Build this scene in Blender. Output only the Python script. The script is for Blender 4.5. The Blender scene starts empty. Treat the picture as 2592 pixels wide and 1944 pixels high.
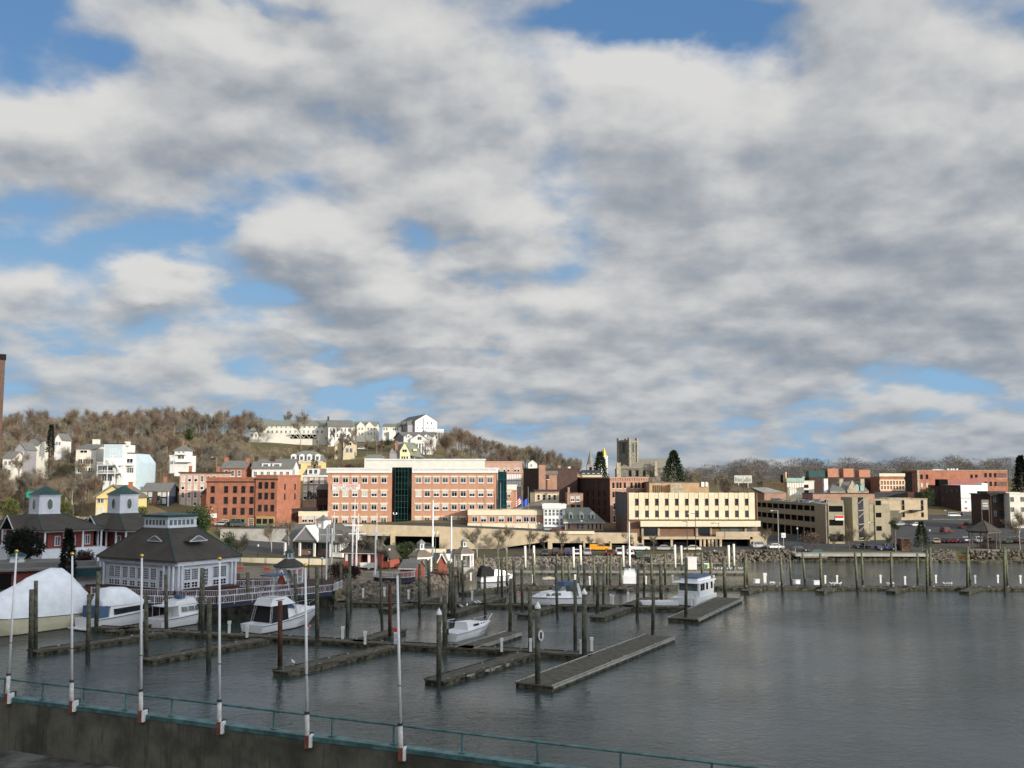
import bpy, math, random
from math import sin, cos, tan, pi, radians, sqrt, atan, atan2, exp
from mathutils import Vector, Matrix
random.seed(7)
scene = bpy.context.scene
COL = scene.collection

# ------------------------------------------------------------------ camera
F = 2500.0; CX = 1296.0; CY = 972.0; HOR = 1210.0; CAMZ = 21.0
PITCH = atan((HOR-CY)/F)
cam_d = bpy.data.cameras.new('camera'); cam = bpy.data.objects.new('camera', cam_d); COL.objects.link(cam)
cam.location = (0, 0, CAMZ); cam.rotation_euler = (pi/2+PITCH, 0, 0)
cam_d.sensor_width = 36.0; cam_d.lens = 36.0*F/2592.0
cam_d.clip_start = 0.5; cam_d.clip_end = 9000
scene.camera = cam

def ray(px, py):
    a = (px-CX)/F; b = (CY-py)/F
    return (a, cos(PITCH)-b*sin(PITCH), sin(PITCH)+b*cos(PITCH))
def P(px, py, D):
    r = ray(px, py); k = D/r[1]
    return Vector((r[0]*k, D, CAMZ+r[2]*k))
def G(px, py, z=0.0):
    r = ray(px, py); k = (z-CAMZ)/r[2]
    return Vector((r[0]*k, r[1]*k, z))
def XY(px, D):
    # plan position below pixel column px at forward distance D (taken near eye level)
    r = ray(px, HOR+60); k = D/r[1]
    return Vector((r[0]*k, D))
def ZP(py, D):
    r = ray(CX, py); return CAMZ + r[2]*D/r[1]

# ------------------------------------------------------------------ sun, sky, exposure
SUN_EL = radians(12.0); SUN_AZ = radians(46.0)      # azimuth: to the right of straight behind the camera
SDIR = Vector((sin(SUN_AZ)*cos(SUN_EL), -cos(SUN_AZ)*cos(SUN_EL), sin(SUN_EL)))
sl = bpy.data.lights.new('sun', 'SUN'); sl.energy = 4.35; sl.angle = radians(0.6); sl.color = (1.0, 0.91, 0.78)
so = bpy.data.objects.new('sun', sl); COL.objects.link(so)
so.rotation_euler = SDIR.to_track_quat('Z', 'Y').to_euler(); so.location = (100, -100, 150)
scene.view_settings.view_transform = 'Standard'; scene.view_settings.look = 'None'
scene.view_settings.exposure = 0.15; scene.view_settings.gamma = 1.0

class NT:
    """tiny helper for writing shader maths"""
    def __init__(s, tree): s.t = tree; s.n = tree.nodes; s.l = tree.links
    def _set(s, sock, v):
        if hasattr(v, 'is_output') or isinstance(v, bpy.types.NodeSocket): s.l.new(v, sock)
        else: sock.default_value = v
    def node(s, typ, **kw):
        n = s.n.new(typ)
        for k, v in kw.items(): setattr(n, k, v)
        return n
    def m(s, op, a, b=0.0, c=None, clamp=False):
        n = s.n.new('ShaderNodeMath'); n.operation = op; n.use_clamp = clamp
        s._set(n.inputs[0], a); s._set(n.inputs[1], b)
        if c is not None: s._set(n.inputs[2], c)
        return n.outputs[0]
    def v(s, op, a, b=(0,0,0)):
        n = s.n.new('ShaderNodeVectorMath'); n.operation = op
        s._set(n.inputs[0], a)
        if op == 'SCALE': s._set(n.inputs['Scale'], b)
        else: s._set(n.inputs[1], b)
        return n.outputs['Value'] if op in ('DOT_PRODUCT', 'LENGTH') else n.outputs[0]
    def comb(s, x, y, z):
        n = s.n.new('ShaderNodeCombineXYZ'); s._set(n.inputs[0], x); s._set(n.inputs[1], y); s._set(n.inputs[2], z); return n.outputs[0]
    def sep(s, a):
        n = s.n.new('ShaderNodeSeparateXYZ'); s._set(n.inputs[0], a); return n.outputs
    def noise(s, vec, scale, detail=4, rough=.5, dist=0.0, lac=2.0):
        n = s.n.new('ShaderNodeTexNoise'); n.noise_dimensions = '3D'
        s._set(n.inputs['Vector'], vec); n.inputs['Scale'].default_value = scale; n.inputs['Detail'].default_value = detail
        n.inputs['Roughness'].default_value = rough; n.inputs['Distortion'].default_value = dist; n.inputs['Lacunarity'].default_value = lac
        return n.outputs[0]
    def mix(s, f, a, b):
        n = s.n.new('ShaderNodeMix'); n.data_type = 'RGBA'
        s._set(n.inputs[0], f); s._set(n.inputs[6], a); s._set(n.inputs[7], b); return n.outputs[2]
    def smooth(s, x, a, b):
        n = s.n.new('ShaderNodeMapRange'); n.interpolation_type = 'SMOOTHSTEP'
        s._set(n.inputs[0], x); n.inputs[1].default_value = a; n.inputs[2].default_value = b
        return n.outputs[0]

world = bpy.data.worlds.new('World'); scene.world = world; world.use_nodes = True
wt = world.node_tree; wt.nodes.clear(); W = NT(wt)

def uv(px, py):   # sky direction of a spot, as (x/y, z/y)
    r = ray(px, py); return r[0]/r[1], r[2]/r[1]
# (x, y, radius x, radius y, weight): negative = gap of blue, positive = thick cloud bank
K = 1.1718
BLOBS = [
 (25,30,85,55,-.65),(15,150,70,75,-.52),(120,185,50,35,-.12),(230,125,95,60,-.65),(330,200,60,40,-.30),(560,5,230,28,-.55),(740,60,60,40,-.35),
 (1400,48,135,54,-.95),(1260,8,90,26,-.55),(1590,15,110,26,-.4),(1700,90,60,50,-.35),
 (330,505,180,52,-.62),(540,605,110,42,-.55),(190,590,60,50,-.25),(900,510,70,42,-.34),(1060,525,120,22,-.36),(860,572,130,18,-.2),
 (35,470,50,50,-.2),(250,700,110,55,-.5),(170,740,60,22,-.3),(1000,605,180,16,-.25),
 (830,872,170,20,-.55),(1010,770,160,14,-.30),(700,740,90,12,-.25),
 (2080,850,190,34,-.42),(1560,150,60,40,-.25),(1030,700,200,14,-.12),(1250,905,200,10,-.2),(500,905,180,12,-.3),
 (1050,180,330,170,.45),(815,265,100,70,.45),(660,500,190,90,.35),(1700,350,420,250,.5),(2130,420,160,260,.5),(350,300,260,110,.28),(120,270,90,60,.25),(1550,140,120,60,.25),
 (380,615,105,40,.4),(780,760,260,50,.25),(1500,650,500,120,.3),(700,120,150,100,.1),
]
SHADE = [  # shaded bellies (-) and sunlit flanks (+) of the larger heaps
 (680,575,190,45,-.42),(2180,450,130,210,-.16),(770,775,150,26,-.30),(1950,700,330,55,-.18),(830,285,240,60,-.25),(1480,350,220,60,-.22),
 (1500,760,420,30,-.2),(420,480,110,30,-.2),(1120,330,120,90,-.12),(100,640,130,30,-.25),(2050,240,220,110,-.06),(650,100,90,60,-.1),(350,655,100,14,-.2),
 (1230,190,120,150,.34),(1590,140,100,90,.30),(130,275,90,55,.32),(1960,430,160,55,.26),(1190,430,100,60,.25),(370,590,100,30,.35),(620,440,170,50,.25),
 (1480,640,240,35,.18),(900,60,170,60,.1),(480,800,190,20,.2),(700,700,180,20,.12),(1850,860,160,18,.2),(350,210,150,40,.2),(40,560,60,40,.2)]
def make_density():
    g = bpy.data.node_groups.new('cloud_density', 'ShaderNodeTree')
    g.interface.new_socket('Dir', in_out='INPUT', socket_type='NodeSocketVector')
    g.interface.new_socket('Density', in_out='OUTPUT', socket_type='NodeSocketFloat')
    g.interface.new_socket('Soft', in_out='OUTPUT', socket_type='NodeSocketFloat')
    g.interface.new_socket('Shade', in_out='OUTPUT', socket_type='NodeSocketFloat')
    gi = g.nodes.new('NodeGroupInput'); go = g.nodes.new('NodeGroupOutput'); N = NT(g)
    d = gi.outputs[0]; x, y, z = N.sep(d)
    zz = N.m('ADD', N.m('MAXIMUM', z, 0.0), 0.34)
    q = N.comb(N.m('DIVIDE', x, zz), N.m('DIVIDE', y, zz), 0.37)
    big = N.noise(q, 2.1, 2, .5, .2)
    n1a = N.noise(q, 4.6, 9, .50, .10); n1b = N.noise(N.v('ADD', q, (3.1, 1.7, 2.2)), 9.5, 7, .50, .10)
    lowk = N.m('MULTIPLY', N.smooth(z, 0.24, 0.02), .75)
    n1 = N.m('ADD', N.m('MULTIPLY', n1a, N.m('SUBTRACT', 1.0, lowk)), N.m('MULTIPLY', n1b, lowk))
    # warp coordinates of the hand-placed banks so that their outlines are ragged
    wx = N.m('MULTIPLY', N.m('SUBTRACT', N.noise(q, 4.5, 5, .55), .5), .20)
    wy = N.m('MULTIPLY', N.m('SUBTRACT', N.noise(N.v('ADD', q, (7.3, 2.1, 0)), 4.5, 5, .55), .5), .14)
    ys = N.m('MAXIMUM', y, .05)
    uvv = N.comb(N.m('ADD', N.m('DIVIDE', x, ys), wx), N.m('ADD', N.m('DIVIDE', z, ys), wy), 0.0)
    acc = 0.0
    for (bx, by, rx, ry, w) in BLOBS:
        u, v = uv(bx*K, by*K)
        dv = N.v('MULTIPLY', N.v('SUBTRACT', uvv, (u, v, 0)), (F/(rx*K), F/(ry*K), 0))
        e = N.m('POWER', 2.71828, N.m('MULTIPLY', N.v('DOT_PRODUCT', dv, dv), -0.7))
        acc = N.m('MULTIPLY_ADD', e, w, acc)
    sh = 0.0
    for (bx, by, rx, ry, w) in SHADE:
        u, v = uv(bx*K, by*K)
        dv = N.v('MULTIPLY', N.v('SUBTRACT', uvv, (u, v, 0)), (F/(rx*K), F/(ry*K), 0))
        e = N.m('POWER', 2.71828, N.m('MULTIPLY', N.v('DOT_PRODUCT', dv, dv), -0.7))
        sh = N.m('MULTIPLY_ADD', e, w, sh)
    g.links.new(N.m('MULTIPLY', sh, N.smooth(y, 0.05, 0.3)), go.inputs[2])
    front = N.smooth(y, 0.05, 0.3)
    acc = N.m('MULTIPLY', acc, front)
    den = N.m('ADD', N.m('MULTIPLY', N.m('SUBTRACT', n1, .5), 2.5), N.m('MULTIPLY', N.m('SUBTRACT', big, .5), 1.5))
    den = N.m('ADD', den, N.m('ADD', acc, N.m('MULTIPLY_ADD', N.smooth(z, 0.10, 0.0), 0.20, 0.29)))
    g.links.new(den, go.inputs[0])
    soft = N.m('ADD', N.m('MULTIPLY', N.m('SUBTRACT', big, .5), 1.6), N.m('ADD', N.m('MULTIPLY', N.m('SUBTRACT', n1, .5), 1.9), N.m('MULTIPLY', acc, .55)))
    g.links.new(soft, go.inputs[1])
    return g
DG = make_density()
tc = W.node('ShaderNodeTexCoord'); D0 = tc.outputs['Generated']
def dens(vec):
    n = wt.nodes.new('ShaderNodeGroup'); n.node_tree = DG; wt.links.new(vec, n.inputs[0]); return n.outputs
d0 = dens(D0)
zc = W.sep(D0)[2]
up = W.m('MULTIPLY_ADD', W.m('MAXIMUM', zc, 0.0), 0.07, 0.012)
d1 = dens(W.v('ADD', D0, W.comb(W.m('MULTIPLY', up, .45), 0.0, up)))
alpha = W.smooth(d0[0], -0.26, 0.42)
lit = W.m('SUBTRACT', d0[1], d1[1])                     # positive near the tops of the heaps
lit = W.m('MULTIPLY_ADD', lit, 1.75, 0.54)
lit = W.m('ADD', lit, d0[2])
thick = W.smooth(d0[0], 0.15, 1.5)
lit = W.m('SUBTRACT', lit, W.m('MULTIPLY', thick, .26))
xs, ys_, zs_ = W.sep(D0)
lit = W.m('SUBTRACT', lit, W.m('MULTIPLY', W.smooth(xs, 0.05, 0.5), .10))
fine = W.noise(D0, 26.0, 6, .6, .2)
lit = W.m('ADD', lit, W.m('MULTIPLY', W.m('SUBTRACT', fine, .5), .38))
lit = W.smooth(lit, -0.55, 1.35)
ccol = W.mix(lit, (0.285, 0.330, 0.395, 1), (0.79, 0.785, 0.77, 1))
low = W.m('SUBTRACT', 1.0, W.smooth(zs_, 0.0, 0.16))
ccol = W.mix(W.m('MULTIPLY', low, .45), ccol, (0.36, 0.425, 0.50, 1))
sky = W.node('ShaderNodeTexSky'); sky.sky_type = 'NISHITA'; sky.sun_disc = False
sky.sun_elevation = SUN_EL; sky.sun_rotation = pi - SUN_AZ
sky.air_density = 1.0; sky.dust_density = 0.6; sky.ozone_density = 2.0
skyt = W.mix(.6, sky.outputs[0], (1.0, 2.5, 5.2, 1))
skyc = W.mix(W.m('SUBTRACT', 1.0, W.smooth(zs_, 0.0, 0.40)), skyt, (2.5, 4.3, 6.3, 1))
bg1 = W.node('ShaderNodeBackground'); wt.links.new(skyc, bg1.inputs[0]); bg1.inputs[1].default_value = 0.10
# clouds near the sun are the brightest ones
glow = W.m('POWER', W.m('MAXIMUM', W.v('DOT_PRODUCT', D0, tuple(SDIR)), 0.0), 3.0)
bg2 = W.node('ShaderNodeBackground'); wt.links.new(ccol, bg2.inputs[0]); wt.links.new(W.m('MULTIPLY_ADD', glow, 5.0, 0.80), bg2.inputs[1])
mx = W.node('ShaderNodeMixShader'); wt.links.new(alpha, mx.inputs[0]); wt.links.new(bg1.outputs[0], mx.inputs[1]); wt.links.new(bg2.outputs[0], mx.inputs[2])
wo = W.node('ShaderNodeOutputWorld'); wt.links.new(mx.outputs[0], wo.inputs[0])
world.cycles.sampling_method = 'MANUAL'; world.cycles.sample_map_resolution = 512

# ------------------------------------------------------------------ helpers
def tag(o, label=None, cat=None, group=None, kind=None):
    if label: o['label'] = label
    if cat: o['category'] = cat
    if group: o['group'] = group
    if kind: o['kind'] = kind
    return o
def empty(name, loc, rz=0.0, label=None, cat=None, group=None, parent=None):
    o = bpy.data.objects.new(name, None); COL.objects.link(o); o.location = loc; o.rotation_euler = (0, 0, rz)
    o.empty_display_size = 0.3
    if parent: o.parent = parent
    return tag(o, label, cat, group)
CH = {}
def children(o): return [c for c in CH.get(o.name, [])]
def copy_tree(o, parent=None):
    c = o.copy(); COL.objects.link(c); c.parent = parent
    if parent: CH.setdefault(parent.name, []).append(c)
    for ch in children(o): copy_tree(ch, c)
    return c

class MB:
    def __init__(s): s.v = []; s.f = []; s.mi = []
    def quad(s, a, b, c, d, m=0):
        n = len(s.v); s.v += [tuple(a), tuple(b), tuple(c), tuple(d)]; s.f.append((n, n+1, n+2, n+3)); s.mi.append(m)
    def tri(s, a, b, c, m=0):
        n = len(s.v); s.v += [tuple(a), tuple(b), tuple(c)]; s.f.append((n, n+1, n+2)); s.mi.append(m)
    def box(s, x0, x1, y0, y1, z0, z1, m=0):
        n = len(s.v)
        s.v += [(x0,y0,z0),(x1,y0,z0),(x1,y1,z0),(x0,y1,z0),(x0,y0,z1),(x1,y0,z1),(x1,y1,z1),(x0,y1,z1)]
        for q in ((0,3,2,1),(4,5,6,7),(0,1,5,4),(1,2,6,5),(2,3,7,6),(3,0,4,7)):
            s.f.append(tuple(n+i for i in q)); s.mi.append(m)
        return s
    def loft(s, rings, m=0, caps=True, closed=True):
        n = len(s.v); k = len(rings[0])
        for r in rings: s.v += [tuple(p) for p in r]
        for i in range(len(rings)-1):
            for j in range(k if closed else k-1):
                a = n+i*k+j; b = n+i*k+(j+1)%k
                s.f.append((a, b, b+k, a+k)); s.mi.append(m)
        if caps and closed:
            s.f.append(tuple(n+j for j in reversed(range(k)))); s.mi.append(m)
            s.f.append(tuple(n+(len(rings)-1)*k+j for j in range(k))); s.mi.append(m)
        return s
    def tube(s, a, b, r0, r1=None, n=8, m=0, caps=True):
        a = Vector(a); b = Vector(b); r1 = r0 if r1 is None else r1
        d = (b-a).normalized(); u = d.orthogonal().normalized(); w = d.cross(u)
        R = [[c + r*(cos(2*pi*i/n)*u + sin(2*pi*i/n)*w) for i in range(n)] for c, r in ((a, r0), (b, r1))]
        return s.loft(R, m, caps)
    def prism(s, poly, z0, z1, m=0):   # poly ccw in xy
        return s.loft([[(x, y, z0) for x, y in poly], [(x, y, z1) for x, y in poly]], m)
    def xprism(s, poly, y0, y1, m=0):  # poly in xz, extruded along y
        return s.loft([[(x, y1, z) for x, z in poly], [(x, y0, z) for x, z in poly]], m)
    def build(s, name, mats, parent=None, smooth=False, loc=None, rz=0.0):
        me = bpy.data.meshes.new(name); me.from_pydata(s.v, [], s.f); me.update()
        if not isinstance(mats, (list, tuple)): mats = [mats]
        for mt in mats: me.materials.append(mt)
        if len(mats) > 1: me.polygons.foreach_set('material_index', s.mi)
        if smooth: me.polygons.foreach_set('use_smooth', [True]*len(me.polygons))
        o = bpy.data.objects.new(name, me); COL.objects.link(o)
        if parent: o.parent = parent; CH.setdefault(parent.name, []).append(o)
        if loc is not None: o.location = loc
        o.rotation_euler = (0, 0, rz)
        return o
def build_each(mb, name, mats, parent=None, smooth=False):
    """link every separate piece of the mesh as a part of its own"""
    par = list(range(len(mb.v)))
    def find(i):
        while par[i] != i: par[i] = par[par[i]]; i = par[i]
        return i
    for f in mb.f:
        r = find(f[0])
        for i in f[1:]: par[find(i)] = r
    comp = {}
    for f, m in zip(mb.f, mb.mi): comp.setdefault(find(f[0]), []).append((f, m))
    out = []
    for fs in comp.values():
        g = MB(); ids = {}
        for f, m in fs:
            t = []
            for i in f:
                if i not in ids: ids[i] = len(g.v); g.v.append(mb.v[i])
                t.append(ids[i])
            g.f.append(tuple(t)); g.mi.append(m)
        out.append(g.build(name, mats, parent, smooth))
    return out
def inst(src, parent, loc, rz=0.0):
    c = src.copy(); COL.objects.link(c); c.parent = parent; c.location = loc; c.rotation_euler = (0, 0, rz)
    if parent: CH.setdefault(parent.name, []).append(c)
    return c

MATS = {}
def mat(name, col, rough=.8, var=.12, scale=.6, kind=None, metal=0.0, spec=.3, bump=0.0, col2=None, streak=0.0):
    if name in MATS: return MATS[name]
    m = bpy.data.materials.new(name); m.use_nodes = True; t = m.node_tree; N = NT(t)
    b = t.nodes['Principled BSDF']; b.inputs['Roughness'].default_value = rough; b.inputs['Metallic'].default_value = metal
    b.inputs['Specular IOR Level'].default_value = spec
    tcn = N.node('ShaderNodeTexCoord'); oc = tcn.outputs['Object']
    oi = N.node('ShaderNodeObjectInfo')
    off = N.v('ADD', oc, N.v('SCALE', (13.7, 7.1, 3.3), oi.outputs['Random']))
    n = N.noise(off, scale, 5, .6)
    base = (*col, 1.0)
    c2 = (*(col2 if col2 else [max(0, c*(1-2.2*var)) for c in col]), 1.0)
    cc = N.mix(N.smooth(n, .32, .68), c2, base)
    if kind == 'brick':
        x, y, z = N.sep(oc)
        vec = N.comb(N.m('ADD', x, y), z, 0.0)
        bt = N.node('ShaderNodeTexBrick'); t.links.new(vec, bt.inputs['Vector']); bt.inputs['Scale'].default_value = 1.6
        bt.inputs['Color1'].default_value = (1,1,1,1); bt.inputs['Color2'].default_value = (.80,.78,.76,1); bt.inputs['Mortar'].default_value = (1.1,1.15,1.15,1)
        bt.inputs['Mortar Size'].default_value = .03
        mm = N.node('ShaderNodeMix'); mm.data_type = 'RGBA'; mm.blend_type = 'MULTIPLY'; mm.inputs[0].default_value = .7
        t.links.new(cc, mm.inputs[6]); t.links.new(bt.outputs[0], mm.inputs[7]); cc = mm.outputs[2]
    if kind in ('siding', 'shingle', 'plank'):
        x, y, z = N.sep(oc)
        src = {'siding': z, 'shingle': z, 'plank': x}[kind]
        w = N.m('FRACT', N.m('MULTIPLY', src, {'siding': 4.0, 'shingle': 4.5, 'plank': 5.0}[kind]))
        g = N.smooth(w, 0.0, .22)
        cc = N.mix(N.m('MULTIPLY', N.m('SUBTRACT', 1.0, g), .45), cc, (col[0]*.45, col[1]*.45, col[2]*.45, 1))
        if kind == 'shingle':
            n2 = N.noise(N.v('MULTIPLY', oc, (3, 3, 9)), 1.2, 2, .7)
            cc = N.mix(N.m('MULTIPLY', N.smooth(n2, .4, .75), .5), cc, (col[0]*1.6+.01, col[1]*1.5+.01, col[2]*1.4+.01, 1))
    if streak > 0:
        n3 = N.noise(N.v('MULTIPLY', oc, (1, 1, .12)), 3.4 if name == 'concrete_dark' else 1.3, 5, .65)
        cc = N.mix(N.m('MULTIPLY', N.smooth(n3, .48, .75), streak), cc, (col[0]*.35, col[1]*.35, col[2]*.35, 1))
    t.links.new(cc, b.inputs['Base Color'])
    if bump > 0:
        bn = N.node('ShaderNodeBump'); bn.inputs['Strength'].default_value = bump; bn.inputs['Distance'].default_value = .05
        t.links.new(N.noise(oc, scale*12, 3, .6), bn.inputs['Height']); t.links.new(bn.outputs[0], b.inputs['Normal'])
    MATS[name] = m; return m

# palette --------------------------------------------------------------------
M = {}
def PM(k, *a, **kw): M[k] = mat(k, *a, **kw)
PM('brick_orange', (.50,.265,.175), kind='brick', var=.08, streak=.12)
PM('brick_red', (.39,.160,.100), kind='brick', var=.12, streak=.2)
PM('brick_pink', (.53,.335,.26), kind='brick', var=.08)
PM('brick_dark', (.072,.040,.032), kind='brick', var=.12, streak=.2)  # dark brick; on unlit flanks it carries shade put into the colour
PM('brick_brown', (.40,.235,.165), kind='brick', var=.1)
PM('brick_tan', (.50,.34,.19), kind='brick', var=.1)
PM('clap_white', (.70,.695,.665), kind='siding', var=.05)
PM('clap_cream', (.68,.65,.565), kind='siding', var=.05)
PM('clap_yellow', (.72,.57,.26), kind='siding', var=.05)
PM('clap_pale_yellow', (.80,.73,.42), kind='siding', var=.05)
PM('clap_navy', (.045,.055,.08), kind='siding', var=.05)
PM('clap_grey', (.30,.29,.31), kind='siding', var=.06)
PM('clap_tan', (.62,.53,.36), kind='siding', var=.06)
PM('clap_red', (.19,.05,.042), kind='siding', var=.06)
PM('barn_red', (.31,.085,.055), kind='siding', var=.08)
PM('trim_white', (.74,.735,.71), rough=.55, var=.04)
PM('trim_cool', (.66,.69,.74), rough=.5, var=.06, streak=.10)
PM('stone_cream', (.70,.62,.455), var=.05, streak=.12)
PM('stone_yellow', (.68,.585,.37), var=.04, streak=.08)
PM('stone_grey', (.215,.20,.165), var=.25, scale=1.5)
PM('stone_tan', (.46,.40,.29), var=.2, scale=1.2, streak=.1)
PM('concrete_tan', (.50,.405,.275), var=.08, streak=.22)
PM('concrete_olive', (.34,.30,.21), var=.08, streak=.25)
PM('concrete_grey', (.36,.35,.32), var=.12, streak=.25)
PM('concrete_dark', (.165,.155,.125), var=.26, scale=.5, streak=.9, bump=.3, rough=.95, spec=.08)
PM('asphalt', (.075,.075,.075), var=.18, scale=.4, rough=.9)
PM('asphalt_dark', (.16,.155,.14), var=.3, scale=.7, rough=.95, spec=.1)
PM('roof_shingle', (.068,.060,.050), kind='shingle', var=.15, scale=.35)
PM('roof_grey', (.16,.16,.15), kind='shingle', var=.1, scale=.6)
PM('roof_greygreen', (.20,.215,.18), kind='shingle', var=.1)
PM('roof_brown', (.17,.14,.11), kind='shingle', var=.12)
PM('roof_dark', (.05,.05,.055), var=.15)
PM('roof_teal', (.022,.075,.070), rough=.5, var=.1)
PM('roof_red', (.34,.14,.12), var=.08)
PM('roof_flat', (.14,.14,.14), var=.2)
PM('glass_dark', (.012,.014,.017), rough=.08, var=.0, spec=.6)
PM('glass_green', (.004,.010,.010), rough=.10, var=.4, scale=.3, spec=.25)
PM('glass_teal', (.010,.055,.075), rough=.08, var=.3, scale=.15, spec=.4)
PM('glass_grey', (.14,.16,.155), rough=.15, var=.3, scale=.4, spec=.5)
PM('blind', (.52,.53,.47), rough=.7, var=.1)
PM('void', (.012,.012,.012), rough=1, var=.0, spec=0)
PM('brown_panel', (.20,.115,.075), var=.08)
PM('teal_paint', (.10,.21,.21), rough=.5, var=.25, scale=2.0)
PM('green_paint', (.04,.22,.14), rough=.5, var=.1)
PM('wood_pile', (.145,.145,.105), var=.28, scale=2.2, streak=.5, rough=.9)
PM('wood_pile_brown', (.115,.048,.030), var=.25, scale=2.2, streak=.4, rough=.9)
PM('pile_wet', (.014,.015,.011), var=.3, rough=.5)
PM('dock_deck', (.120,.108,.084), kind='plank', var=.22, scale=1.2, rough=.9)
PM('dock_side', (.125,.115,.075), var=.45, scale=1.4, streak=.6, rough=.9)
PM('dock_pale', (.36,.35,.31), var=.15, rough=.8)
PM('sheet_pile', (.042,.040,.028), var=.45, scale=.8, streak=.7, rough=.9)
PM('deck_red', (.065,.028,.022), var=.15, rough=.8)
PM('rope', (.4,.38,.33), var=.2)
PM('gel_white', (.74,.75,.76), rough=.25, var=.04, spec=.5)
PM('gel_cream', (.60,.56,.40), rough=.35, var=.05, spec=.4)
PM('wrap_white', (.80,.83,.87), rough=.45, var=.06, scale=.8, spec=.4, bump=.15)
PM('canvas_blue', (.07,.12,.21), var=.1)
PM('canvas_black', (.012,.012,.014), var=.1)
PM('antifoul_red', (.13,.03,.03), var=.2)
PM('antifoul_navy', (.02,.025,.08), var=.2)
PM('steel', (.45,.46,.47), rough=.35, metal=.6, var=.08)
PM('pole_white', (.78,.78,.78), rough=.4, var=.05)
PM('bracket_red', (.24,.075,.05), rough=.6, var=.2, scale=4)
PM('lamp_green', (.02,.07,.06), rough=.5, var=.1)
PM('gold', (.75,.50,.10), rough=.25, metal=.8, var=.05)
PM('bark', (.19,.16,.125), var=.2, scale=2)
PM('bark_pale', (.42,.39,.34), var=.2, scale=2)
PM('twig_red', (.225,.160,.115), var=.2, scale=.2)
PM('twig_tan', (.26,.215,.15), var=.2, scale=.2)
PM('twig_grey', (.21,.187,.15), var=.2, scale=.2)
PM('twig_far', (.145,.130,.115), var=.2, scale=.05)
PM('needle', (.045,.068,.028), var=.35, scale=.7)
PM('needle_black', (.012,.018,.010), var=.3, scale=.7)
PM('leaf_green', (.060,.090,.026), var=.35, scale=.7)
PM('leaf_olive', (.13,.14,.040), var=.3, scale=.5)
PM('leaf_maroon', (.075,.040,.030), var=.3, scale=.6)
PM('rock', (.25,.22,.18), var=.35, scale=1.1)
PM('rock_dark', (.11,.10,.075), var=.4, scale=1.1)
PM('rubber', (.015,.015,.015), rough=.9, var=.05)
PM('chrome', (.6,.6,.6), rough=.2, metal=.8, var=.02)
PM('orange', (.80,.33,.02), rough=.35, var=.04)
PM('float_orange', (.75,.09,.02), rough=.5, var=.05)
PM('sign_green', (.01,.30,.20), rough=.5, var=.02)
PM('sign_blue', (.03,.08,.40), rough=.5, var=.02)
PM('sign_red', (.60,.04,.03), rough=.5, var=.02)
PM('sign_yellow', (.70,.60,.05), rough=.5, var=.02)
PM('feather', (.75,.75,.73), var=.1)

# ------------------------------------------------------------------ terrain
SHORE = [(-700,152),(0,151),(560,150),(846,167),(860,171),(950,177),(1050,182),(1130,194),(1180,214),(1212,232),(1330,237),(1550,238),(1700,246),(1870,252),(2010,254),(2340,254),(2592,252),(3300,252)]
def interp(tab, x):
    if x <= tab[0][0]: return tab[0][1]
    for (a, va), (b, vb) in zip(tab, tab[1:]):
        if x <= b: return va+(vb-va)*(x-a)/(b-a)
    return tab[-1][1]
DS = [270,283,286,300,340,400,460,530,620,760,1000,1500,3000,6000]
ZT = {
 -700:[4,4.5,5,8,16,26,36,44,50,50,44,30,20,20], 0:[4,4.6,5,8,16,26,34,41,46,47,42,30,20,20],
 300:[4,4.8,5.2,9,17,27,35,42,48,48,42,30,20,20], 450:[4,4.6,5,8,15,24,33,43,49,48,42,30,20,20],
 600:[3.4,3.6,6.0,7,12,22,32,41,47,46,40,30,20,20], 750:[2.6,2.6,6.3,6.8,10.5,20,30,39.5,42,42,36,26,20,20],
 900:[2.4,2.4,6.4,6.9,10,20,31,39.5,41,40,34,26,20,20], 1050:[2.3,2.3,6.4,6.9,12,25,31,42,43,40,34,26,20,20],
 1150:[2.3,2.3,6.2,6.7,11,21,30,36,38,36,30,24,20,20], 1300:[2.3,2.3,5.8,6.2,9.5,15,21,27,29,28,26,22,20,20],
 1450:[2.3,2.3,5.0,5.6,8.5,12,16,18.5,20,19.5,20,20,20,20], 1600:[2.3,2.3,3.6,4.6,7,10,13,15,17,18,19,20,20,20],
 1640:[2.3,2.3,2.4,3.2,5,8,11,14,16,17,19,20,20,20],
 1850:[2.3,2.3,2.4,2.8,4,7,10,13,15,17,19,20,20,20], 2100:[2.3,2.4,2.5,2.8,4,6.5,10,13,15,17,20,20,20,20],
 2400:[2.3,2.6,2.8,3.2,4.2,5.6,9,13,15.5,18,20,20,20,20], 3300:[2.3,2.6,2.8,3.4,4.6,6,9,13,16,18,20,20,20,20]}
ZK = sorted(ZT)
def gz(px, D):
    """height of the ground below pixel column px at distance D"""
    sh = interp(SHORE, px)
    if D < sh: return -2.0
    lowz = 2.9 if px < 860 else 2.1
    e = 5.0 if px > 860 else 1.0
    if D < sh+e: return -2.0+(lowz+2.0)*(D-sh)/e
    def col(c):
        t = ZT[c]
        if D <= DS[0]:
            k = (D-sh-e)/max(1.0, DS[0]-sh-e); return lowz+(t[0]-lowz)*max(0, min(1, k))
        for i in range(len(DS)-1):
            if D <= DS[i+1]: return t[i]+(t[i+1]-t[i])*(D-DS[i])/(DS[i+1]-DS[i])
        return t[-1]
    x = max(ZK[0], min(ZK[-1], px))
    for a, b in zip(ZK, ZK[1:]):
        if x <= b: return col(a)+(col(b)-col(a))*(x-a)/(b-a)
    return col(ZK[-1])
def ground_at(px, D): v = XY(px, D); return Vector((v.x, v.y, gz(px, D)))

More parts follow.
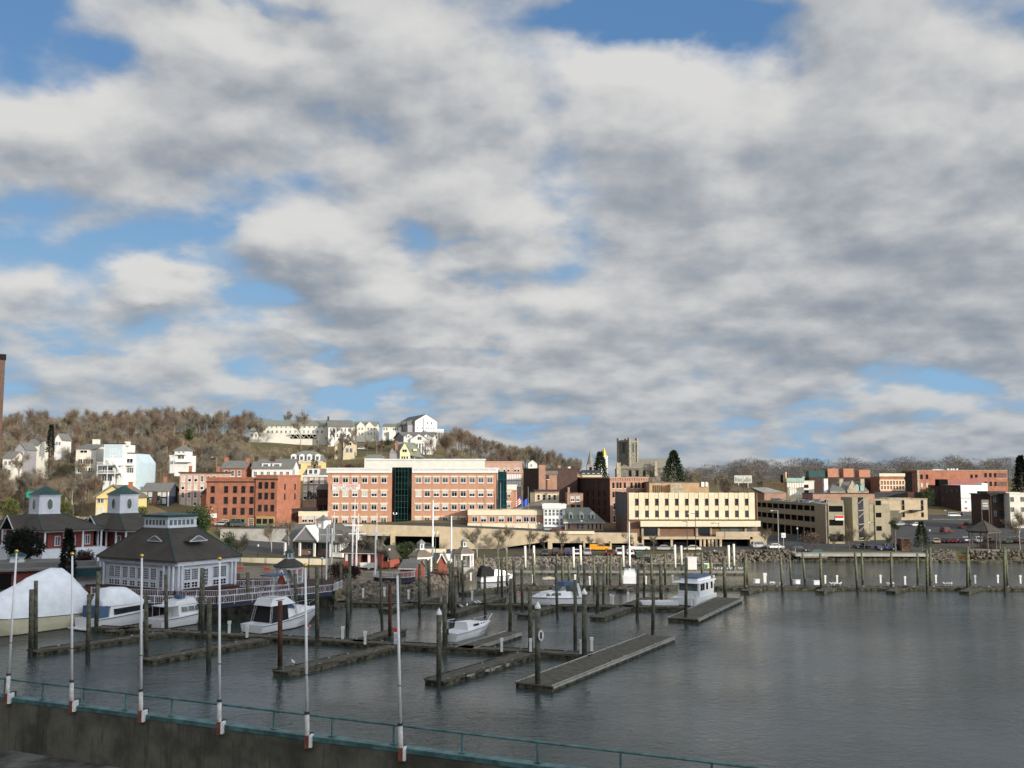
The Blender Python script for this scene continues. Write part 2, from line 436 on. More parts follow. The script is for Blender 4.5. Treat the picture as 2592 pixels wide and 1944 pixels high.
def mat_ground():
    m = bpy.data.materials.new('hillside_ground'); m.use_nodes = True; N = NT(m.node_tree); b = m.node_tree.nodes['Principled BSDF']
    b.inputs['Roughness'].default_value = .95; b.inputs['Specular IOR Level'].default_value = .1
    tcn = N.node('ShaderNodeTexCoord'); oc = tcn.outputs['Object']
    n = N.noise(oc, .06, 6, .65); n2 = N.noise(oc, .35, 4, .6)
    c = N.mix(N.smooth(n, .42, .58), (.175,.125,.070, 1), (.120,.115,.050, 1))
    c = N.mix(N.m('MULTIPLY', N.smooth(n2, .5, .75), .6), c, (.09,.065,.04, 1))
    c = N.mix(N.m('MULTIPLY', N.smooth(N.noise(oc, .12, 3, .5), .62, .75), .6), c, (.28,.22,.15, 1))
    m.node_tree.links.new(c, b.inputs['Base Color']); return m
M['ground'] = mat_ground()
cols = list(range(-700, 3301, 20))
def zone(px, D):
    sh = interp(SHORE, px)
    if 1180 < px < 1640:
        if D < sh+4.5: return 'ground'
        if D < sh+11: return 'parking_lot'
        if D < 258: return 'lawn'
        if D < 264: return 'road'
        if D < 284: return 'parking_lot'
        if D < 300 : return 'road'
    if px >= 1640 and px < 3000:
        if D < sh+4: return 'lawn' if px > 1990 else 'ground'
        if D < 260: return 'lawn'
        if D < 272: return 'road'
        if px > 2330 and D < 300: return 'lawn' if D < 276 else 'parking_lot'
        if D < 410 and px > 2150: return 'parking_lot'
        if D < 330: return 'parking_lot'
    if 620 < px <= 1180:
        if D < 176 and px < 840: return 'path'
        if D < sh+4: return 'ground'
        if D < 205: return 'path'
        if D < 232: return 'lawn'
        if D < 284: return 'parking_lot'
        if D < 304: return 'road'
    if px <= 620 and D < 262: return 'path' if D < 215 else 'lawn'
    return 'ground'
rows = []
for c in cols:
    sh = interp(SHORE, c); e = 5.0 if c > 860 else 1.0
    ds = [sh-0.01, sh+e*.5, sh+e] + [sh+e+(DS[0]-sh-e)*k/16 for k in range(1, 16)] + [270,276,283,286,292,300,310,320,340,370,400,430,460,495,530,575,620,690,760,880,1000,1500,3000,6000]
    rows.append([(XY(c, d), gz(c, d), d) for d in ds])
nr = len(rows[0]); VV = []
for c, r in zip(cols, rows):
    for (v, z, d) in r:
        j = 0 if d < 300 else (sin(v.x*.11)*cos(v.y*.09)*.5+sin(v.x*.031+2)*.7)
        VV.append((v.x, v.y, z+j))
Z = {}
for i in range(len(rows)-1):
    for j in range(nr-1):
        a = i*nr+j; Z.setdefault(zone(cols[i]+10, (rows[i][j][2]+rows[i][j+1][2])/2), []).append((a, a+nr, a+nr+1, a+1))
PM('lawn', (.085,.085,.030), var=.25, scale=.25, rough=.95, spec=.1, col2=(.13,.10,.055)); PM('path', (.29,.235,.175), var=.2, scale=.3, rough=.95, streak=0)
for k, fs in Z.items():
    g = MB(); ids = {}
    for f in fs:
        t = []
        for i in f:
            if i not in ids: ids[i] = len(g.v); g.v.append(VV[i])
            t.append(ids[i])
        g.f.append(tuple(t)); g.mi.append(0)
    tag(g.build(k, M[{'ground':'ground','road':'asphalt','parking_lot':'asphalt','lawn':'lawn','path':'path'}[k]], smooth=True), kind='structure')

# the near shore: ground and an added, unseen hill behind the camera, its ridge shaped to shade the river
g = MB(); hx = list(range(-1200, 2001, 40))+[553, 570, 590]; hx.sort(); hy = [-14, -50, -100, -150, -200, -250, -300, -350, -400, -450, -600]
def ridge(x): return interp([(-1200,190),(400,206),(556,206),(588,179.3),(1100,176.5),(2000,150)], x)
for y in hy:
    for x in hx:
        k = interp([(-600,.6),(-450,.92),(-400,1.0),(-350,.78),(-300,.62),(-250,.48),(-200,.35),(-150,.24),(-100,.13),(-50,.05),(-14,.03)], y)
        g.v.append((x, y, max(5.0, ridge(x)*k) + (sin(x*.05)*1.2 if -350 < y < -100 else 0)))
nx = len(hx)
for j in range(len(hy)-1):
    for i in range(nx-1):
        a = j*nx+i; g.f.append((a, a+nx, a+nx+1, a+1)); g.mi.append(0)
tag(g.build('hill', M['ground'], smooth=True), kind='structure')

# water ----------------------------------------------------------------------
def mat_water():
    m = bpy.data.materials.new('river_water'); m.use_nodes = True; N = NT(m.node_tree); b = m.node_tree.nodes['Principled BSDF']
    b.inputs['Base Color'].default_value = (.034,.048,.046,1); b.inputs['Roughness'].default_value = .04
    b.inputs['IOR'].default_value = 1.333; b.inputs['Specular IOR Level'].default_value = .5
    tcn = N.node('ShaderNodeTexCoord'); oc = tcn.outputs['Object']
    st = N.v('MULTIPLY', oc, (.75, 1.0, 1.0))
    patch = N.noise(oc, .022, 3, .55)
    n1 = N.noise(st, .9, 3, .6, .4); n2 = N.noise(N.v('ADD', st, (5,9,0)), 2.8, 4, .65, .3); n3 = N.noise(oc, .18, 2, .5)
    amp = N.m('MULTIPLY_ADD', N.smooth(patch, .38, .62), .95, .40)
    h = N.m('ADD', N.m('MULTIPLY', n1, .16), N.m('ADD', N.m('MULTIPLY', n2, .068), N.m('MULTIPLY', n3, .18)))
    h = N.m('MULTIPLY', h, amp)
    bn = N.node('ShaderNodeBump'); bn.inputs['Strength'].default_value = 1.0; bn.inputs['Distance'].default_value = 1.0
    m.node_tree.links.new(h, bn.inputs['Height']); m.node_tree.links.new(bn.outputs[0], b.inputs['Normal'])
    return m
g = MB(); g.quad((-900,-12,0),(1200,-12,0),(1200,300,0),(-900,300,0))
tag(g.build('water', mat_water()), kind='structure')
g = MB(); g.quad((-900,-12,-4),(1200,-12,-4),(1200,320,-4),(-900,320,-4))

# ------------------------------------------------------------------ vegetation
def bare_tree(seed, h, spread, twig, barkm, ntw=5, depth=3, up=.35, tw=.075):
    rnd = random.Random(seed); T = MB(); C = MB()
    def rv(): return Vector((rnd.uniform(-1,1), rnd.uniform(-1,1), rnd.uniform(-1,1)))
    def ribbon(a, b, w):
        d = (b-a); s_ = d.cross(rv()).normalized()*w*.5
        C.tri(a-s_, a+s_, b)
    def grow(p, d, L, r, lev):
        q = p + d*L*.5; d2 = (d+rv()*.16).normalized(); e = q + d2*L*.5
        if lev <= 1:
            T.tube(p, q, r, r*.82, 5, 0, False); T.tube(q, e, r*.82, r*.6, 5, 0, False)
        else:
            ribbon(p, e, max(r*2, .09))
        if lev == depth:
            for i in range(ntw):
                k = rnd.random(); s0 = p+(e-p)*k
                dd = (d2*.7+rv()*.85+Vector((0,0,up*.6))).normalized()
                ribbon(s0, s0+dd*L*rnd.uniform(.6,1.3), tw)
                m_ = s0+dd*L*.4; ribbon(m_, m_+(dd+rv()*.9).normalized()*L*rnd.uniform(.4,.9), tw*.9)
            return
        n = rnd.choice((4,5,5)) if lev == 0 else rnd.choice((4,5,6))
        for i in range(n):
            k = .40+.60*(i+1)/n if lev else .22+.78*(i+1)/n
            s0 = p+(e-p)*k
            az = rnd.uniform(0, 2*pi); side = Vector((cos(az), sin(az), 0))
            dd = (d2*rnd.uniform(.5,1.0)+side*spread*rnd.uniform(.6,1.2)+Vector((0,0,up))).normalized()
            grow(s0, dd, L*rnd.uniform(.52,.74), r*.5, lev+1)
    grow(Vector((0,0,-.6)), Vector((0,0,1)), h*.46, h*.016, 0)
    zmax = max(v[2] for v in C.v); k = h/zmax
    T.v = [(a*k, b*k, c*k) for a, b, c in T.v]; C.v = [(a*k, b*k, c*k) for a, b, c in C.v]
    return T, C
PARK = []
def make_tree_proto(name, T, C, tm, cm, label, cat):
    o = empty(name, (0,0,0), 0, label, cat); T.build('trunk', tm, o); C.build('crown', cm, o); PARK.append(o); return o
def place(proto, loc, rz=0.0, sc=1.0, label=None, group=None, used=set()):
    if proto.name not in used and proto not in used:
        used.add(proto); c = proto
    else: c = copy_tree(proto)
    c.location = loc; c.rotation_euler = (0,0,rz); c.scale = (sc if not isinstance(sc, tuple) else sc[0],)*2 + ((sc if not isinstance(sc, tuple) else sc[1]),)
    if label: c['label'] = label
    if group: c['group'] = group
    return c
def leafy(seed, fn, n, size, droop=0.0, elong=1.0):
    """cloud of leaf-sized faces; fn(rnd) gives a point and an outward direction"""
    rnd = random.Random(seed); C = MB()
    for i in range(n):
        p, o = fn(rnd); p = Vector(p); o = Vector(o)
        a = (o+Vector((rnd.uniform(-.7,.7), rnd.uniform(-.7,.7), rnd.uniform(-.7,.7)-droop))).normalized()
        s_ = a.cross(Vector((rnd.uniform(-1,1), rnd.uniform(-1,1), rnd.uniform(-1,1)))).normalized()
        L = size*rnd.uniform(.6,1.4)*elong; w = size*rnd.uniform(.35,.7)
        C.quad(p, p+a*L*.5+s_*w*.5, p+a*L, p+a*L*.5-s_*w*.5)
    return C
def conifer(seed, h, r, n=1500, size=.5):
    def fn(rnd):
        t = rnd.random()**.8; z = h*(.06+.94*t)
        lay = 1+.10*sin(z*14.0/ max(.5, h/9)); az = rnd.uniform(0, 2*pi)
        rr = r*(1-t)**.85*lay*(1+.12*sin(az*3+seed)+.16*sin(az*5+z*2.3))*rnd.uniform(.35,1.0)+.1
        return (cos(az)*rr, sin(az)*rr, z), (cos(az), sin(az), .15)
    T = MB(); T.tube((0,0,-.5), (0,0,h*.97), h*.022, .02, 6)
    return T, leafy(seed, fn, n, size, .25, 1.4)
def bushy(seed, h, r, n=1400, size=.35, lobes=9):
    R = random.Random(seed); L = []
    for i in range(lobes):
        az = R.uniform(0, 2*pi); rr = r*R.uniform(.1,.6); L.append((cos(az)*rr, sin(az)*rr, h*R.uniform(.28,.78), r*R.uniform(.32,.58)))
    def fn(rnd):
        cx, cy, cz, cr = rnd.choice(L)
        d = Vector((rnd.gauss(0,1), rnd.gauss(0,1), rnd.gauss(0,1))).normalized(); k = cr*rnd.uniform(.45,1.08)
        return (cx+d.x*k, cy+d.y*k, max(.05, cz+d.z*k*.9)), d
    T = MB(); T.tube((0,0,-.5), (0,0,h*.6), h*.03, h*.015, 6)
    for (cx, cy, cz, cr) in L[:5]: T.tube((0,0,h*.2), (cx,cy,cz), h*.015, .02, 5)
    return T, leafy(seed, fn, n, size, .1)

bp = []
for i, (tw_, bk) in enumerate((('twig_red','bark'),('twig_tan','bark'),('twig_grey','bark'),('twig_tan','bark_pale'),('twig_red','bark'),('twig_grey','bark'))):
    T, C = bare_tree(20+i, 13.0, .36+.07*(i % 3), tw_, bk, ntw=12, depth=3, up=.38, tw=.055)
    lab = {'twig_red':'leafless tree with reddish brown twigs on the wooded hillside','twig_tan':'leafless tree with tan twigs on the wooded hillside','twig_grey':'leafless grey-brown tree on the wooded hillside'}[tw_]
    if bk == 'bark_pale': lab = 'leafless tan tree with a pale trunk on the wooded hillside'
    bp.append((make_tree_proto('bare_tree', T, C, M[bk], M[tw_], lab, 'tree'), lab))
# columns that stay clear for houses: (px0, px1, D0, D1)
CLEAR = [(150,365,322,372),(400,495,318,372),(430,560,296,352),(550,625,318,370),(620,830,312,420),(500,740,285,325),(225,345,270,312),(335,432,300,340),
 (640,1130,495,575),(720,850,465,500),(830,915,432,472),(905,1085,350,432),(980,1130,440,520),(815,1335,285,350),(1205,1330,345,400),(1180,1560,286,372),(1330,1400,440,520),(1460,1720,400,520),(1560,2592,240,420)]
def clear(px, D):
    for a, b, c, d in CLEAR:
        if a < px < b and c < D < d: return True
    # keep the view of the houses open: nothing tall right in front of them
    for a, b, d0, d1 in ((175,365,286,345),(415,500,290,345),(625,1130,420,540),(1325,1370,300,480)):
        if a < px < b and d0 < D < d1: return True
    return False
n_t = 0; tries = 0
rnd = random.Random(5)
spots = []
while n_t < 285 and tries < 9000:
    tries += 1
    if rnd.random() < .74: px = rnd.uniform(-60, 660)
    else: px = rnd.uniform(1085, 1470)
    D = rnd.choice((rnd.uniform(312, 420), rnd.uniform(400, 560), rnd.uniform(520, 640)))
    if px > 1085: D = rnd.uniform(400, 620)
    if px < 240 and rnd.random() < .35: D = rnd.uniform(296, 330)
    if clear(px, D): continue
    v = ground_at(px, D)
    if any((v.x-a)**2+(v.y-b)**2 < 20 for a, b in spots): continue
    spots.append((v.x, v.y)); n_t += 1
    pr, lab = bp[rnd.randrange(6)]
    hh = rnd.uniform(.72, 1.12) if D < 500 else rnd.uniform(.8, 1.45)
    if 1085 < px: hh = rnd.uniform(.85, 1.15)
    place(pr, v, rnd.uniform(0, 6.28), (hh*rnd.uniform(.95,1.25), hh), lab, 'bare trees on the wooded hillside')
# underbrush between the trees
def brush(name, n, fn, m, seed, hh=(1.5,4.5)):
    rnd = random.Random(seed); C = MB()
    for k in range(n):
        p = fn(rnd)
        if p is None: continue
        h = rnd.uniform(*hh)
        for i in range(26):
            az = rnd.uniform(0, 6.28); a = p+Vector((cos(az), sin(az), 0))*rnd.uniform(0, h*.35)+Vector((0,0,rnd.uniform(-.2, h*.45)))
            b = a+Vector((rnd.uniform(-.5,.5), rnd.uniform(-.5,.5), rnd.uniform(.3,1)))*h*.45
            s_ = (b-a).cross(Vector((rnd.uniform(-1,1), rnd.uniform(-1,1), .2))).normalized()*.05
            C.tri(a-s_, a+s_, b)
    return tag(C.build(name, m), None, None, None, 'stuff')
def on_hill(rnd):
    px = rnd.uniform(-60, 1480) if rnd.random() < .3 else rnd.uniform(-60, 640)
    D = rnd.uniform(300, 600)
    if any(a < px < b and c < D < d for a, b, c, d in CLEAR): return None
    return ground_at(px, D)
b_ = brush('underbrush', 2600, on_hill, M['twig_tan'], 11); b_['label'] = 'tangled leafless brown underbrush covering the hillside'; b_['category'] = 'underbrush'
b_ = brush('underbrush', 1800, on_hill, M['twig_red'], 12); b_['label'] = 'reddish brown leafless thicket between the hillside trees'; b_['category'] = 'thicket'
# distant wood that reads as one mass
def wood(name, spots_, m, seed):
    rnd = random.Random(seed); C = MB()
    for (p, h) in spots_:
        for i in range(330):
            az = rnd.uniform(0, 2*pi); t = rnd.random()**.6; rr = h*.42*sqrt(max(0.02, 1-(t*2-1)**2*.85))*rnd.random()**.5
            a = p+Vector((cos(az)*rr, sin(az)*rr, h*(.12+.80*t)))
            b = a+Vector((rnd.uniform(-.6,.6)+cos(az)*.5, rnd.uniform(-.6,.6)+sin(az)*.5, rnd.uniform(.1,1.0)))*h*.13
            s_ = (b-a).cross(Vector((rnd.uniform(-1,1), rnd.uniform(-1,1), .2))).normalized()*h*.0045
            C.tri(a-s_, a+s_, b)
        C.tube(p, p+Vector((0,0,h*.7)), h*.012, h*.004, 4, 0, False)
    return tag(C.build(name, m), {'k':1} and None, None, None, 'stuff')
S = []
for i in range(300):
    px = rnd.uniform(-120, 680); D = rnd.uniform(560, 720); S.append((ground_at(px, D), rnd.uniform(10, 14)))
for i in range(90):
    px = rnd.uniform(1090, 1450); D = rnd.uniform(600, 720); S.append((ground_at(px, D), rnd.uniform(9, 13)))
for i in range(60):
    px = rnd.uniform(650, 930); D = rnd.uniform(590, 660); S.append((ground_at(px, D), rnd.uniform(9, 13)))
wd = wood('woodland', S, M['twig_grey'], 3); wd['label'] = 'far leafless woodland along the top of the hill'; wd['category'] = 'woodland'
S = []
for i in range(520):
    px = rnd.uniform(1640, 2680); D = rnd.uniform(640, 900)
    hgt = rnd.choice((rnd.uniform(8, 13), rnd.uniform(11, 16), rnd.uniform(14, 20)))+1.5*sin(px*.05)
    if px < 1850: hgt *= .75
    S.append((ground_at(px, D), hgt))
wd = wood('woodland', S, M['twig_far'], 4); wd['label'] = 'distant dark leafless tree line behind the right side of town'; wd['category'] = 'woodland'

# ------------------------------------------------------------------ buildings
WIN = {}
def window_mesh(w, h, frame, pane, mull, lintel, sill, key):
    k = (round(w,2), round(h,2), frame, pane, mull, lintel, sill)
    if k in WIN: return WIN[k]
    fr = MB(); t = min(.11, w*.09)
    fr.box(-w/2, -w/2+t, -.10, .02, -h/2, h/2); fr.box(w/2-t, w/2, -.10, .02, -h/2, h/2)
    fr.box(-w/2+t, w/2-t, -.10, .02, h/2-t, h/2); fr.box(-w/2+t, w/2-t, -.10, .02, -h/2, -h/2+t)
    if mull in ('v', 'cross', 'tcross'): fr.box(-t*.35, t*.35, -.085, .01, -h/2+t, h/2-t)
    if mull in ('h', 'cross'): fr.box(-w/2+t, w/2-t, -.08, .01, -t*.3, t*.3)
    if mull == 'tcross': fr.box(-w/2+t, w/2-t, -.08, .01, h*.22, h*.22+t*.5)
    if mull == 'grid':
        for i in range(1, 4): fr.box(-w/2+t+(w-2*t)*i/4-.03, -w/2+t+(w-2*t)*i/4+.02, -.08, .01, -h/2+t, h/2-t)
        for i in range(1, 5): fr.box(-w/2+t, w/2-t, -.075, .008, -h/2+t+(h-2*t)*i/5-.03, -h/2+t+(h-2*t)*i/5+.03)
    mats = [M[frame]]
    if lintel:
        fr.box(-w/2-.35, w/2+.35, -.16, .02, h/2+.003, h/2+.45, 1); mats.append(M[lintel])
    if sill:
        fr.box(-w/2-.12, w/2+.12, -.2, .02, -h/2-.18, -h/2-.003, len(mats)); mats.append(M[sill])
    pn = MB(); pn.box(-w/2+t*.5, w/2-t*.5, -.04, .02, -h/2+t*.5, h/2-t*.5)
    if pane == 'half_blind':
        pn = MB(); pn.box(-w/2+t*.5, w/2-t*.5, -.04, .02, -h/2+t*.5, -.05, 0); pn.box(-w/2+t*.5, w/2-t*.5, -.045, .02, -.049, h/2-t*.5, 1)
        pm = [M['glass_dark'], M['blind']]
    else: pm = [M[pane]]
    fo = fr.build('window', mats); po = pn.build('pane', pm)
    WIN[k] = (fo, po, [False]); return WIN[k]

class Bld:
    def __init__(s, name, label, cat, A, B, dep, zb, group=None):
        """A, B: (pixel column, distance) of the two ends of the front wall"""
        a = XY(*A); b = XY(*B); s.a = a; s.u = (b-a).normalized(); s.L = (b-a).length; s.dep = dep; s.zb = zb
        s.v = Vector((-s.u.y, s.u.x)); s.rz = atan2(s.u.y, s.u.x)
        s.o = empty(name, (a.x, a.y, zb), s.rz, label, cat, group)
    def s_of(s, px):      # position along the front wall seen at a pixel column
        r = ray(px, HOR+60); t = r[0]/r[1]
        # a.x+u.x*k = t*(a.y+u.y*k)
        return (t*s.a.y-s.a.x)/(s.u.x-t*s.u.y)
    def t_of(s, px, side='R'):
        r = ray(px, HOR+60); t = r[0]/r[1]; o = s.a+s.u*(s.L if side == 'R' else 0)
        return (t*o.y-o.x)/(s.v.x-t*s.v.y)
    def D_at(s, k): return s.a.y+s.u.y*k
    def h_of(s, py, px=None):
        k = s.s_of(px) if px is not None else s.L/2
        return ZP(py, s.D_at(k))-s.zb
    def part(s, name, mb, m, smooth=False): return mb.build(name, m, s.o, smooth)
    def box(s, name, x0, x1, y0, y1, z0, z1, m):
        g = MB(); g.box(x0, x1, y0, y1, z0, z1); return g.build(name, M[m] if isinstance(m, str) else m, s.o)
    def wall(s, h, m, name='wall', below=4.0): s.h = h; return s.box(name, 0, s.L, 0, s.dep, -below, h, m)
    def flat(s, m='roof_flat', par=.5, cap='trim_white', ov=.15, capm=None, ch=.35):
        h = s.h; s.box('roof', .3, s.L-.3, .3, s.dep-.3, h+.003, h+.12, m)
        g = MB()
        g.box(-ov, s.L+ov, -ov, .29, h+.004, h+ch); g.box(-ov, s.L+ov, s.dep-.29, s.dep+ov, h+.004, h+ch)
        g.box(-ov, .29, .295, s.dep-.295, h+.004, h+ch); g.box(s.L-.29, s.L+ov, .295, s.dep-.295, h+.004, h+ch)
        g.build('cornice', M[cap], s.o)
    def band(s, z0, z1, m, pr=.12, name='band', x0=None, x1=None):
        x0 = -pr if x0 is None else x0; x1 = s.L+pr if x1 is None else x1
        g = MB(); g.box(x0, x1, -pr, .2, z0, z1)
        return g.build(name, M[m], s.o)
    def gable(s, h, rise, m, axis='u', ov=.5, wallm=None, x0=0, x1=None, y0=0, y1=None, name='roof', gm=True):
        x1 = s.L if x1 is None else x1; y1 = s.dep if y1 is None else y1
        g = MB(); th = .18
        if axis == 'u':     # ridge runs along the front
            ym = (y0+y1)/2; sl_ = rise/(ym-y0)
            for sgn, ya, in ((1, y0-ov), (-1, y1+ov)):
                za = h-ov*sl_
                g.loft([[(x, ya, za), (x, ym, h+rise), (x, ym, h+rise+th), (x, ya, za+th)] if sgn > 0 else [(x, ym, h+rise), (x, ya, za), (x, ya, za+th), (x, ym, h+rise+th)] for x in (x0-ov, x1+ov)])
            if gm and wallm:
                w = MB()
                for xx in (x0, x1-.2): w.loft([[(xx, y0, h), (xx, y1, h), (xx, ym, h+rise-.01)], [(xx+.2, y0, h), (xx+.2, y1, h), (xx+.2, ym, h+rise-.01)]])
                build_each(w, 'gable_wall', M[wallm], s.o)
        else:
            xm = (x0+x1)/2; sl_ = rise/(xm-x0)
            for sgn, xa in ((1, x0-ov), (-1, x1+ov)):
                za = h-ov*sl_
                g.loft([[(xa, y, za), (xm, y, h+rise), (xm, y, h+rise+th), (xa, y, za+th)] for y in (y0-ov, y1+ov)])
            if gm and wallm:
                w = MB()
                for yy in (y0, y1-.2): w.loft([[(x0, yy, h), (x1, yy, h), (xm, yy, h+rise-.01)], [(x0, yy+.2, h), (x1, yy+.2, h), (xm, yy+.2, h+rise-.01)]])
                build_each(w, 'gable_wall', M[wallm], s.o)
        return g.build(name, M[m], s.o)
    def hip(s, h, rise, m, ov=.6, ridge=None, top=None, x0=0, x1=None, y0=0, y1=None, name='roof', ridgecap=None):
        """hipped roof; top = (half sizes) of a flat top"""
        x1 = s.L if x1 is None else x1; y1 = s.dep if y1 is None else y1
        xm = (x0+x1)/2; ym = (y0+y1)/2
        if top: tx, ty = top
        else:
            k = min(x1-x0, y1-y0)/2*(1 if ridge is None else ridge); tx = (x1-x0)/2-k; ty = (y1-y0)/2-k; tx = max(tx, .05); ty = max(ty, .05)
        lo = [(x0-ov, y0-ov, h), (x1+ov, y0-ov, h), (x1+ov, y1+ov, h), (x0-ov, y1+ov, h)]
        hi = [(xm-tx, ym-ty, h+rise), (xm+tx, ym-ty, h+rise), (xm+tx, ym+ty, h+rise), (xm-tx, ym+ty, h+rise)]
        g = MB(); g.loft([[(a, b, c-.2) for a, b, c in lo], lo, hi]); r = g.build(name, M[m], s.o)
        if ridgecap:
            c = MB()
            for a, b in zip(lo, hi): c.tube(a, b, .13, .13, 5)
            c.build('ridge_cap', M[ridgecap], s.o)
        return r
    def windows(s, xs, zs, w, h, face='F', frame='trim_white', pane='glass_dark', mull='v', lintel=None, sill=None, off=0.0, y=None, panes=None):
        rnd = random.Random(int(s.a.x*10)+len(xs)); out = []
        for z in zs:
            for x in xs:
                pk = pane if not panes else rnd.choice(panes)
                fo, po, used = window_mesh(w, h, frame, pk, mull, lintel, sill, 0)
                if face == 'F': loc = (x, -off, z); r = 0
                elif face == 'R': loc = (s.L+off, x, z); r = pi/2
                else: loc = (-off, x, z); r = -pi/2
                if not used[0]:
                    used[0] = True; f_ = fo; p_ = po; f_.parent = s.o; f_.location = loc; f_.rotation_euler = (0,0,r)
                    CH.setdefault(s.o.name, []).append(f_); p_.parent = f_; CH.setdefault(f_.name, []).append(p_)
                else:
                    f_ = inst(fo, s.o, loc, r); p_ = inst(po, f_, (0,0,0), 0)
                out.append(f_)
        return out
    def pwin(s, pxs, pys, w, h, **kw):
        return s.windows([s.s_of(p) for p in pxs], [s.h_of(p) for p in pys], w, h, **kw)
    def chimney(s, x, y, h0, h1, m='brick_dark', w=.9, parent=None):
        g = MB(); g.box(x-w/2, x+w/2, y-w/2, y+w/2, h0, h1); g.box(x-w/2-.1, x+w/2+.1, y-w/2-.1, y+w/2+.1, h1+.002, h1+.2)
        return g.build('chimney', M[m], parent or s.o)

def simple(name, label, cat, pxA, pxB, D, pyt, pyb, dep, wallm, D2=None, group=None, zb=None):
    """building whose front runs from pxA to pxB, with its eaves at image row pyt and its foot at pyb"""
    D2 = D if D2 is None else D2
    zb = ZP(pyb, (D+D2)/2) if zb is None else zb
    b = Bld(name, label, cat, (pxA, D), (pxB, D2), dep, zb, group)
    b.wall(ZP(pyt, (D+D2)/2)-zb, wallm); return b

# -- the large brick office building -----------------------------------------
b = simple('office_building', 'wide four-storey brick office building with white cornice and a dark glass stair tower', 'office building', 830, 1256, 305, 1197, 1331, 11, 'brick_orange')
H = b.h
xg0, xg1 = b.s_of(992), b.s_of(1042)
g = MB(); g.box(-.5, xg0-.1, -.5, .3, H+.003, H+1.25); g.box(-.7, xg0-.1, -.8, .29, H+1.253, H+1.55)
g.box(xg1+.1, b.L+.5, -.5, .3, H+.003, H+1.25); g.box(xg1+.1, b.L+.7, -.8, .29, H+1.253, H+1.55)
g.box(-.5, .3, .31, 11, H+.003, H+1.4); g.box(b.L-.3, b.L+.5, .31, 11, H+.003, H+1.4)
k = -.4
while k < b.L:
    if not (xg0-.5 < k < xg1+.1): g.box(k, k+.25, -.72, -.505, H+.75, H+1.24)
    k += .75
g.build('cornice', M['trim_white'], b.o)
b.box('roof', .31, b.L-.31, 10.8*0+.31, 10.8, H+.003, H+.2, 'roof_flat')
gl = MB(); gl.loft([[(xg0,-.02,0),(xg0+1.1,-.95,0),(xg1-1.1,-.95,0),(xg1,-.02,0),(xg1,.3,0),(xg0,.3,0)], [(xg0,-.02,H+1.7),(xg0+1.1,-.95,H+1.7),(xg1-1.1,-.95,H+1.7),(xg1,-.02,H+1.7),(xg1,.3,H+1.7),(xg0,.3,H+1.7)]])
t_ = gl.build('glass_tower', M['glass_green'], b.o)
mu = MB()
for i in range(1, 10): mu.box(xg0+1.1, xg1-1.1, -1.02, -.953, i*(H+1.7)/9.6-.05, i*(H+1.7)/9.6+.05)
for i in range(0, 5): x = xg0+1.1+(xg1-xg0-2.2)*i/4; mu.box(x-.05, x+.05, -1.04, -.951, .2, H+1.6)
o_ = mu.build('mullion', M['lamp_green'], t_); o_.location = (0,0,0)
b.box('plinth', xg0, xg1, -1.1, -.97, -1.5, .35, 'concrete_grey')
ph = MB(); ph.box(b.s_of(922), b.s_of(1225), 2.5, 10, H+.21, H+4.0); build_each(ph, 'penthouse', M['stone_tan'] if 0 else mat('penthouse_grey', (.62,.62,.55), var=.04), b.o)
g = MB(); g.box(b.s_of(920), b.s_of(1228), 2.2, 10.3, H+4.003, H+4.35); g.build('penthouse_cap', M['trim_cool'], b.o)
zr = [b.h_of(y) for y in (1215, 1249.5, 1283.5, 1317)]
xl = [b.s_of(x) for x in (849.5, 873.7, 898, 922.5, 947, 971.5)]; xr = [b.s_of(x) for x in (1059, 1081.5, 1104.5, 1127, 1150, 1172.5, 1195, 1217.5, 1240)]
b.windows(xl, [zr[0]], 1.75, 1.75, lintel='stone_cream', sill='trim_white', mull='tcross', panes=['glass_dark'])
b.windows(xr, [zr[0]], 1.75, 1.75, lintel='stone_cream', sill='trim_white', mull='tcross', panes=['glass_grey'])
b.windows(xl+xr, [zr[1]], 1.75, 1.75, lintel='stone_cream', sill='trim_white', mull='tcross', panes=['glass_dark','half_blind','half_blind','blind'])
b.windows(xl+xr, [zr[2]], 1.75, 1.75, lintel='stone_cream', sill='trim_white', mull='tcross', panes=['glass_dark','glass_dark','half_blind','glass_grey'])
b.windows(xl+xr[:6], [zr[3]], 1.75, 1.75, lintel='stone_cream', sill='trim_white', mull='tcross', panes=['glass_dark','glass_grey','half_blind'])
# glass corner at its right end
gl = MB(); q = b.s_of(1282)
gl.box(b.L+.51, q, 1.5, 10, -2, H+.4); o_ = gl.build('glass_corner', M['glass_teal'], b.o)
mu = MB()
for i in range(1, 8): mu.box(b.L+.52, q, 1.42, 1.497, i*H/8-.05, i*H/8+.05)
for i in range(0, 4): x = b.L+.55+(q-b.L-.6)*i/3; mu.box(x-.05, x+.05, 1.40, 1.498, -1, H+.3)
mu.build('mullion', M['lamp_green'], o_)
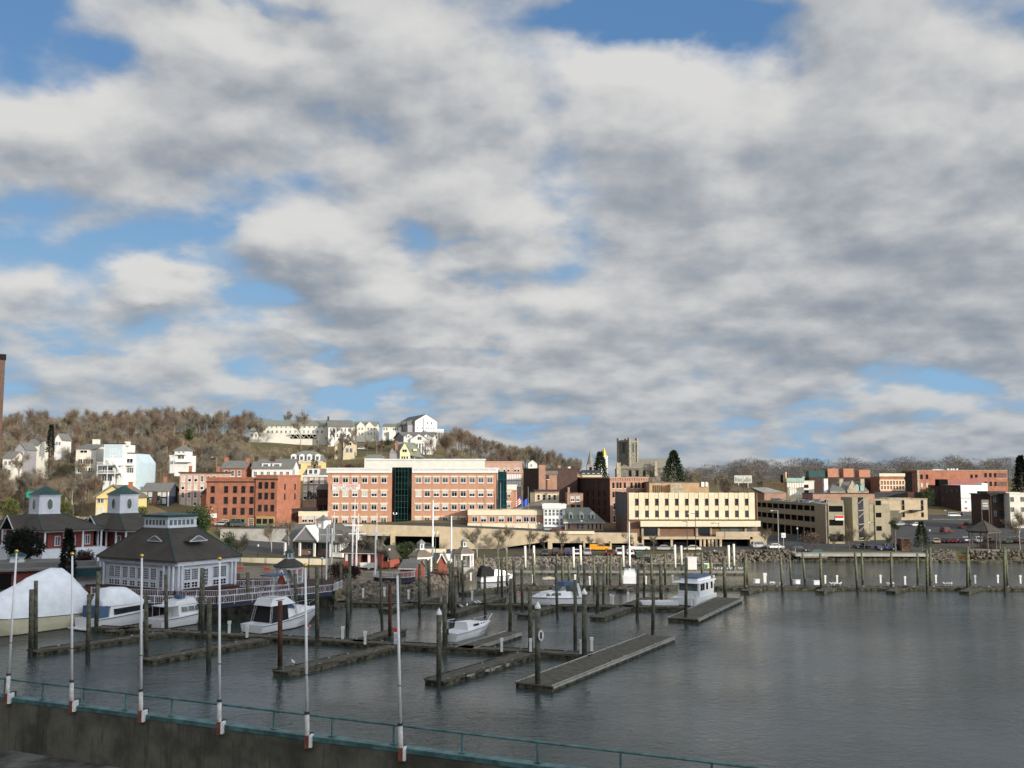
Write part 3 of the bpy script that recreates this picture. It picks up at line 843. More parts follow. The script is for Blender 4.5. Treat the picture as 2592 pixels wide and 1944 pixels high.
# banner: white with red capitals and grey digits
x0, x1 = b.s_of(841), b.s_of(911); z0, z1 = b.h_of(1239), b.h_of(1225.5)
bn = empty('banner', (0,0,0), 0, 'long white leasing banner with red capitals and phone number on the brick office', 'banner')
p0 = b.a+b.u*x0; bn.location = (p0.x, p0.y, b.zb+z0); bn.rotation_euler = (0,0,b.rz)
g = MB(); g.box(0, x1-x0, -.34, -.24, 0, z1-z0); g.build('cloth', M['trim_white'], bn)
def text(body, size, loc, m, parent, name='lettering', sx=1.0, align='CENTER', rx=pi/2, rz=0):
    cu = bpy.data.curves.new(name, 'FONT'); cu.body = body; cu.size = size; cu.align_x = align; cu.align_y = 'CENTER'; cu.extrude = .02; cu.offset = size*.012
    cu.materials.append(M[m]); o = bpy.data.objects.new(name, cu); COL.objects.link(o); o.parent = parent
    dg = bpy.context.evaluated_depsgraph_get(); me = bpy.data.meshes.new_from_object(o.evaluated_get(dg)); me.name = name
    bpy.data.objects.remove(o); o = bpy.data.objects.new(name, me); COL.objects.link(o); o.parent = parent
    o.location = loc; o.rotation_euler = (rx, 0, rz); o.scale = (sx, 1, 1); return o
text('NOW LEASING', 1.0, ((x1-x0)/2, -.37, (z1-z0)*.70), 'sign_red', bn, sx=1.15)
text('CALL 860 570-2000', .72, ((x1-x0)/2, -.37, (z1-z0)*.27), 'steel', bn, sx=1.05)

# -- low brick annexes either side of it --------------------------------------
def annex(label, pa, pb, D, top, mid, base, bot, cols, pys, pr=None):
    b = simple('brick_annex', label, 'building', pa, pb, D, top, bot, 9, 'brick_orange')
    b.band(b.h_of(mid), b.h, 'stone_cream', .12, 'fascia'); b.band(-2, b.h_of(base), 'stone_cream', .14, 'stone_base')
    b.flat(cap='stone_cream', ch=.3); b.pwin(cols, pys, 1.7, 1.75, mull='tcross', panes=['glass_dark','half_blind']); return b
annex('low brick wing with cream fascia left of the office building', 757, 829, 303, 1297, 1307, 1324, 1337, (772, 788, 806, 821), (1315,))
b = annex('long low brick wing with cream fascia in front of the office building', 1185, 1376, 296, 1293, 1304, 1324.5, 1346, (1202, 1224, 1246, 1269, 1290, 1313, 1332, 1349), (1314,))
g = MB()
for a_, c_ in ((1262, 1318), (1228, 1254)): g.box(b.s_of(a_), b.s_of(c_), -.2, -.142, b.h_of(1342), b.h_of(1334))
build_each(g, 'garage_door', M['trim_white'], b.o)

# -- big red brick block left -------------------------------------------------
b = simple('brick_block', 'large four-storey red brick block with green shopfronts left of the office building', 'building', 522, 645, 300, 1212, 1336, 15, 'brick_red', D2=298)
b.flat(cap='brick_red', ch=.5); b.band(b.h-1.1, b.h-.7, 'brick_dark', .15, 'string_course')
zs = [b.h_of(y) for y in (1239, 1266.5)]
b.windows([b.s_of(p) for p in (538, 572, 594.5, 615.5, 637)], zs, 1.25, 2.1, frame='brick_dark', mull='h')
b.windows([b.s_of(p) for p in (571, 593.5, 615, 636.5)], [b.h_of(1294)], 1.25, 2.1, frame='brick_dark', mull='h')
b.windows([b.s_of(571)], [b.h_of(1326)], 2.0, 2.6, frame='stone_cream', mull='grid'); b.windows([b.s_of(637)], [b.h_of(1325)], 1.6, 3.0, frame='stone_cream', mull='grid')
g = MB(); g.box(b.s_of(586), b.s_of(622), -.25, -.02, 0, b.h_of(1313)); sf = g.build('shopfront', M['green_paint'], b.o)
g = MB(); g.box(b.s_of(588), b.s_of(598), -.3, -.255, b.h_of(1322), b.h_of(1314)); g.box(b.s_of(600), b.s_of(610), -.3, -.255, .1, b.h_of(1314)); g.box(b.s_of(612), b.s_of(620), -.3, -.255, b.h_of(1322), b.h_of(1314)); build_each(g, 'shop_window', M['glass_dark'], sf)
g = MB(); g.box(b.s_of(534), b.s_of(550), -.2, -.05, b.h_of(1311), b.h_of(1300)); g.build('sign_board', M['trim_white'], b.o)
g = MB(); g.loft([[(-3.2, 3.2, -3), (0, 0.02, -3), (.02, 8, -3), (-3.2, 8, -3)], [(-3.2, 3.2, b.h-4.5), (0, .02, b.h-4.5), (.02, 8, b.h-4.5), (-3.2, 8, b.h-4.5)]]); g.build('bay', M['brick_red'], b.o)
g = MB(); g.loft([[(-3.5, 2.9, b.h-4.49), (-.02, -.2, b.h-4.49), (-.02, 8.2, b.h-4.49), (-3.5, 8.2, b.h-4.49)], [(-.4, 3, b.h-2.0), (-.02, 2, b.h-2), (-.02, 7, b.h-2), (-.4, 7, b.h-2)]]); g.build('bay_roof', M['roof_dark'], b.o)
b2 = simple('brick_block', 'taller right end of the red brick block, three windows wide with gold-framed shopfront', 'building', 646, 701, 297.6, 1206, 1338, 16, 'brick_red', D2=296)
b2.flat(cap='brick_red', ch=.5); b2.band(b2.h-1.0, b2.h-.6, 'brick_dark', .15, 'string_course')
b2.windows([b2.s_of(p) for p in (658.5, 674, 690)], [b2.h_of(y) for y in (1228.5, 1255.5, 1286)], 1.15, 2.0, frame='brick_dark', mull='h')
g = MB(); g.box(b2.s_of(650), b2.s_of(696), -.25, -.02, 0, b2.h_of(1307)); sf = g.build('shopfront', M['tan_trim'] if 'tan_trim' in M else mat('gilt_trim', (.50,.33,.12), var=.08), b2.o)
g = MB()
for a_, c_ in ((651.5, 664), (667, 679), (682, 694.5)): g.box(b2.s_of(a_), b2.s_of(c_), -.3, -.255, b2.h_of(1326), b2.h_of(1313))
g.box(b2.s_of(667), b2.s_of(679), -.3, -.255, .1, b2.h_of(1332))
build_each(g, 'shop_window', M['glass_dark'], sf)
g = MB(); g.box(b2.s_of(650.5), b2.s_of(695.5), -.42, -.31, b2.h_of(1331), b2.h_of(1327.5)); g.box(b2.s_of(652), b2.s_of(664), -.36, -.26, .05, b2.h_of(1332)); g.build('awning', M['green_paint'], sf)
b2.windows([5, 12], [b2.h_of(1233), b2.h_of(1258)], .8, 1.8, face='R', frame='brick_dark', mull='h')

# -- houses and blocks on the slope, left -------------------------------------
b = simple('row_building', 'pale brick four-storey row building with dark cornice behind the red brick block', 'building', 453, 552, 330, 1198, 1285, 14, 'brick_pink', zb=ZP(1290, 330))
b.flat(cap='roof_dark', ch=.45, ov=.4); b.pwin((462, 478.5, 494, 510, 526, 541), (1212, 1232, 1253, 1272), 1.1, 2.0, mull='h', panes=['half_blind','blind','glass_grey'], sill='trim_white')
b.chimney(1.5, 6, b.h, b.h+2.3, 'brick_red'); b.chimney(b.L-2, 6, b.h, b.h+2.2, 'brick_red')
b = simple('brick_house', 'small red brick house with three white windows and end chimneys above the row building', 'house', 560, 618, 352, 1184, 1225, 9, 'brick_red')
b.gable(b.h, 2.4, 'roof_grey', 'u', wallm='brick_red'); b.pwin((571, 587, 604), (1198,), 1.3, 2.1, mull='h', pane='glass_grey', sill='trim_white')
b.chimney(.2, 4.5, b.h, b.h+3.6, 'brick_red', 1.2); b.chimney(b.L-.2, 4.5, b.h, b.h+3.3, 'brick_red', 1.2)
b = simple('white_block', 'long white house with grey roof, shed dormers and a dark central chimney', 'house', 636, 738, 352, 1185, 1250, 11, 'clap_white', zb=ZP(1262, 352))
b.gable(b.h, 3.2, 'roof_grey', 'u', wallm='clap_white'); b.pwin((645, 662, 678, 695, 711, 727), (1200, 1220, 1238), 1.2, 1.9, mull='cross', pane='glass_grey')
g = MB(); g.box(b.s_of(659), b.s_of(680), .8, 4, b.h+.3, b.h+1.7); g.box(b.s_of(686), b.s_of(707), .8, 4, b.h+.3, b.h+1.7); d_ = g.build('dormer', M['clap_white'], b.o)
g = MB(); g.box(b.s_of(663), b.s_of(675), .74, .797, b.h+.7, b.h+1.4); g.box(b.s_of(690), b.s_of(704), .74, .797, b.h+.7, b.h+1.4); g.build('pane', M['glass_grey'], d_)
b.chimney(b.s_of(682), 4.5, b.h+.5, b.h+4.2, 'brick_dark', 1.3); b.chimney(.3, 4.5, b.h, b.h+4.0, 'brick_dark', 1.1)
b.box('door', b.s_of(730), b.s_of(736), -.08, -.003, b.h_of(1247), b.h_of(1236), 'clap_navy')
b = simple('mansard_house', 'cream yellow house with grey mansard roof and white dormers on the slope', 'house', 731, 812, 402, 1168, 1203, 10, 'clap_yellow', zb=ZP(1206, 402))
b.band(b.h-.35, b.h, 'trim_white', .45, 'eave')
b.hip(b.h+.003, 2.8, 'roof_grey', .3, top=(b.L/2-.9, 4.0)); b.hip(b.h+2.81, 1.7, 'roof_greygreen', -.8, top=(1.8, .4), name='upper_roof')
for p in (741, 762, 781, 802):
    x = b.s_of(p); g = MB(); g.box(x-1.0, x+1.0, -.5, 1.5, b.h+.3, b.h+2.3); g.loft([[(x-1.2,-.6,b.h+2.31),(x+1.2,-.6,b.h+2.31),(x+1.2,1.5,b.h+2.31),(x-1.2,1.5,b.h+2.31)],[(x-.3,-.6,b.h+3.0),(x+.3,-.6,b.h+3.0),(x+.3,1.5,b.h+3.0),(x-.3,1.5,b.h+3.0)]])
    d_ = g.build('dormer', M['trim_white'], b.o); g = MB(); g.box(x-.55, x+.55, -.56, -.503, b.h+.6, b.h+2.0); g.build('pane', M['glass_grey'], d_)
b.windows([b.s_of(p) for p in (757, 795)], [b.h_of(1180)], 1.2, 2.0, mull='h', pane='glass_grey'); b.chimney(b.L*.55, 5, b.h+3, b.h+5.4, 'brick_dark')
b = simple('mansard_house', 'dark brick mansard house with white cornice and many white windows left of the office building', 'house', 766, 825, 337, 1203, 1262, 13, 'brick_brown', zb=ZP(1268, 337))
b.band(b.h-.5, b.h, 'trim_white', .5, 'eave'); b.hip(b.h+.003, 2.3, 'roof_grey', .35, top=(b.L/2-1.0, 5.2))
b.pwin((772, 787.5, 800, 814.5), (1216, 1237, 1257), 1.15, 2.0, mull='h', panes=['half_blind','blind'], sill='trim_white')
g = MB(); x = b.s_of(792); g.box(x-2.0, x+2.0, -.4, 2, b.h+.2, b.h+2.2); d_ = g.build('dormer', M['trim_white'], b.o); g = MB(); g.box(x-1.4, x-.3, -.46, -.403, b.h+.5, b.h+1.9); g.box(x+.3, x+1.4, -.46, -.403, b.h+.5, b.h+1.9); g.build('pane', M['glass_grey'], d_)
for p in (779, 806): b.chimney(b.s_of(p), .8, b.h, b.h+3.1, 'brick_brown', .9)
b = simple('brick_house', 'dark shaded brick building tucked against the left end of the office building', 'building', 801, 829, 312, 1238, 1296, 7, 'brick_dark')
b.hip(b.h, 1.6, 'roof_grey', .3, top=(1.0, 2)); b.pwin((812, 824), (1252, 1285), 1.2, 1.8, frame='brick_dark', mull='v')
b = simple('garden_shed', 'dark roofed carport beside the red brick block', 'carport', 733, 800, 306, 1290, 1300, 12, 'brick_dark', zb=ZP(1302, 306)); b.box('roof', -.4, b.L+.2, -.4, 12, b.h+.003, b.h+.3, 'roof_dark')

b = simple('navy_house', 'dark navy clapboard house with white trim and red door on the left slope', 'house', 360, 426, 325, 1242, 1276, 9, 'clap_navy')
b.gable(b.h, 2.4, 'roof_grey', 'u', wallm='clap_navy'); g = MB(); g.box(-.1, .25, -.12, .2, -2, b.h); g.box(b.L-.25, b.L+.1, -.12, .2, -2, b.h); g.box(.26, b.L-.26, -.12, .2, b.h-.3, b.h); g.build('trim', M['trim_white'], b.o)
b.pwin((367.5, 380, 403.5, 415.5), (1250.5, 1268), 1.15, 1.7, mull='h', pane='blind'); b.windows([b.s_of(392)], [b.h_of(1250.5)], 1.1, 1.7, frame='clap_red', pane='glass_grey'); b.box('door', b.s_of(385), b.s_of(399), -.5, -.02, -.3, b.h_of(1262), 'brick_red'); b.chimney(b.s_of(403), 5, b.h+1, b.h+4.3, 'brick_red')
b = simple('small_house', 'small dark wing with big white windows attached left of the navy house', 'house wing', 343, 359, 326, 1244, 1276, 6, 'clap_navy'); b.flat(cap='trim_white'); b.pwin((347.5, 354.5), (1252, 1267), 1.2, 2.0, mull='h', pane='blind')
b = simple('yellow_house', 'yellow gable-fronted house with eye-shaped vent above the pavilion roofs', 'house', 243, 330, 290, 1258, 1305, 13, 'clap_yellow')
b.gable(b.h, 3.3, 'roof_brown', 'v', wallm='clap_yellow', ov=.6); b.chimney(b.s_of(309), 6, b.h, b.h+4.2, 'brick_red', 1.0)
g = MB(); L = b.L
g.loft([[(-.7,-.65,b.h-.35),(L/2,-.65,b.h+3.35),(L/2,-.65,b.h+3.8),(-.7,-.65,b.h+.05)],[(-.7,-.2,b.h-.35),(L/2,-.2,b.h+3.35),(L/2,-.2,b.h+3.8),(-.7,-.2,b.h+.05)]]); g.loft([[(L+.7,-.65,b.h-.35),(L/2,-.65,b.h+3.35),(L/2,-.65,b.h+3.8),(L+.7,-.65,b.h+.05)],[(L+.7,-.2,b.h-.35),(L/2,-.2,b.h+3.35),(L/2,-.2,b.h+3.8),(L+.7,-.2,b.h+.05)]]); g.box(-.6, L+.6, -.6, -.02, b.h-.5, b.h-.36); g.build('pediment_trim', M['roof_greygreen'], b.o)
g = MB(); g.xprism([(L/2-1.3, b.h+1.2), (L/2, b.h+.85), (L/2+1.3, b.h+1.2), (L/2, b.h+1.65)], -.12, -.003); g.build('gable_vent', M['trim_white'], b.o)
b.pwin((250.5, 259), (1267.5,), .95, 1.4, mull='v'); b.pwin((256,), (1292,), 1.8, 2.2, mull='grid', pane='blind')

b = simple('hillside_house', 'tall cream house behind branches, left of the white balcony house', 'house', 187, 238, 345, 1137, 1216, 10, 'clap_cream')
b.gable(b.h, 1.2, 'roof_grey', 'u', wallm='clap_cream', ov=.3); b.pwin((207,), (1143,), 2.6, 1.0, mull='v', pane='glass_dark'); b.pwin((199, 212, 226), (1168, 1190, 1208), 1.6, 1.8, mull='v')
g = MB()
for y in (1175, 1198): g.box(b.s_of(195), b.s_of(228), -1.8, -.01, b.h_of(y)-.2, b.h_of(y)); 
g.build('balcony', M['clap_tan'], b.o)
b = simple('hillside_house', 'grey shingled house with a cupola seen behind the cream hillside house', 'house', 200, 252, 358, 1132, 1180, 9, 'clap_grey'); b.hip(b.h, 1.2, 'roof_grey', .3, top=(3,2)); g = MB(); x = b.s_of(226); g.box(x-1, x+1, 3, 5, b.h+1.2, b.h+3.0); g.build('cupola', M['clap_cream'], b.o)

b = simple('balcony_house', 'white three-storey house with stacked balconies and outside stairs on the left hillside', 'house', 258, 309, 338, 1124, 1218, 10, 'clap_white')
b.h = b.h; b.box('roof', -.3, b.L+.3, -.3, 10.3, b.h+.003, b.h+.3, 'roof_dark')
wc = mat('clap_ice', (.47,.58,.63), kind='siding', var=.04); MATS['clap_ice'] = wc
b.box('blue_panel', .4, b.L-.5, -.06, -.003, b.h_of(1159), b.h-.3, wc)
b.pwin((281,), (1138,), 2.2, .8, mull='v'); b.pwin((281,), (1148,), 2.2, 1.3, mull='cross'); b.windows([b.s_of(293), b.s_of(296.5), b.s_of(300)], [b.h_of(1146)], .45, 2.2, mull='n')
g = MB()
for y in (1177, 1198): g.box(-1.2, b.L+.4, -2.6, -.01, b.h_of(y)-.2, b.h_of(y))
for x in (-1.0, 2.4, 5.0, b.L+.2):
    g.box(x-.1, x+.1, -2.5, -2.3, -1.5, b.h_of(1177)-.21)
bal = g.build('balcony', M['trim_cool'], b.o)
g = MB()
for y in (1177, 1198):
    z = b.h_of(y); g.box(-1.2, b.L+.4, -2.62, -2.56, z+.9, z+1.0)
    k = -1.1
    while k < b.L+.3: g.box(k, k+.07, -2.61, -2.57, z+.01, z+.89); k += .35
g.build('railing', M['trim_white'], bal)
g = MB(); xa, xb = b.s_of(289), b.s_of(317); z1_, z0_ = b.h_of(1160), b.h_of(1203)
g.loft([[(xa,-3.6,z1_-.3),(xa,-2.65,z1_-.3),(xa,-2.65,z1_+.1),(xa,-3.6,z1_+.1)],[(xb,-3.6,z0_-.3),(xb,-2.65,z0_-.3),(xb,-2.65,z0_+.1),(xb,-3.6,z0_+.1)]]); g.loft([[(xa,-3.65,z1_+.9),(xa,-3.58,z1_+.9),(xa,-3.58,z1_+1.1),(xa,-3.65,z1_+1.1)],[(xb,-3.65,z0_+.9),(xb,-3.58,z0_+.9),(xb,-3.58,z0_+1.1),(xb,-3.65,z0_+1.1)]])
g.build('stairs', M['trim_white'], b.o)
b.pwin((262, 276), (1190, 1211), 1.8, 1.9, mull='v', pane='glass_grey')
g = MB(); g.box(b.L-.2, b.L+1.0, 1, 3, b.h-.5, b.h+.9); g.build('parapet', M['clap_white'], b.o)
b = simple('balcony_house', 'lower white wing with clipped roof corner right of the balcony house', 'house', 311, 341, 341, 1148, 1200, 12, 'clap_white', zb=ZP(1216, 341))
b.box('roof', -.1, b.L+.2, -.3, 12.2, b.h+.003, b.h+.3, 'roof_dark'); b.pwin((325,), (1167,), 2.2, 1.8, mull='v'); b.pwin((319, 330), (1190,), 1.6, 2.0, mull='v', pane='glass_grey')
g = MB(); z = b.h_of(1177); g.box(-.2, b.L-.3, -1.8, -.01, z-.2, z); g.box(-.2, b.L-.3, -1.82, -1.76, z+.8, z+.9); g.build('balcony', M['trim_cool'], b.o)
g = MB(); g.loft([[(b.L+.003,0,-4),(b.L+.003,12,-4),(b.L+2.6,12,-4),(b.L+2.6,0,-4)],[(b.L+.003,0,b.h_of(1172)),(b.L+.003,12,b.h_of(1172)),(b.L+2.6,12,b.h_of(1172)),(b.L+2.6,0,b.h_of(1172))],[(b.L+.003,0,b.h),(b.L+.003,12,b.h),(b.L+.1,12,b.h),(b.L+.1,0,b.h)]]); g.build('side_bay', wc, b.o)

b = simple('hip_house', 'small square white house with pyramid roof and side wings on the left hillside', 'house', 438, 472, 345, 1140, 1176, 5, 'clap_white')
b.hip(b.h, 2.0, 'roof_grey', .5, top=(.05,.05)); b.chimney(b.s_of(453), 2.4, b.h+1.2, b.h+3.0, 'brick_red', .5); b.pwin((450, 461), (1145,), .8, .6, mull='v', pane='glass_grey'); b.pwin((455,), (1157,), 2.4, 1.4, mull='v', pane='glass_grey')
g = MB(); g.box(-2.0, -.003, .5, 4, -3, b.h_of(1152)); g.box(b.L+.003, b.L+1.6, .5, 4, -3, b.h_of(1154)); build_each(g, 'side_wing', M['clap_white'], b.o)
g = MB(); g.box(b.s_of(446), b.s_of(470), -1.6, -.01, b.h_of(1151), b.h_of(1150)+.1); g.box(.8, b.L+1.6, -1.8, -.01, b.h_of(1170), b.h_of(1163)); g.box(.3, .45, -1.7, -1.5, -3, b.h_of(1151)); g.build('porch', M['trim_white'], b.o)
for i, (a_, c_, t, bt, D_, m_, lb) in enumerate(((2, 28, 1160, 1203, 330, 'clap_cream', 'pale house at the far left behind bare trees'), (32, 58, 1137, 1200, 336, 'clap_grey', 'narrow grey-white house behind bare trees at far left'), (60, 90, 1128, 1175, 352, 'clap_cream', 'cream house with tiny cupola behind bare trees at far left'), (132, 150, 1112, 1130, 372, 'clap_white', 'small white gabled house high behind the tall spruce'))):
    b = simple('hillside_house', lb, 'house', a_, c_, D_, t, bt, 8, m_, zb=ZP(bt+8, D_)); b.gable(b.h, 2.2, 'roof_grey', 'v' if i in (1, 3) else 'u', wallm=m_, ov=.3)
    b.windows([b.L*.3, b.L*.7], [b.h-1.6, b.h-4.4] if b.h > 6 else [b.h-1.6], .9, 1.4, pane='glass_grey')

# -- white apartments along the hilltop ---------------------------------------
b = simple('apartment_row', 'long white hilltop apartment row with grey-green roof and braced balconies', 'apartment building', 662, 828, 532, 1077, 1118, 12, 'clap_cream', zb=ZP(1121, 532))
b.gable(b.h, 3.0, 'roof_greygreen', 'u', wallm='clap_cream'); b.pwin([672+i*12 for i in range(13)], (1081,), 1.0, .9, mull='v', pane='glass_grey'); b.pwin([674+i*11.5 for i in range(13)], (1093,), 1.1, 1.6, mull='v', pane='glass_grey')
g = MB(); z = b.h_of(1100); xa, xb = b.s_of(732), b.s_of(798); g.box(xa, xb, -2.5, -.01, z, z+.3); g.box(xa, xb, -2.5, -2.4, z+1.2, z+1.35)
k = xa
while k <= xb: g.tube((k, -2.2, z), (k+1.4, -.1, z-2), .12, .12, 4); g.tube((k+2.8, -2.2, z), (k+1.4, -.1, z-2), .12, .12, 4); k += 2.9
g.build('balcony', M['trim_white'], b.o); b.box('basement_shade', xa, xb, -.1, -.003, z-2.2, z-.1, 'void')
b = simple('apartment_row', 'low cream end of the hilltop apartments half hidden by bare trees', 'apartment building', 628, 660, 528, 1092, 1118, 10, 'clap_cream', zb=ZP(1121, 528)); b.gable(b.h, 2, 'roof_greygreen', 'u', wallm='clap_cream'); b.pwin((634, 644, 654), (1102,), 1.1, 1.8, pane='glass_grey')
b = simple('apartment_block', 'white hilltop block with grey roof, shaded gable end on its left', 'apartment building', 828, 889, 522, 1080, 1116, 15, 'clap_white', zb=ZP(1119, 522)); b.gable(b.h, 3.8, 'roof_grey', 'u', wallm='clap_white'); b.pwin((834, 842, 851, 862, 871, 880), (1088, 1102), 1.0, 1.9, mull='h', pane='glass_grey'); b.chimney(.3, 7, b.h+2, b.h+5.6, 'brick_dark')
b.o.rotation_euler[2] += .25
b = simple('apartment_block', 'cream hilltop apartments with two front gables behind parked cars', 'apartment building', 889, 950, 545, 1078, 1108, 12, 'clap_cream', zb=ZP(1110, 545)); b.gable(b.h, 2.6, 'roof_greygreen', 'u', wallm='clap_cream')
for p in (912, 934):
    x = b.s_of(p); b.gable(b.h, 2.4, 'roof_greygreen', 'v', ov=.25, wallm='clap_cream', x0=x-2.3, x1=x+2.3, y0=-1.2, y1=5, name='cross_roof'); b.box('front_bay', x-2.3, x+2.3, -1.2, -.003, -2, b.h, 'clap_cream')
b.windows([b.s_of(p) for p in (908, 915, 931, 938)], [b.h-1.6, b.h-4.4], .9, 1.4, pane='glass_grey', off=1.2); b.pwin((896, 902, 923, 945), (1085, 1098), .9, 1.4, pane='glass_grey')
b = simple('apartment_block', 'narrow cream gabled building behind the hilltop block', 'apartment building', 868, 888, 560, 1074, 1100, 12, 'clap_cream'); b.gable(b.h, 2.4, 'roof_greygreen', 'v', wallm='clap_cream')
b = simple('apartment_block', 'cream hilltop block with dark shaded left end next to the tall white gable building', 'apartment building', 966, 1014, 528, 1080, 1107, 20, 'clap_cream', zb=ZP(1110, 528)); b.gable(b.h, 2.0, 'roof_greygreen', 'u', wallm='clap_cream'); b.pwin((970, 977, 994, 999, 1004), (1086,), .7, 1.3, pane='glass_dark'); b.pwin((973, 992, 1006), (1099,), 1.0, 1.8, pane='glass_grey')
x = b.s_of(990); b.box('front_bay', b.s_of(984), b.s_of(1001), -2, -.003, -2, b.h_of(1092), 'clap_white')
b = simple('gable_building', 'tallest white gable-ended building at the top of the hill with a deck on stilts', 'apartment building', 1049, 1105, 520, 1066, 1091, 30, 'clap_white', D2=525, zb=ZP(1112, 522))
b.gable(b.h, 3.6, 'roof_grey', 'v', wallm='clap_white', ov=.3); b.box('corner_board', b.s_of(1070)-.15, b.s_of(1070)+.15, -.06, -.003, 0, b.h+1.5, 'roof_dark')
b.pwin((1081, 1091), (1071,), .7, 1.4, pane='glass_dark'); b.pwin((1055, 1068, 1078, 1083, 1090, 1096), (1084,), .7, .9, pane='glass_dark')
g = MB(); z = b.h_of(1093); g.box(b.s_of(1073), b.s_of(1117), -3, -.01, z-.3, z); g.box(b.s_of(1073), b.s_of(1117), -3, -2.9, z+.3, z+1.4); g.box(b.L+.003, b.s_of(1117), -2.89, 8, z-.3, z); dk = g.build('deck', M['trim_white'], b.o)
g = MB()
for p in (1086, 1094, 1102, 1110, 1115):
    x = b.s_of(p); g.box(x-.2, x+.2, -2.8, -2.4, -11, z-.31)
build_each(g, 'stilt', M['stone_tan'], dk)
for i, (t0, hh) in enumerate(((2, 3.0), (10, 3.2), (18, 3.0))):
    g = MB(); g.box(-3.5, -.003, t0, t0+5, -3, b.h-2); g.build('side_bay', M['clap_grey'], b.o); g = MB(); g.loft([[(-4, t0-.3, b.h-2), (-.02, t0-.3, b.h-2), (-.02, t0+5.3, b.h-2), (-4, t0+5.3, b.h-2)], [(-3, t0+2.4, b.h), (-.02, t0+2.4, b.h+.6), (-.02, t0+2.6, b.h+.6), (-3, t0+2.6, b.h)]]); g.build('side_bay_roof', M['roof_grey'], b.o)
b = simple('columned_house', 'white three-gabled house with tall columned front below the hilltop', 'house', 1022, 1095, 470, 1106, 1152, 18, 'clap_white', zb=ZP(1160, 470)); L = b.L
b.gable(b.h, 2.6, 'roof_grey', 'u', wallm='clap_white')
for p, wv, y0_, hz in ((1034, 2.5, -1.0, 0), (1080, 2.2, -1.0, 0), (1061, 4.2, -2.2, -1.2)):
    x = b.s_of(p); b.box('front_bay', x-wv, x+wv, y0_, -.003, b.h_of(1123) if p == 1061 else -2, b.h+hz, 'clap_white'); b.gable(b.h+hz, wv*.62, 'roof_grey', 'v', ov=.3, wallm='clap_white', x0=x-wv, x1=x+wv, y0=y0_, y1=6, name='cross_roof')
g = MB()
for p in (1045, 1052, 1059, 1066, 1073, 1080): x = b.s_of(p); g.box(x-.3, x+.3, -2.1, -1.6, -2, b.h_of(1123))
build_each(g, 'column', M['trim_white'], b.o)
b.pwin((1062,), (1110,), 2.0, 1.6, off=2.2, mull='v', pane='glass_grey'); b.pwin((1028, 1034, 1082), (1105,), .7, 1.2, off=1.0, pane='glass_grey'); b.pwin((1062, 1076), (1129,), 1.8, 2.6, pane='glass_dark', mull='v'); b.pwin((1073, 1085), (1145,), 1.0, 1.8, pane='glass_grey')
b = simple('shaded_gable', 'shaded left gable wall of the columned white house, shade painted as blue-grey', 'house wing', 996, 1021, 484, 1108, 1150, 5, 'clap_grey', D2=470.5, zb=ZP(1156, 465)); b.gable(b.h, 2.6, 'roof_grey', 'v', wallm='clap_grey')  # grey siding: shade of the white house's left gable put into the colour
b = simple('gable_house', 'pale yellow steep-gabled house with grey roof and brick chimney behind the office roof', 'house', 1011, 1036, 405, 1142, 1170, 9, 'clap_pale_yellow', zb=ZP(1178, 405))
b.gable(b.h, 3.6, 'roof_greygreen', 'v', wallm='clap_pale_yellow', ov=.25); b.pwin((1023,), (1141,), 2.0, 1.3, mull='v'); b.pwin((1017, 1023, 1030), (1160,), .6, 1.6, mull='n', frame='roof_greygreen')
g = MB(); x0, x1 = b.s_of(984), b.s_of(1068)
g.loft([[(x0, 1.2, b.h_of(1144)), (x1, 1.2, b.h_of(1158)), (x1, 9, b.h_of(1158)), (x0, 9, b.h_of(1144))], [(b.s_of(997), 4.5, b.h_of(1117)), (b.s_of(1046), 4.5, b.h_of(1120)), (b.s_of(1046), 5.5, b.h_of(1120)), (b.s_of(997), 5.5, b.h_of(1117))]]); g.build('main_roof', M['roof_greygreen'], b.o)
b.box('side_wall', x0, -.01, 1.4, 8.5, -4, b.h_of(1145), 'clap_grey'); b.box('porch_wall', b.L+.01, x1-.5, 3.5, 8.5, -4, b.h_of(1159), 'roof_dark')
g = MB(); g.box(b.L+.02, x1-.2, 1.5, 1.65, b.h_of(1170), b.h_of(1165)); g.box(b.s_of(1048)-.1, b.s_of(1048)+.1, 1.5, 1.7, b.h_of(1170), b.h_of(1158)); g.build('porch_railing', M['clap_pale_yellow'], b.o)
b.chimney(b.s_of(1001), 1.6, b.h_of(1140), b.h_of(1117), 'brick_red', 1.0); x = b.s_of(1048); g = MB(); g.box(x-.7, x+.7, 1.6, 3.5, b.h_of(1141), b.h_of(1136)); g.build('dormer', M['clap_pale_yellow'], b.o)
b = simple('tan_house', 'small tan house with brown roof between bare trees below the hilltop block', 'house', 866, 893, 452, 1120, 1148, 9, 'clap_tan', zb=ZP(1152, 452)); b.gable(b.h, 2.6, 'roof_brown', 'v', wallm='clap_tan'); b.pwin((882,), (1124,), 2.2, 1.4, pane='glass_dark', mull='v'); b.pwin((877, 887), (1140,), 1.4, 2.2, pane='glass_grey', mull='v'); b.chimney(b.s_of(877), .5, b.h, b.h+3.2, 'brick_dark', .9)
b = simple('tan_house', 'brown-roofed rear part of the small tan house', 'house wing', 845, 864, 455, 1126, 1148, 12, 'clap_tan', zb=ZP(1152, 455)); b.gable(b.h, 3.0, 'roof_brown', 'v', wallm='clap_tan')
b = simple('white_garage', 'low white three-door garage with hip roof just above the office roof', 'garage', 921, 966, 398, 1158, 1172, 8, 'clap_white', zb=ZP(1176, 398)); b.hip(b.h, 1.3, 'roof_greygreen', .4, top=(2.2, .3)); b.pwin((930, 944, 958), (1166,), 1.8, 1.5, mull='v', pane='blind')

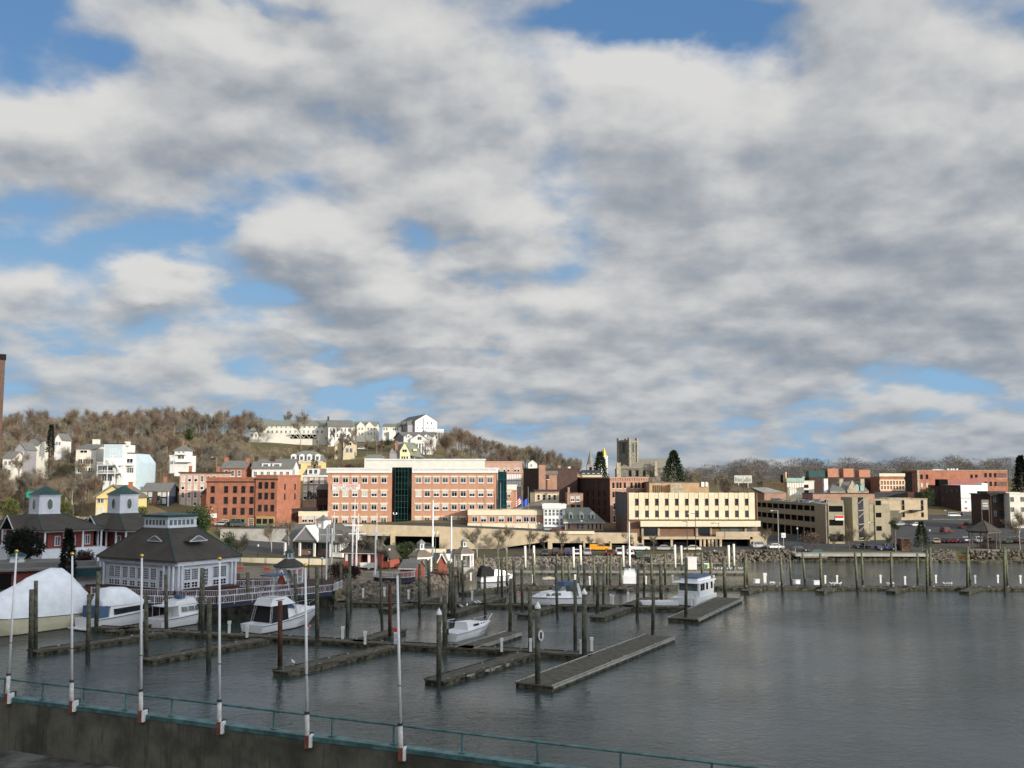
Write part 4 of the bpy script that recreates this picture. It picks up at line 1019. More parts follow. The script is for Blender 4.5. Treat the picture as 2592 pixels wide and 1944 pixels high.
# -- centre right of the office ----------------------------------------------
b = simple('brick_school', 'reddish brick building with rows of white arched windows behind the office roof', 'building', 1217, 1322, 365, 1170, 1235, 16, 'brick_pink', zb=ZP(1262, 365)); b.flat(cap='brick_pink')
b.pwin((1233, 1252, 1262, 1277, 1287, 1304, 1312), (1189,), .9, 1.5, mull='h', pane='half_blind'); b.band(b.h_of(1200), b.h_of(1198), 'brick_red', .08, 'string_course')
b.pwin([1286+i*6 for i in range(6)], (1207, 1224), .72, 2.0, mull='n', pane='trim_white', sill='trim_white')
b = simple('gable_cottage', 'tiny white gabled cottage on the ridge among bare trees', 'house', 1337, 1360, 480, 1173, 1192, 7, 'clap_white', zb=ZP(1195, 480)); b.gable(b.h, 1.7, 'roof_grey', 'v', wallm='clap_white', ov=.25); b.pwin((1345,), (1178,), .8, 1.2, mull='v', pane='glass_grey')
b = simple('white_house', 'bright white flat-fronted shopfront tucked beside the glass office corner', 'building', 1283, 1308, 318, 1230, 1243, 8, 'clap_white', zb=ZP(1262, 318)); b.flat()
b = simple('brick_shop', 'narrow brick building with cream window surrounds right of the glass corner', 'building', 1284, 1300, 312, 1240, 1292, 8, 'brick_orange', zb=ZP(1300, 312)); b.flat(cap='stone_cream'); b.pwin((1288,), (1252, 1278), 1.1, 1.7, pane='half_blind', lintel='stone_cream')
b = simple('brick_building', 'small brick building stepping down behind the flagpoles', 'building', 1299, 1307, 314, 1243, 1290, 8, 'brick_brown', zb=ZP(1300, 314)); b.flat(cap='brick_brown')
b = Bld('brick_warehouse', 'dark shaded brick warehouse flank with a tall lit chimney block', 'building', (1325, 350), (1364, 335), 14, ZP(1285, 342)); b.wall(ZP(1188, 342)-b.zb, 'brick_dark'); b.flat(cap='brick_dark'); b.windows([b.s_of(1340), b.s_of(1351)], [b.h_of(1207), b.h_of(1226)], .6, 1.4, frame='brick_dark', pane='glass_grey', mull='n')  # unlit side in darker brick: its shade is put into the colour
b = simple('chimney_block', 'tall lit brick chimney tower rising above the dark warehouse flank', 'chimney tower', 1364, 1381, 334, 1176, 1238, 5, 'brick_brown', zb=ZP(1262, 334)); b.flat(cap='brick_dark', ch=.25, ov=.1)
b = simple('brick_building', 'brick building with one small arched window right of the chimney tower', 'building', 1381, 1410, 336, 1201, 1240, 10, 'brick_brown', zb=ZP(1262, 336)); b.box('roof', -.3, b.L+.3, -.3, 10, b.h+.003, b.h+1.2, 'roof_grey'); b.windows([b.s_of(1387)], [b.h_of(1208)], .8, 1.4, pane='glass_grey', frame='brick_dark', sill='trim_white')
b = simple('brick_building', 'grey-roofed brick building with two chimneys behind the warehouse', 'building', 1410, 1432, 350, 1200, 1240, 10, 'brick_dark', zb=ZP(1262, 350)); b.hip(b.h, 2.2, 'roof_grey', .2, top=(.8, 2)); b.chimney(b.s_of(1424), 1, b.h-5, b.h+.6, 'brick_brown', 1.2); b.chimney(b.s_of(1418), 5, b.h, b.h+3, 'brick_brown', .8)
b = simple('gable_brick', 'brick gable end with white-capped chimneys peeking over the dark warehouse', 'building', 1429, 1474, 360, 1205, 1240, 12, 'brick_brown', zb=ZP(1262, 360)); b.gable(b.h, 2.2, 'roof_grey', 'v', wallm='brick_brown', ov=.25); b.chimney(b.s_of(1443), 4, b.h, b.h+3.2, 'trim_white', .9); b.chimney(b.s_of(1465), 6, b.h, b.h+2.6, 'brick_dark', 1.2)
b = simple('mansard_house', 'dark mansard-roofed house below the evergreen by the church spires', 'house', 1470, 1522, 385, 1200, 1225, 10, 'clap_tan', zb=ZP(1262, 385)); b.hip(b.h, 1.6, 'roof_dark', .3, top=(3, 2)); b.pwin((1478, 1490, 1503, 1515), (1201,), 1.0, 1.0, pane='blind')
b = simple('grey_building', 'olive-cream building with four double white windows and dark cornice', 'building', 1354, 1415, 322, 1244, 1288, 10, 'clap_tan', zb=ZP(1296, 322)); b.flat(cap='roof_dark', ch=.5, ov=.3); b.band(b.h-.6, b.h-.1, 'brick_brown', .1, 'frieze'); b.pwin((1363.5, 1377, 1391, 1404), (1259,), .95, 1.8, mull='h', pane='glass_dark')
b = simple('grey_building', 'narrow end wall with one white window left of the olive-cream building', 'building', 1342, 1354, 325, 1246, 1285, 9, 'clap_tan', D2=322.2, zb=ZP(1296, 323)); b.box('roof', -.2, b.L, -.2, 9, b.h+.003, b.h+.4, 'roof_dark'); b.windows([b.s_of(1348.5)], [b.h_of(1265)], .95, 2.2, mull='h', pane='blind')
b = simple('low_shed', 'low dark brown roofed building behind the white corner building', 'building', 1300, 1374, 306, 1288, 1294, 10, 'brick_dark', zb=ZP(1300, 306)); g = MB(); g.loft([[(0,0,b.h),(b.L,0,b.h),(b.L,10,b.h),(0,10,b.h)],[(b.L*.5,4,b.h+1.5),(b.L,4,b.h+2.2),(b.L,6,b.h+2.2),(b.L*.5,6,b.h+1.5)]]); g.build('roof', M['roof_brown'], b.o)
b = simple('white_corner_building', 'bright white three-storey building with twenty grey windows and a blue-grey shopfront', 'building', 1376, 1430, 294, 1281, 1344, 11, 'trim_white'); b.flat(cap='trim_white', ch=.55, ov=.45); b.band(b.h-.75, b.h-.003, 'trim_white', .35, 'cornice_base')
b.pwin((1382, 1392, 1401.5, 1411, 1420.5), (1293.5, 1301.5, 1316, 1324.5), .7, .85, mull='n', pane='glass_grey', frame='trim_cool'); b.box('shopfront', .2, b.L-.2, -.2, -.02, 0, b.h_of(1337), mat('shop_blue', (.45,.52,.60), var=.05)); b.box('shop_window', .8, b.L-.8, -.26, -.203, .6, b.h_of(1339), 'blind'); b.box('awning', .1, b.L-.1, -.9, -.01, b.h_of(1335.5), b.h_of(1333.5), mat('awning_blue', (.12,.17,.26), var=.05))
b = simple('brick_tenement', 'narrow brown brick building with two white and two dark windows', 'building', 1436, 1476, 312, 1250, 1292, 12, 'brick_brown', zb=ZP(1300, 312)); b.flat(cap='stone_grey', ch=.2, ov=.1); b.pwin((1449, 1463), (1263,), 1.2, 1.6, mull='v', pane='half_blind', sill='trim_white'); b.pwin((1450, 1464), (1285,), 1.2, 1.9, frame='brick_dark', mull='v'); b.chimney(b.s_of(1441), 3, b.h, b.h+1.8, 'brick_brown', .6)
b = simple('dormer_house', 'low pink brick house with grey hipped roof and three white dormers', 'house', 1430, 1527, 292, 1322, 1343, 13, 'brick_pink'); b.band(b.h-.25, b.h+.05, 'trim_white', .5, 'eave')
g = MB(); L = b.L; g.loft([[(-.5,-.6,b.h+.06),(L+.6,-.6,b.h+.06),(L+.6,13,b.h+.06),(-.5,13,b.h+.06)],[(0,4.5,b.h_of(1289)+.3),(b.s_of(1494),4.5,b.h_of(1289)+.3),(b.s_of(1494),8,b.h_of(1289)+.3),(0,8,b.h_of(1289)+.3)]]); g.build('roof', M['roof_greygreen'], b.o)
for p in (1445, 1472.5, 1500):
    x = b.s_of(p); g = MB(); z = b.h+.9; g.box(x-.65, x+.65, .1, 3, z, z+1.4); g.xprism([(x-.8, z+1.403), (x+.8, z+1.403), (x, z+2.2)], .0, 3.2); d_ = g.build('dormer', M['trim_white'], b.o); g = MB(); g.box(x-.32, x+.32, .03, .097, z+.15, z+1.2); g.build('pane', M['glass_dark'], d_)
b.pwin((1489, 1499, 1510, 1519), (1333,), .6, 1.6, mull='n', frame='stone_cream'); b.pwin((1440, 1462, 1474), (1333,), .9, 1.5, mull='h', pane='glass_grey'); b.box('porch', b.s_of(1437), b.s_of(1480), -1.2, -.9, b.h_of(1327), b.h_of(1324.5), 'roof_dark')
b = Bld('brick_mill', 'huge brick mill, its long left flank in dark shade and its narrow end lit', 'mill building', (1544.5, 322), (1640, 327.7), 33, 3.5)
b.wall(ZP(1211, 324)-3.5, 'brick_brown', below=3); b.box('flank', -.06, -.003, .01, 33, -3, b.h-.01, 'brick_dark'); b.flat(cap='brick_brown', ch=.4, ov=.25)  # flank slab: darker brick paints the shade of the unlit side
b.windows([b.s_of(p) for p in (1553, 1563.5, 1571, 1582, 1599, 1610, 1617.5, 1628)], [b.h_of(1228.5), b.h_of(1252)], .75, 1.9, frame='brick_dark', mull='n', sill='stone_cream'); b.windows([b.s_of(1554.5)], [b.h_of(1281), b.h_of(1313)], .9, 2.2, frame='trim_cool', mull='h', sill='stone_cream')
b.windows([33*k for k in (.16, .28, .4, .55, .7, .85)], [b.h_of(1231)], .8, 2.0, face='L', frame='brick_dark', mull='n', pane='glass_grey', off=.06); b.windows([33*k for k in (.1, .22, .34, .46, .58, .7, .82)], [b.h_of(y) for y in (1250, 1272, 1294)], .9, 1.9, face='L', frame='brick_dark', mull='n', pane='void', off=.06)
g = MB()
for i in range(16): x = b.L*(i+.5)/16; g.box(x-.12, x+.12, -.25, -.003, b.h-.7, b.h)
build_each(g, 'corbel', M['brick_brown'], b.o)

# -- church and its neighbours -------------------------------------------------
b = Bld('stone_church', 'grey stone church tower with tall louvred openings beside a long slate nave', 'church', (1567, 448), (1594, 443.6), 5.4, 16.0)
b.wall(ZP(1114, 446)-16, 'stone_grey'); H = b.h; g = MB()
for x, y in ((0,0),(b.L,0),(b.L,5.4),(0,5.4)): g.box(x-.55, x+.55, y-.55, y+.55, -2, H+.9)
g.box(-.3, b.L+.3, -.3, 5.7, H-.9, H-.3); build_each(g, 'buttress', mat('stone_edge', (.30,.27,.21), var=.2, scale=1.2), b.o)
b.windows([b.L/2], [b.h_of(1134)], 1.7, 4.6, frame='stone_grey', mull='n', pane='roof_teal'); b.windows([2.7], [b.h_of(1134)], 1.7, 4.6, face='R', frame='stone_tan', mull='n', pane='roof_teal')
b2 = simple('nave_building', 'long grey slate-roofed stone nave right of the square church tower', 'church nave', 1567, 1712, 442, 1187, 1212, 16, 'stone_grey', zb=14)
L = b2.L; g = MB(); g.loft([[(-.3,-.6,b2.h),(L,-.6,b2.h_of(1184)),(L,16,b2.h_of(1184)),(-.3,16,b2.h)],[(b2.s_of(1600),7,b2.h_of(1163)),(L,7,b2.h_of(1159)),(L,9,b2.h_of(1159)),(b2.s_of(1600),9,b2.h_of(1163))]]); g.build('roof', mat('slate_tan', (.235,.215,.165), kind='shingle', var=.08), b2.o)
g = MB(); g.box(-1.0, .8, -1, 1.2, -2, b2.h_of(1171)); build_each(g, 'pinnacle', M['stone_tan'], b2.o); b2.pwin((1596, 1614, 1632, 1650), (1198,), 1.4, 3.0, frame='stone_grey', pane='void', mull='n')
g = MB(); xx = b2.s_of(1660); g.box(xx-.6, xx+.6, -2, 0, b2.h_of(1205), b2.h_of(1168)); g.build('cross_gable', M['stone_tan'], b2.o)
def spire(label, px, D, pyb, pyt, hw, mt, mb_, pybelfry):
    v = ground_at(px, D); zb_ = ZP(pyb, D); o = empty('church_spire', (v.x, v.y, zb_-12), 0, label, 'spire'); zo = 12
    zt = ZP(pyt, D)-zb_+zo; zm = ZP(pybelfry, D)-zb_+zo
    g = MB(); g.box(-hw, hw, -hw, hw, -8, zm); g.box(-hw*1.15, hw*1.15, -hw*1.15, hw*1.15, zm+.003, zm+.4); bl = g.build('belfry', M[mb_], o)
    g = MB(); g.box(-hw*.35, hw*.35, -hw-.06, -hw-.003, zm-4, zm-1); g.build('opening', M['void'], bl)
    g = MB(); g.tube((0,0,zm+.4), (0,0,zt-1.4), hw*.95, .12, 8); g.build('steeple', M[mt], o)
    g = MB(); g.box(-.08, .08, -.08, .08, zt-1.41, zt); g.box(-.35, .35, -.07, .07, zt-.6, zt-.45); g.build('cross', M[mt], o); return o
spire('slender grey-green church spire behind the bare trees', 1495, 620, 1200, 1133, 2.3, 'roof_greygreen', 'clap_grey', 1178)
spire('white steeple with gilded top beside the evergreen', 1530, 560, 1200, 1127, 1.9, 'gold', 'trim_white', 1156)

# -- cream bank block, right of centre ----------------------------------------
b = simple('bank_building', 'cream panelled two-storey office raised on a dark recessed base, right of centre', 'office building', 1587, 1916, 277, 1251, 1380, 31, 'brown_panel', zb=2.3)
H = b.h; L = b.L; z1_ = b.h_of(1316)
g = MB(); g.box(-.02, .3, -.6, 31.2, z1_, H+.4); g.box(.31, L-.31, -.3, .2, z1_+.01, H+.1); g.box(L-.3, L+.02, -.6, 31.2, z1_, H+.4); g.build('dark_frame', M['brown_panel'], b.o)
pn = MB(); n = 13; cols_ = [1587+3+ (1916-1590)*(i+.5)/13 for i in range(13)]
step = L/13.05
for i in range(13): x0 = .45+i*step; pn.box(x0, x0+step*.60, -.62, -.305, z1_+.15, H+.45)
build_each(pn, 'facade_panel', M['stone_cream'], b.o)
pn = MB()
for i in range(13):
    x0 = .45+i*step+step*.63; x1 = x0+step*.34
    if i < 12:
        for za, zb_ in ((z1_+.15, b.h_of(1309.5)), (b.h_of(1292), b.h_of(1280)), (b.h_of(1262), H+.40)): pn.box(x0, x1, -.52, -.304, za, zb_)
build_each(pn, 'spandrel', M['stone_yellow'], b.o)
b.windows([.45+i*step+step*.83 for i in range(12)], [b.h_of(1271), b.h_of(1300.5)], .85, 1.95, frame='brown_panel', mull='n', pane='glass_dark', off=.31)
b.box('side_shade', -.12, -.03, .2, 31, z1_, H+.3, 'roof_flat')  # dark slab paints shade on the side turned away from the sun
b.box('fascia', b.s_of(1618), L+.3, -2.4, -.63, b.h_of(1332), b.h_of(1318), 'stone_cream')
b.box('glazing', b.s_of(1626), b.s_of(1668), -.2, -.003, b.h_of(1356), b.h_of(1334), 'glass_dark'); b.box('glazing', b.s_of(1760), b.s_of(1798), -.2, -.003, b.h_of(1353), b.h_of(1331), 'glass_dark'); b.box('glazing', b.s_of(1822), b.s_of(1908), -.2, -.003, b.h_of(1346), b.h_of(1328), 'glass_grey')
g = MB()
for p in (1625, 1666, 1762, 1797, 1885): x = b.s_of(p); g.box(x-.3, x+.3, -.5, -.203, b.h_of(1356), b.h_of(1332))
build_each(g, 'pillar', M['stone_tan'], b.o)
b.box('terrace', b.s_of(1620), b.s_of(1895), -3.6, -.01, b.h_of(1363), b.h_of(1357), 'concrete_tan'); b.box('terrace_upper', b.s_of(1804), b.s_of(1915), -3.7, -3.2, b.h_of(1356.9), b.h_of(1344), 'concrete_tan')
g = MB()
for p in (1622, 1694, 1766, 1776, 1787, 1796, 1805, 1816): x = b.s_of(p); g.box(x-.3, x+.3, -3.4, -2.8, -.2, b.h_of(1363.1))
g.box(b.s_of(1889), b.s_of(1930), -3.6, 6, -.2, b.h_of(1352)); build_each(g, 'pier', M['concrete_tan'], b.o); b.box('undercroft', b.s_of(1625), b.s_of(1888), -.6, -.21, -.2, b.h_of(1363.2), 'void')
b = simple('brown_building', 'tan brick building with five slot windows rising behind the cream bank', 'building', 1644, 1676, 318, 1222, 1270, 14, 'brick_tan', zb=3); b.flat(cap='roof_flat', ch=.3); b.windows([b.s_of(p) for p in (1654, 1659, 1664, 1669, 1674)], [b.h_of(1238)], .3, 2.4, frame='brick_dark', mull='n')
b = simple('brown_building', 'long flat brown building with rooftop duct behind the cream bank', 'building', 1677, 1795, 325, 1222, 1270, 14, 'brick_tan', zb=3); b.flat(cap='roof_flat', ch=.25); b.box('vent_housing', b.s_of(1694), b.s_of(1727), -3, -.01, b.h_of(1247), b.h_of(1226), 'stone_tan'); b.box('vent', b.s_of(1775), b.s_of(1783), -.5, -.01, b.h_of(1232), b.h_of(1220), 'trim_white'); b.box('vent', b.s_of(1786), b.s_of(1791), -.5, -.01, b.h_of(1232), b.h_of(1220), 'trim_white')
bb = empty('billboard', ground_at(1882, 420), 0, 'pale two-panel billboard standing among bare trees', 'billboard'); zz = ZP(1213, 420)-bb.location.z
g = MB(); g.box(-3.7, -.1, -.2, .2, zz-1.6, zz+1.6); g.box(.1, 3.7, -.2, .2, zz-1.6, zz+1.6); g.build('panel', M['blind'], bb); g = MB(); g.tube((-2,0,-1),(-2,0,zz-1.6),.2); g.tube((2,0,-1),(2,0,zz-1.6),.2); build_each(g, 'post', M['steel'], bb)
for i, dx in enumerate((-1.9, 1.9)):
    g = MB(); r_ = random.Random(i)
    for k in range(5): x = dx-1.4+k*.6; g.box(x, x+.3, -.26, -.203, zz-1.0, zz-1.0+r_.uniform(.8, 2.0))
    g.build('artwork', M['roof_greygreen'], bb)

# -- parking garage ------------------------------------------------------------
def garage_face(b, z0, levels, x0, x1, bay=3.2, face='F', pr=.35, m='concrete_olive'):
    g = MB(); v_ = MB()
    for (za, zb_) in levels:      # openings
        v_.box(x0+.2, x1-.2, -.05, -.004, za, zb_)
    zprev = -1.0
    for (za, zb_) in levels+[(b.h+1.1, None)]:
        g.box(x0, x1, -pr, -.06, zprev, za); zprev = zb_
    n_ = max(1, int((x1-x0)/bay))
    for i in range(n_+1):
        x = x0+(x1-x0)*i/n_
        for (za, zb_) in levels: g.box(max(x0,x-.25), min(x1,x+.25), -pr+.06, -.061, za+.002, zb_-.002)
    g.build('parapet', M[m], b.o); build_each(v_, 'opening', M['void'], b.o)
b = Bld('parking_garage', 'concrete parking garage flank in shade with cars on its roof, right of the cream bank', 'parking garage', (1915, 352), (2088, 300), 17, 2.5)
b.wall(ZP(1284, 300)-2.5, 'concrete_olive'); b.box('deck', 0, b.L, 0, 17, b.h+.003, b.h+.1, 'asphalt')
garage_face(b, 0, [(.3, 3.2), (5.0, 6.7), (8.4, 10.0)], 0, b.L, 4.5)
GAR = b
b = Bld('parking_garage', 'sunlit end pier of the parking garage carrying a red and white sign', 'parking garage', (2089, 284), (2136, 283.6), 14, 2.5)
b.wall(ZP(1276, 286)-2.5, 'concrete_olive'); garage_face(b, 0, [(.5, 2.6), (5.0, 6.7), (8.9, 10.6)], .6, b.L-.2, 6)
g = MB(); x0, x1 = b.s_of(2112), b.s_of(2134); g.box(x0, x1, -.5, -.36, b.h_of(1317), b.h_of(1305)); sg = g.build('sign_board', M['trim_white'], b.o); g = MB(); g.box(x0+.1, x1-.1, -.56, -.503, b.h_of(1311), b.h_of(1305.5)); g.build('sign_panel', M['sign_red'], sg)
g = MB(); g.box(b.s_of(2106), b.s_of(2124), -.34, -.1, b.h_of(1302.5), b.h_of(1299)); g.build('parked_car_roof', M['sign_red'], b.o)
b = simple('garage_wall', 'shaded recessed wall between the garage pier and its stair tower', 'garage wall', 2136, 2158, 300, 1276, 1375, 14, 'concrete_olive', zb=2.5); b.box('band', -.1, b.L, -.2, -.003, 3, 5, 'concrete_olive')
b = simple('stair_tower', 'tan garage stair tower with a glazed slot and a brick top band', 'stair tower', 2157, 2199, 292, 1259, 1372, 10, 'concrete_olive', zb=2.5); H = b.h
x0, x1 = b.s_of(2171.5), b.s_of(2185); b.box('glazing', x0, x1, -.06, -.003, .5, H, 'glass_dark'); g = MB()
for i in range(6): z = .8+i*2.0; g.loft([[(x0,-.2,z),(x0,-.07,z),(x0,-.07,z+.3),(x0,-.2,z+.3)],[(x1,-.2,z+(1.4 if i%2 else .2)),(x1,-.07,z+(1.4 if i%2 else .2)),(x1,-.07,z+.3+(1.4 if i%2 else .2)),(x1,-.2,z+.3+(1.4 if i%2 else .2))]])
g.build('stair_flight', M['concrete_olive'], b.o)
b = simple('brick_store', 'long low brick building with red-brown walls behind the garage roof', 'building', 2058, 2214, 330, 1250, 1290, 12, 'brick_brown', zb=4); b.flat(cap='roof_dark', ch=.2)
b = simple('parking_garage', 'right wing of the parking garage with open levels facing the river', 'parking garage', 2200, 2252, 300, 1276, 1352, 16, 'concrete_olive', zb=3.2); garage_face(b, 0, [(2.0, 3.4), (6.0, 7.4), (9.6, 11.0)], 1.5, b.L-2.5, 9)
b = simple('tan_office', 'flat tan office block with slotted windows and a dark entrance canopy', 'office building', 2252, 2347, 372, 1264, 1312, 14, 'concrete_tan', zb=ZP(1316, 372)); b.flat(cap='stone_tan'); b.windows([b.s_of(2278), b.s_of(2286), b.s_of(2334)], [b.h_of(1272), b.h_of(1285), b.h_of(1303)], .9, 1.8, frame='roof_dark', mull='n'); b.box('canopy', b.s_of(2300), b.s_of(2327), -3, -.01, b.h_of(1293.5), b.h_of(1290.5), 'roof_dark')
b = simple('tan_office', 'low tan link with flat roof left of the slotted office block', 'building', 2215, 2280, 366, 1266, 1312, 8, 'concrete_tan', zb=ZP(1316, 366)); b.flat(cap='stone_tan')
# buildings behind the garage
b = simple('green_store', 'cream commercial block with pale green cornice and two rows of white windows', 'building', 1993, 2035, 400, 1220, 1262, 14, 'clap_tan', zb=6); g = MB(); g.box(-.3, b.L+.3, -.6, .3, b.h+.003, b.h+1.6); g.box(b.L-.6, b.L+.4, -.7, .3, b.h+1.61, b.h+2.2); g.build('cornice', mat('copper_green', (.33,.45,.38), var=.08), b.o); b.pwin([1996.5+i*6.2 for i in range(7)], (1228, 1246), .75, 2.0, frame='trim_white', mull='n', pane='trim_white')
b = simple('cream_store', 'plain cream building with two dark openings beside the green-corniced block', 'building', 2036, 2062, 402, 1219, 1262, 12, 'clap_cream', zb=6); b.flat(cap='clap_cream'); b.pwin((2042,), (1231, 1245), 1.8, 1.3, mull='n', frame='roof_dark')
b = simple('brick_store', 'brown brick side wall with a lit brick chimney left of the green-corniced block', 'building', 1930, 1990, 408, 1222, 1262, 14, 'brick_tan', D2=401, zb=6); b.chimney(b.L-.8, 1.0, -1, b.h_of(1196), 'brick_tan', 1.1); b.box('water_tank', b.s_of(1969), b.s_of(1981), 3, 5, b.h, b.h_of(1202), 'void')
b = simple('brick_store', 'low red brick store with pale sloping roof near the cream bank', 'building', 1935, 1991, 350, 1247, 1262, 12, 'brick_brown', zb=5); g = MB(); g.loft([[(-.3,-.3,b.h),(b.L,-.3,b.h),(b.L,12,b.h),(-.3,12,b.h)],[(-2,9,b.h+1.6),(b.L*.4,9,b.h+1.8),(b.L*.4,12,b.h+1.8),(-2,12,b.h+1.6)]]); g.build('roof', M['concrete_grey'], b.o)
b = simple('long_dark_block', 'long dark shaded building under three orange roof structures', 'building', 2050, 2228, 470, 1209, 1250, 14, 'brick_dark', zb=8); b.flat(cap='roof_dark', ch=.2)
g = MB()
for a_, c_, t in ((2101, 2128, 1186), (2141, 2167, 1186), (2181, 2209, 1189)): g.box(b.s_of(a_), b.s_of(c_), 2, 8, b.h+.13, b.h_of(t))
build_each(g, 'penthouse', mat('orange_stucco', (.44,.21,.13), var=.05), b.o); b.box('dark_penthouse', b.s_of(2054), b.s_of(2100), 3, 8, b.h+.13, b.h_of(1192), 'roof_teal')
b = simple('ornate_block', 'cream and red ornate building with three rows of white arches', 'building', 2229, 2291, 455, 1206, 1245, 12, 'brick_red', zb=8); g = MB(); g.box(-.3, b.L+.3, -.5, .3, b.h+.003, b.h+1.4)
for y in (1217, 1230, 1242): g.box(-.05, b.L+.05, -.3, -.003, b.h_of(y), b.h_of(y)+.55)
for i in range(9):
    x = b.L*i/8
    for y in (1217, 1230): g.box(x-.22, x+.22, -.25, -.004, b.h_of(y)-1.7, b.h_of(y)-.003)
g.build('stonework', M['stone_cream'], b.o)
b = simple('ground_floor_block', 'dark ground floors under the ornate cream and red building', 'building', 2214, 2330, 448, 1246, 1262, 10, 'roof_dark', zb=6); b.box('lit_corner', b.s_of(2298), b.s_of(2314), -.3, -.003, 0, b.h, 'brick_red')
b = simple('slate_hall', 'stone hall with slate roof, tall chimneys and two green dormers', 'hall', 2102, 2200, 385, 1243, 1262, 12, 'stone_tan', zb=5); g = MB(); g.loft([[(-.3,-.3,b.h),(b.L,-.3,b.h),(b.L,12,b.h),(-.3,12,b.h)],[(3,5.5,b.h_of(1222)),(b.L-2,5.5,b.h_of(1217)),(b.L-2,6.5,b.h_of(1217)),(3,6.5,b.h_of(1222))]]); g.build('roof', M['roof_grey'], b.o)
for p, m_ in ((2097, 'trim_white'), (2136, 'stone_tan'), (2190, 'stone_tan')): b.chimney(b.s_of(p), 3, 0, b.h_of(1213), m_, 1.5)
for p in (2170, 2183): x = b.s_of(p); g = MB(); g.box(x-.7, x+.7, -.2, 2, b.h+.1, b.h+1.8); g.xprism([(x-.8, b.h+1.803), (x+.8, b.h+1.803), (x, b.h+2.8)], -.25, 2); g.build('dormer', mat('dormer_green', (.30,.42,.38), var=.05), b.o)
g = MB(); x = b.s_of(2158); g.box(x-2, x+2, -.6, -.003, -1, b.h); g.xprism([(x-2.2, b.h+.003), (x+2.2, b.h+.003), (x, b.h+4.2)], -.6, 1); g.build('front_gable', M['stone_tan'], b.o)
b = simple('long_brick_block', 'long orange-red brick block with white cornice near the right edge', 'building', 2325, 2553, 520, 1191, 1245, 22, 'brick_red', zb=10); b.wallm = 0; b.flat(cap='stone_tan', ch=.25, ov=.15); b.box('lit_quoin', -.15, .9, -.1, -.003, 0, b.h, 'stone_tan')
b.pwin((2335, 2349, 2462, 2474), (1207,), 1.3, 2.4, frame='brick_dark', mull='h'); b.pwin((2498, 2510, 2522), (1203, 1225), 1.3, 2.4, frame='brick_dark', mull='h', sill='stone_tan'); b.pwin((2335, 2349), (1228,), 1.3, 2.4, frame='stone_tan', mull='h', pane='blind'); b.band(b.h_of(1212), b.h_of(1211), 'stone_tan', .1, 'string_course', b.s_of(2525)); b.pwin([2529+i*5 for i in range(5)], (1203, 1225), .7, 2.4, frame='brick_red', pane='glass_grey', mull='n')
g = MB(); g.box(b.s_of(2372), b.s_of(2404), 4, 10, b.h+.13, b.h_of(1188)); 
for p in (2406, 2414, 2420, 2429): g.box(b.s_of(p), b.s_of(p+4), 2, 4, b.h+.13, b.h_of(1186))
g.build('roof_plant', M['trim_cool'], b.o)
b = simple('shaded_flank', 'dark shaded flank of brick offices left of the long orange-red block', 'building', 2285, 2324, 540, 1196, 1250, 20, 'brick_dark', D2=521, zb=10); b.flat(cap='roof_dark', ch=.2); b.windows([b.L*k for k in (.2,.5,.8)], [b.h-3, b.h-7], 1.6, 2, frame='roof_dark', pane='glass_grey')  # left side of the brick block, its shade put into darker brick
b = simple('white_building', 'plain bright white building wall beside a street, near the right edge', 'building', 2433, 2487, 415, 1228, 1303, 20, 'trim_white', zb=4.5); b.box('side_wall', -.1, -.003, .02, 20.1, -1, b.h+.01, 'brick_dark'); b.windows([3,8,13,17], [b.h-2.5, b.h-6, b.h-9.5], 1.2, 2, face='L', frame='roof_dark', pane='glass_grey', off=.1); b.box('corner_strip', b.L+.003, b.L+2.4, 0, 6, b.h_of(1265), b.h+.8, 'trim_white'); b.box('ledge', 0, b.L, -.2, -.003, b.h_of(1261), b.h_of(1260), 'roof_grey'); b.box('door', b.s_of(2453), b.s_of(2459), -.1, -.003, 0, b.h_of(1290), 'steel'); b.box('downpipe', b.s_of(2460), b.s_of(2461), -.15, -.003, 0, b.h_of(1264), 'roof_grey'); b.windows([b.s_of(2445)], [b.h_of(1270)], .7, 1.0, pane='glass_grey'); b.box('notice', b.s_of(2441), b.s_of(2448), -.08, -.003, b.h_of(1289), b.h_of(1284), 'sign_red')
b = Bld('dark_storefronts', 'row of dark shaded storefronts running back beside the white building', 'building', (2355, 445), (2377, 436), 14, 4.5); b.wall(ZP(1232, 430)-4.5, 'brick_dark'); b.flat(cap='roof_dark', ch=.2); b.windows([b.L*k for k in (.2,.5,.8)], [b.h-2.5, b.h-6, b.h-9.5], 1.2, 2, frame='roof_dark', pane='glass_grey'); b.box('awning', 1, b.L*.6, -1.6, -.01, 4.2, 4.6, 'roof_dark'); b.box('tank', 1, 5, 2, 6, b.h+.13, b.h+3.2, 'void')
b = simple('red_roof_building', 'pinkish red walled building rising behind the bright white building', 'building', 2388, 2492, 445, 1228, 1262, 16, 'roof_red', zb=6); g = MB(); g.loft([[(0,0,b.h+.003),(b.L,0,b.h+.003),(b.L,.4,b.h+.003),(0,.4,b.h+.003)],[(0,0,b.h_of(1220)),(b.L,0,b.h_of(1207)),(b.L,.4,b.h_of(1207)),(0,.4,b.h_of(1220))]]); build_each(g, 'gable_wall', M['roof_red'], b.o)
b = simple('dark_corner_store', 'dark olive two-storey corner building with wide cornice at the right edge', 'building', 2507, 2554, 330, 1252, 1332, 14, 'brick_dark', zb=ZP(1336, 330)); b.flat(cap='stone_grey', ch=.3, ov=.3); b.pwin((2518, 2532, 2544), (1264, 1300), 1.3, 2.2, frame='roof_dark'); b.box('roof_overhang', -1.5, b.L*.75, -1.2, 6, b.h+.36, b.h+1.1, 'roof_dark')
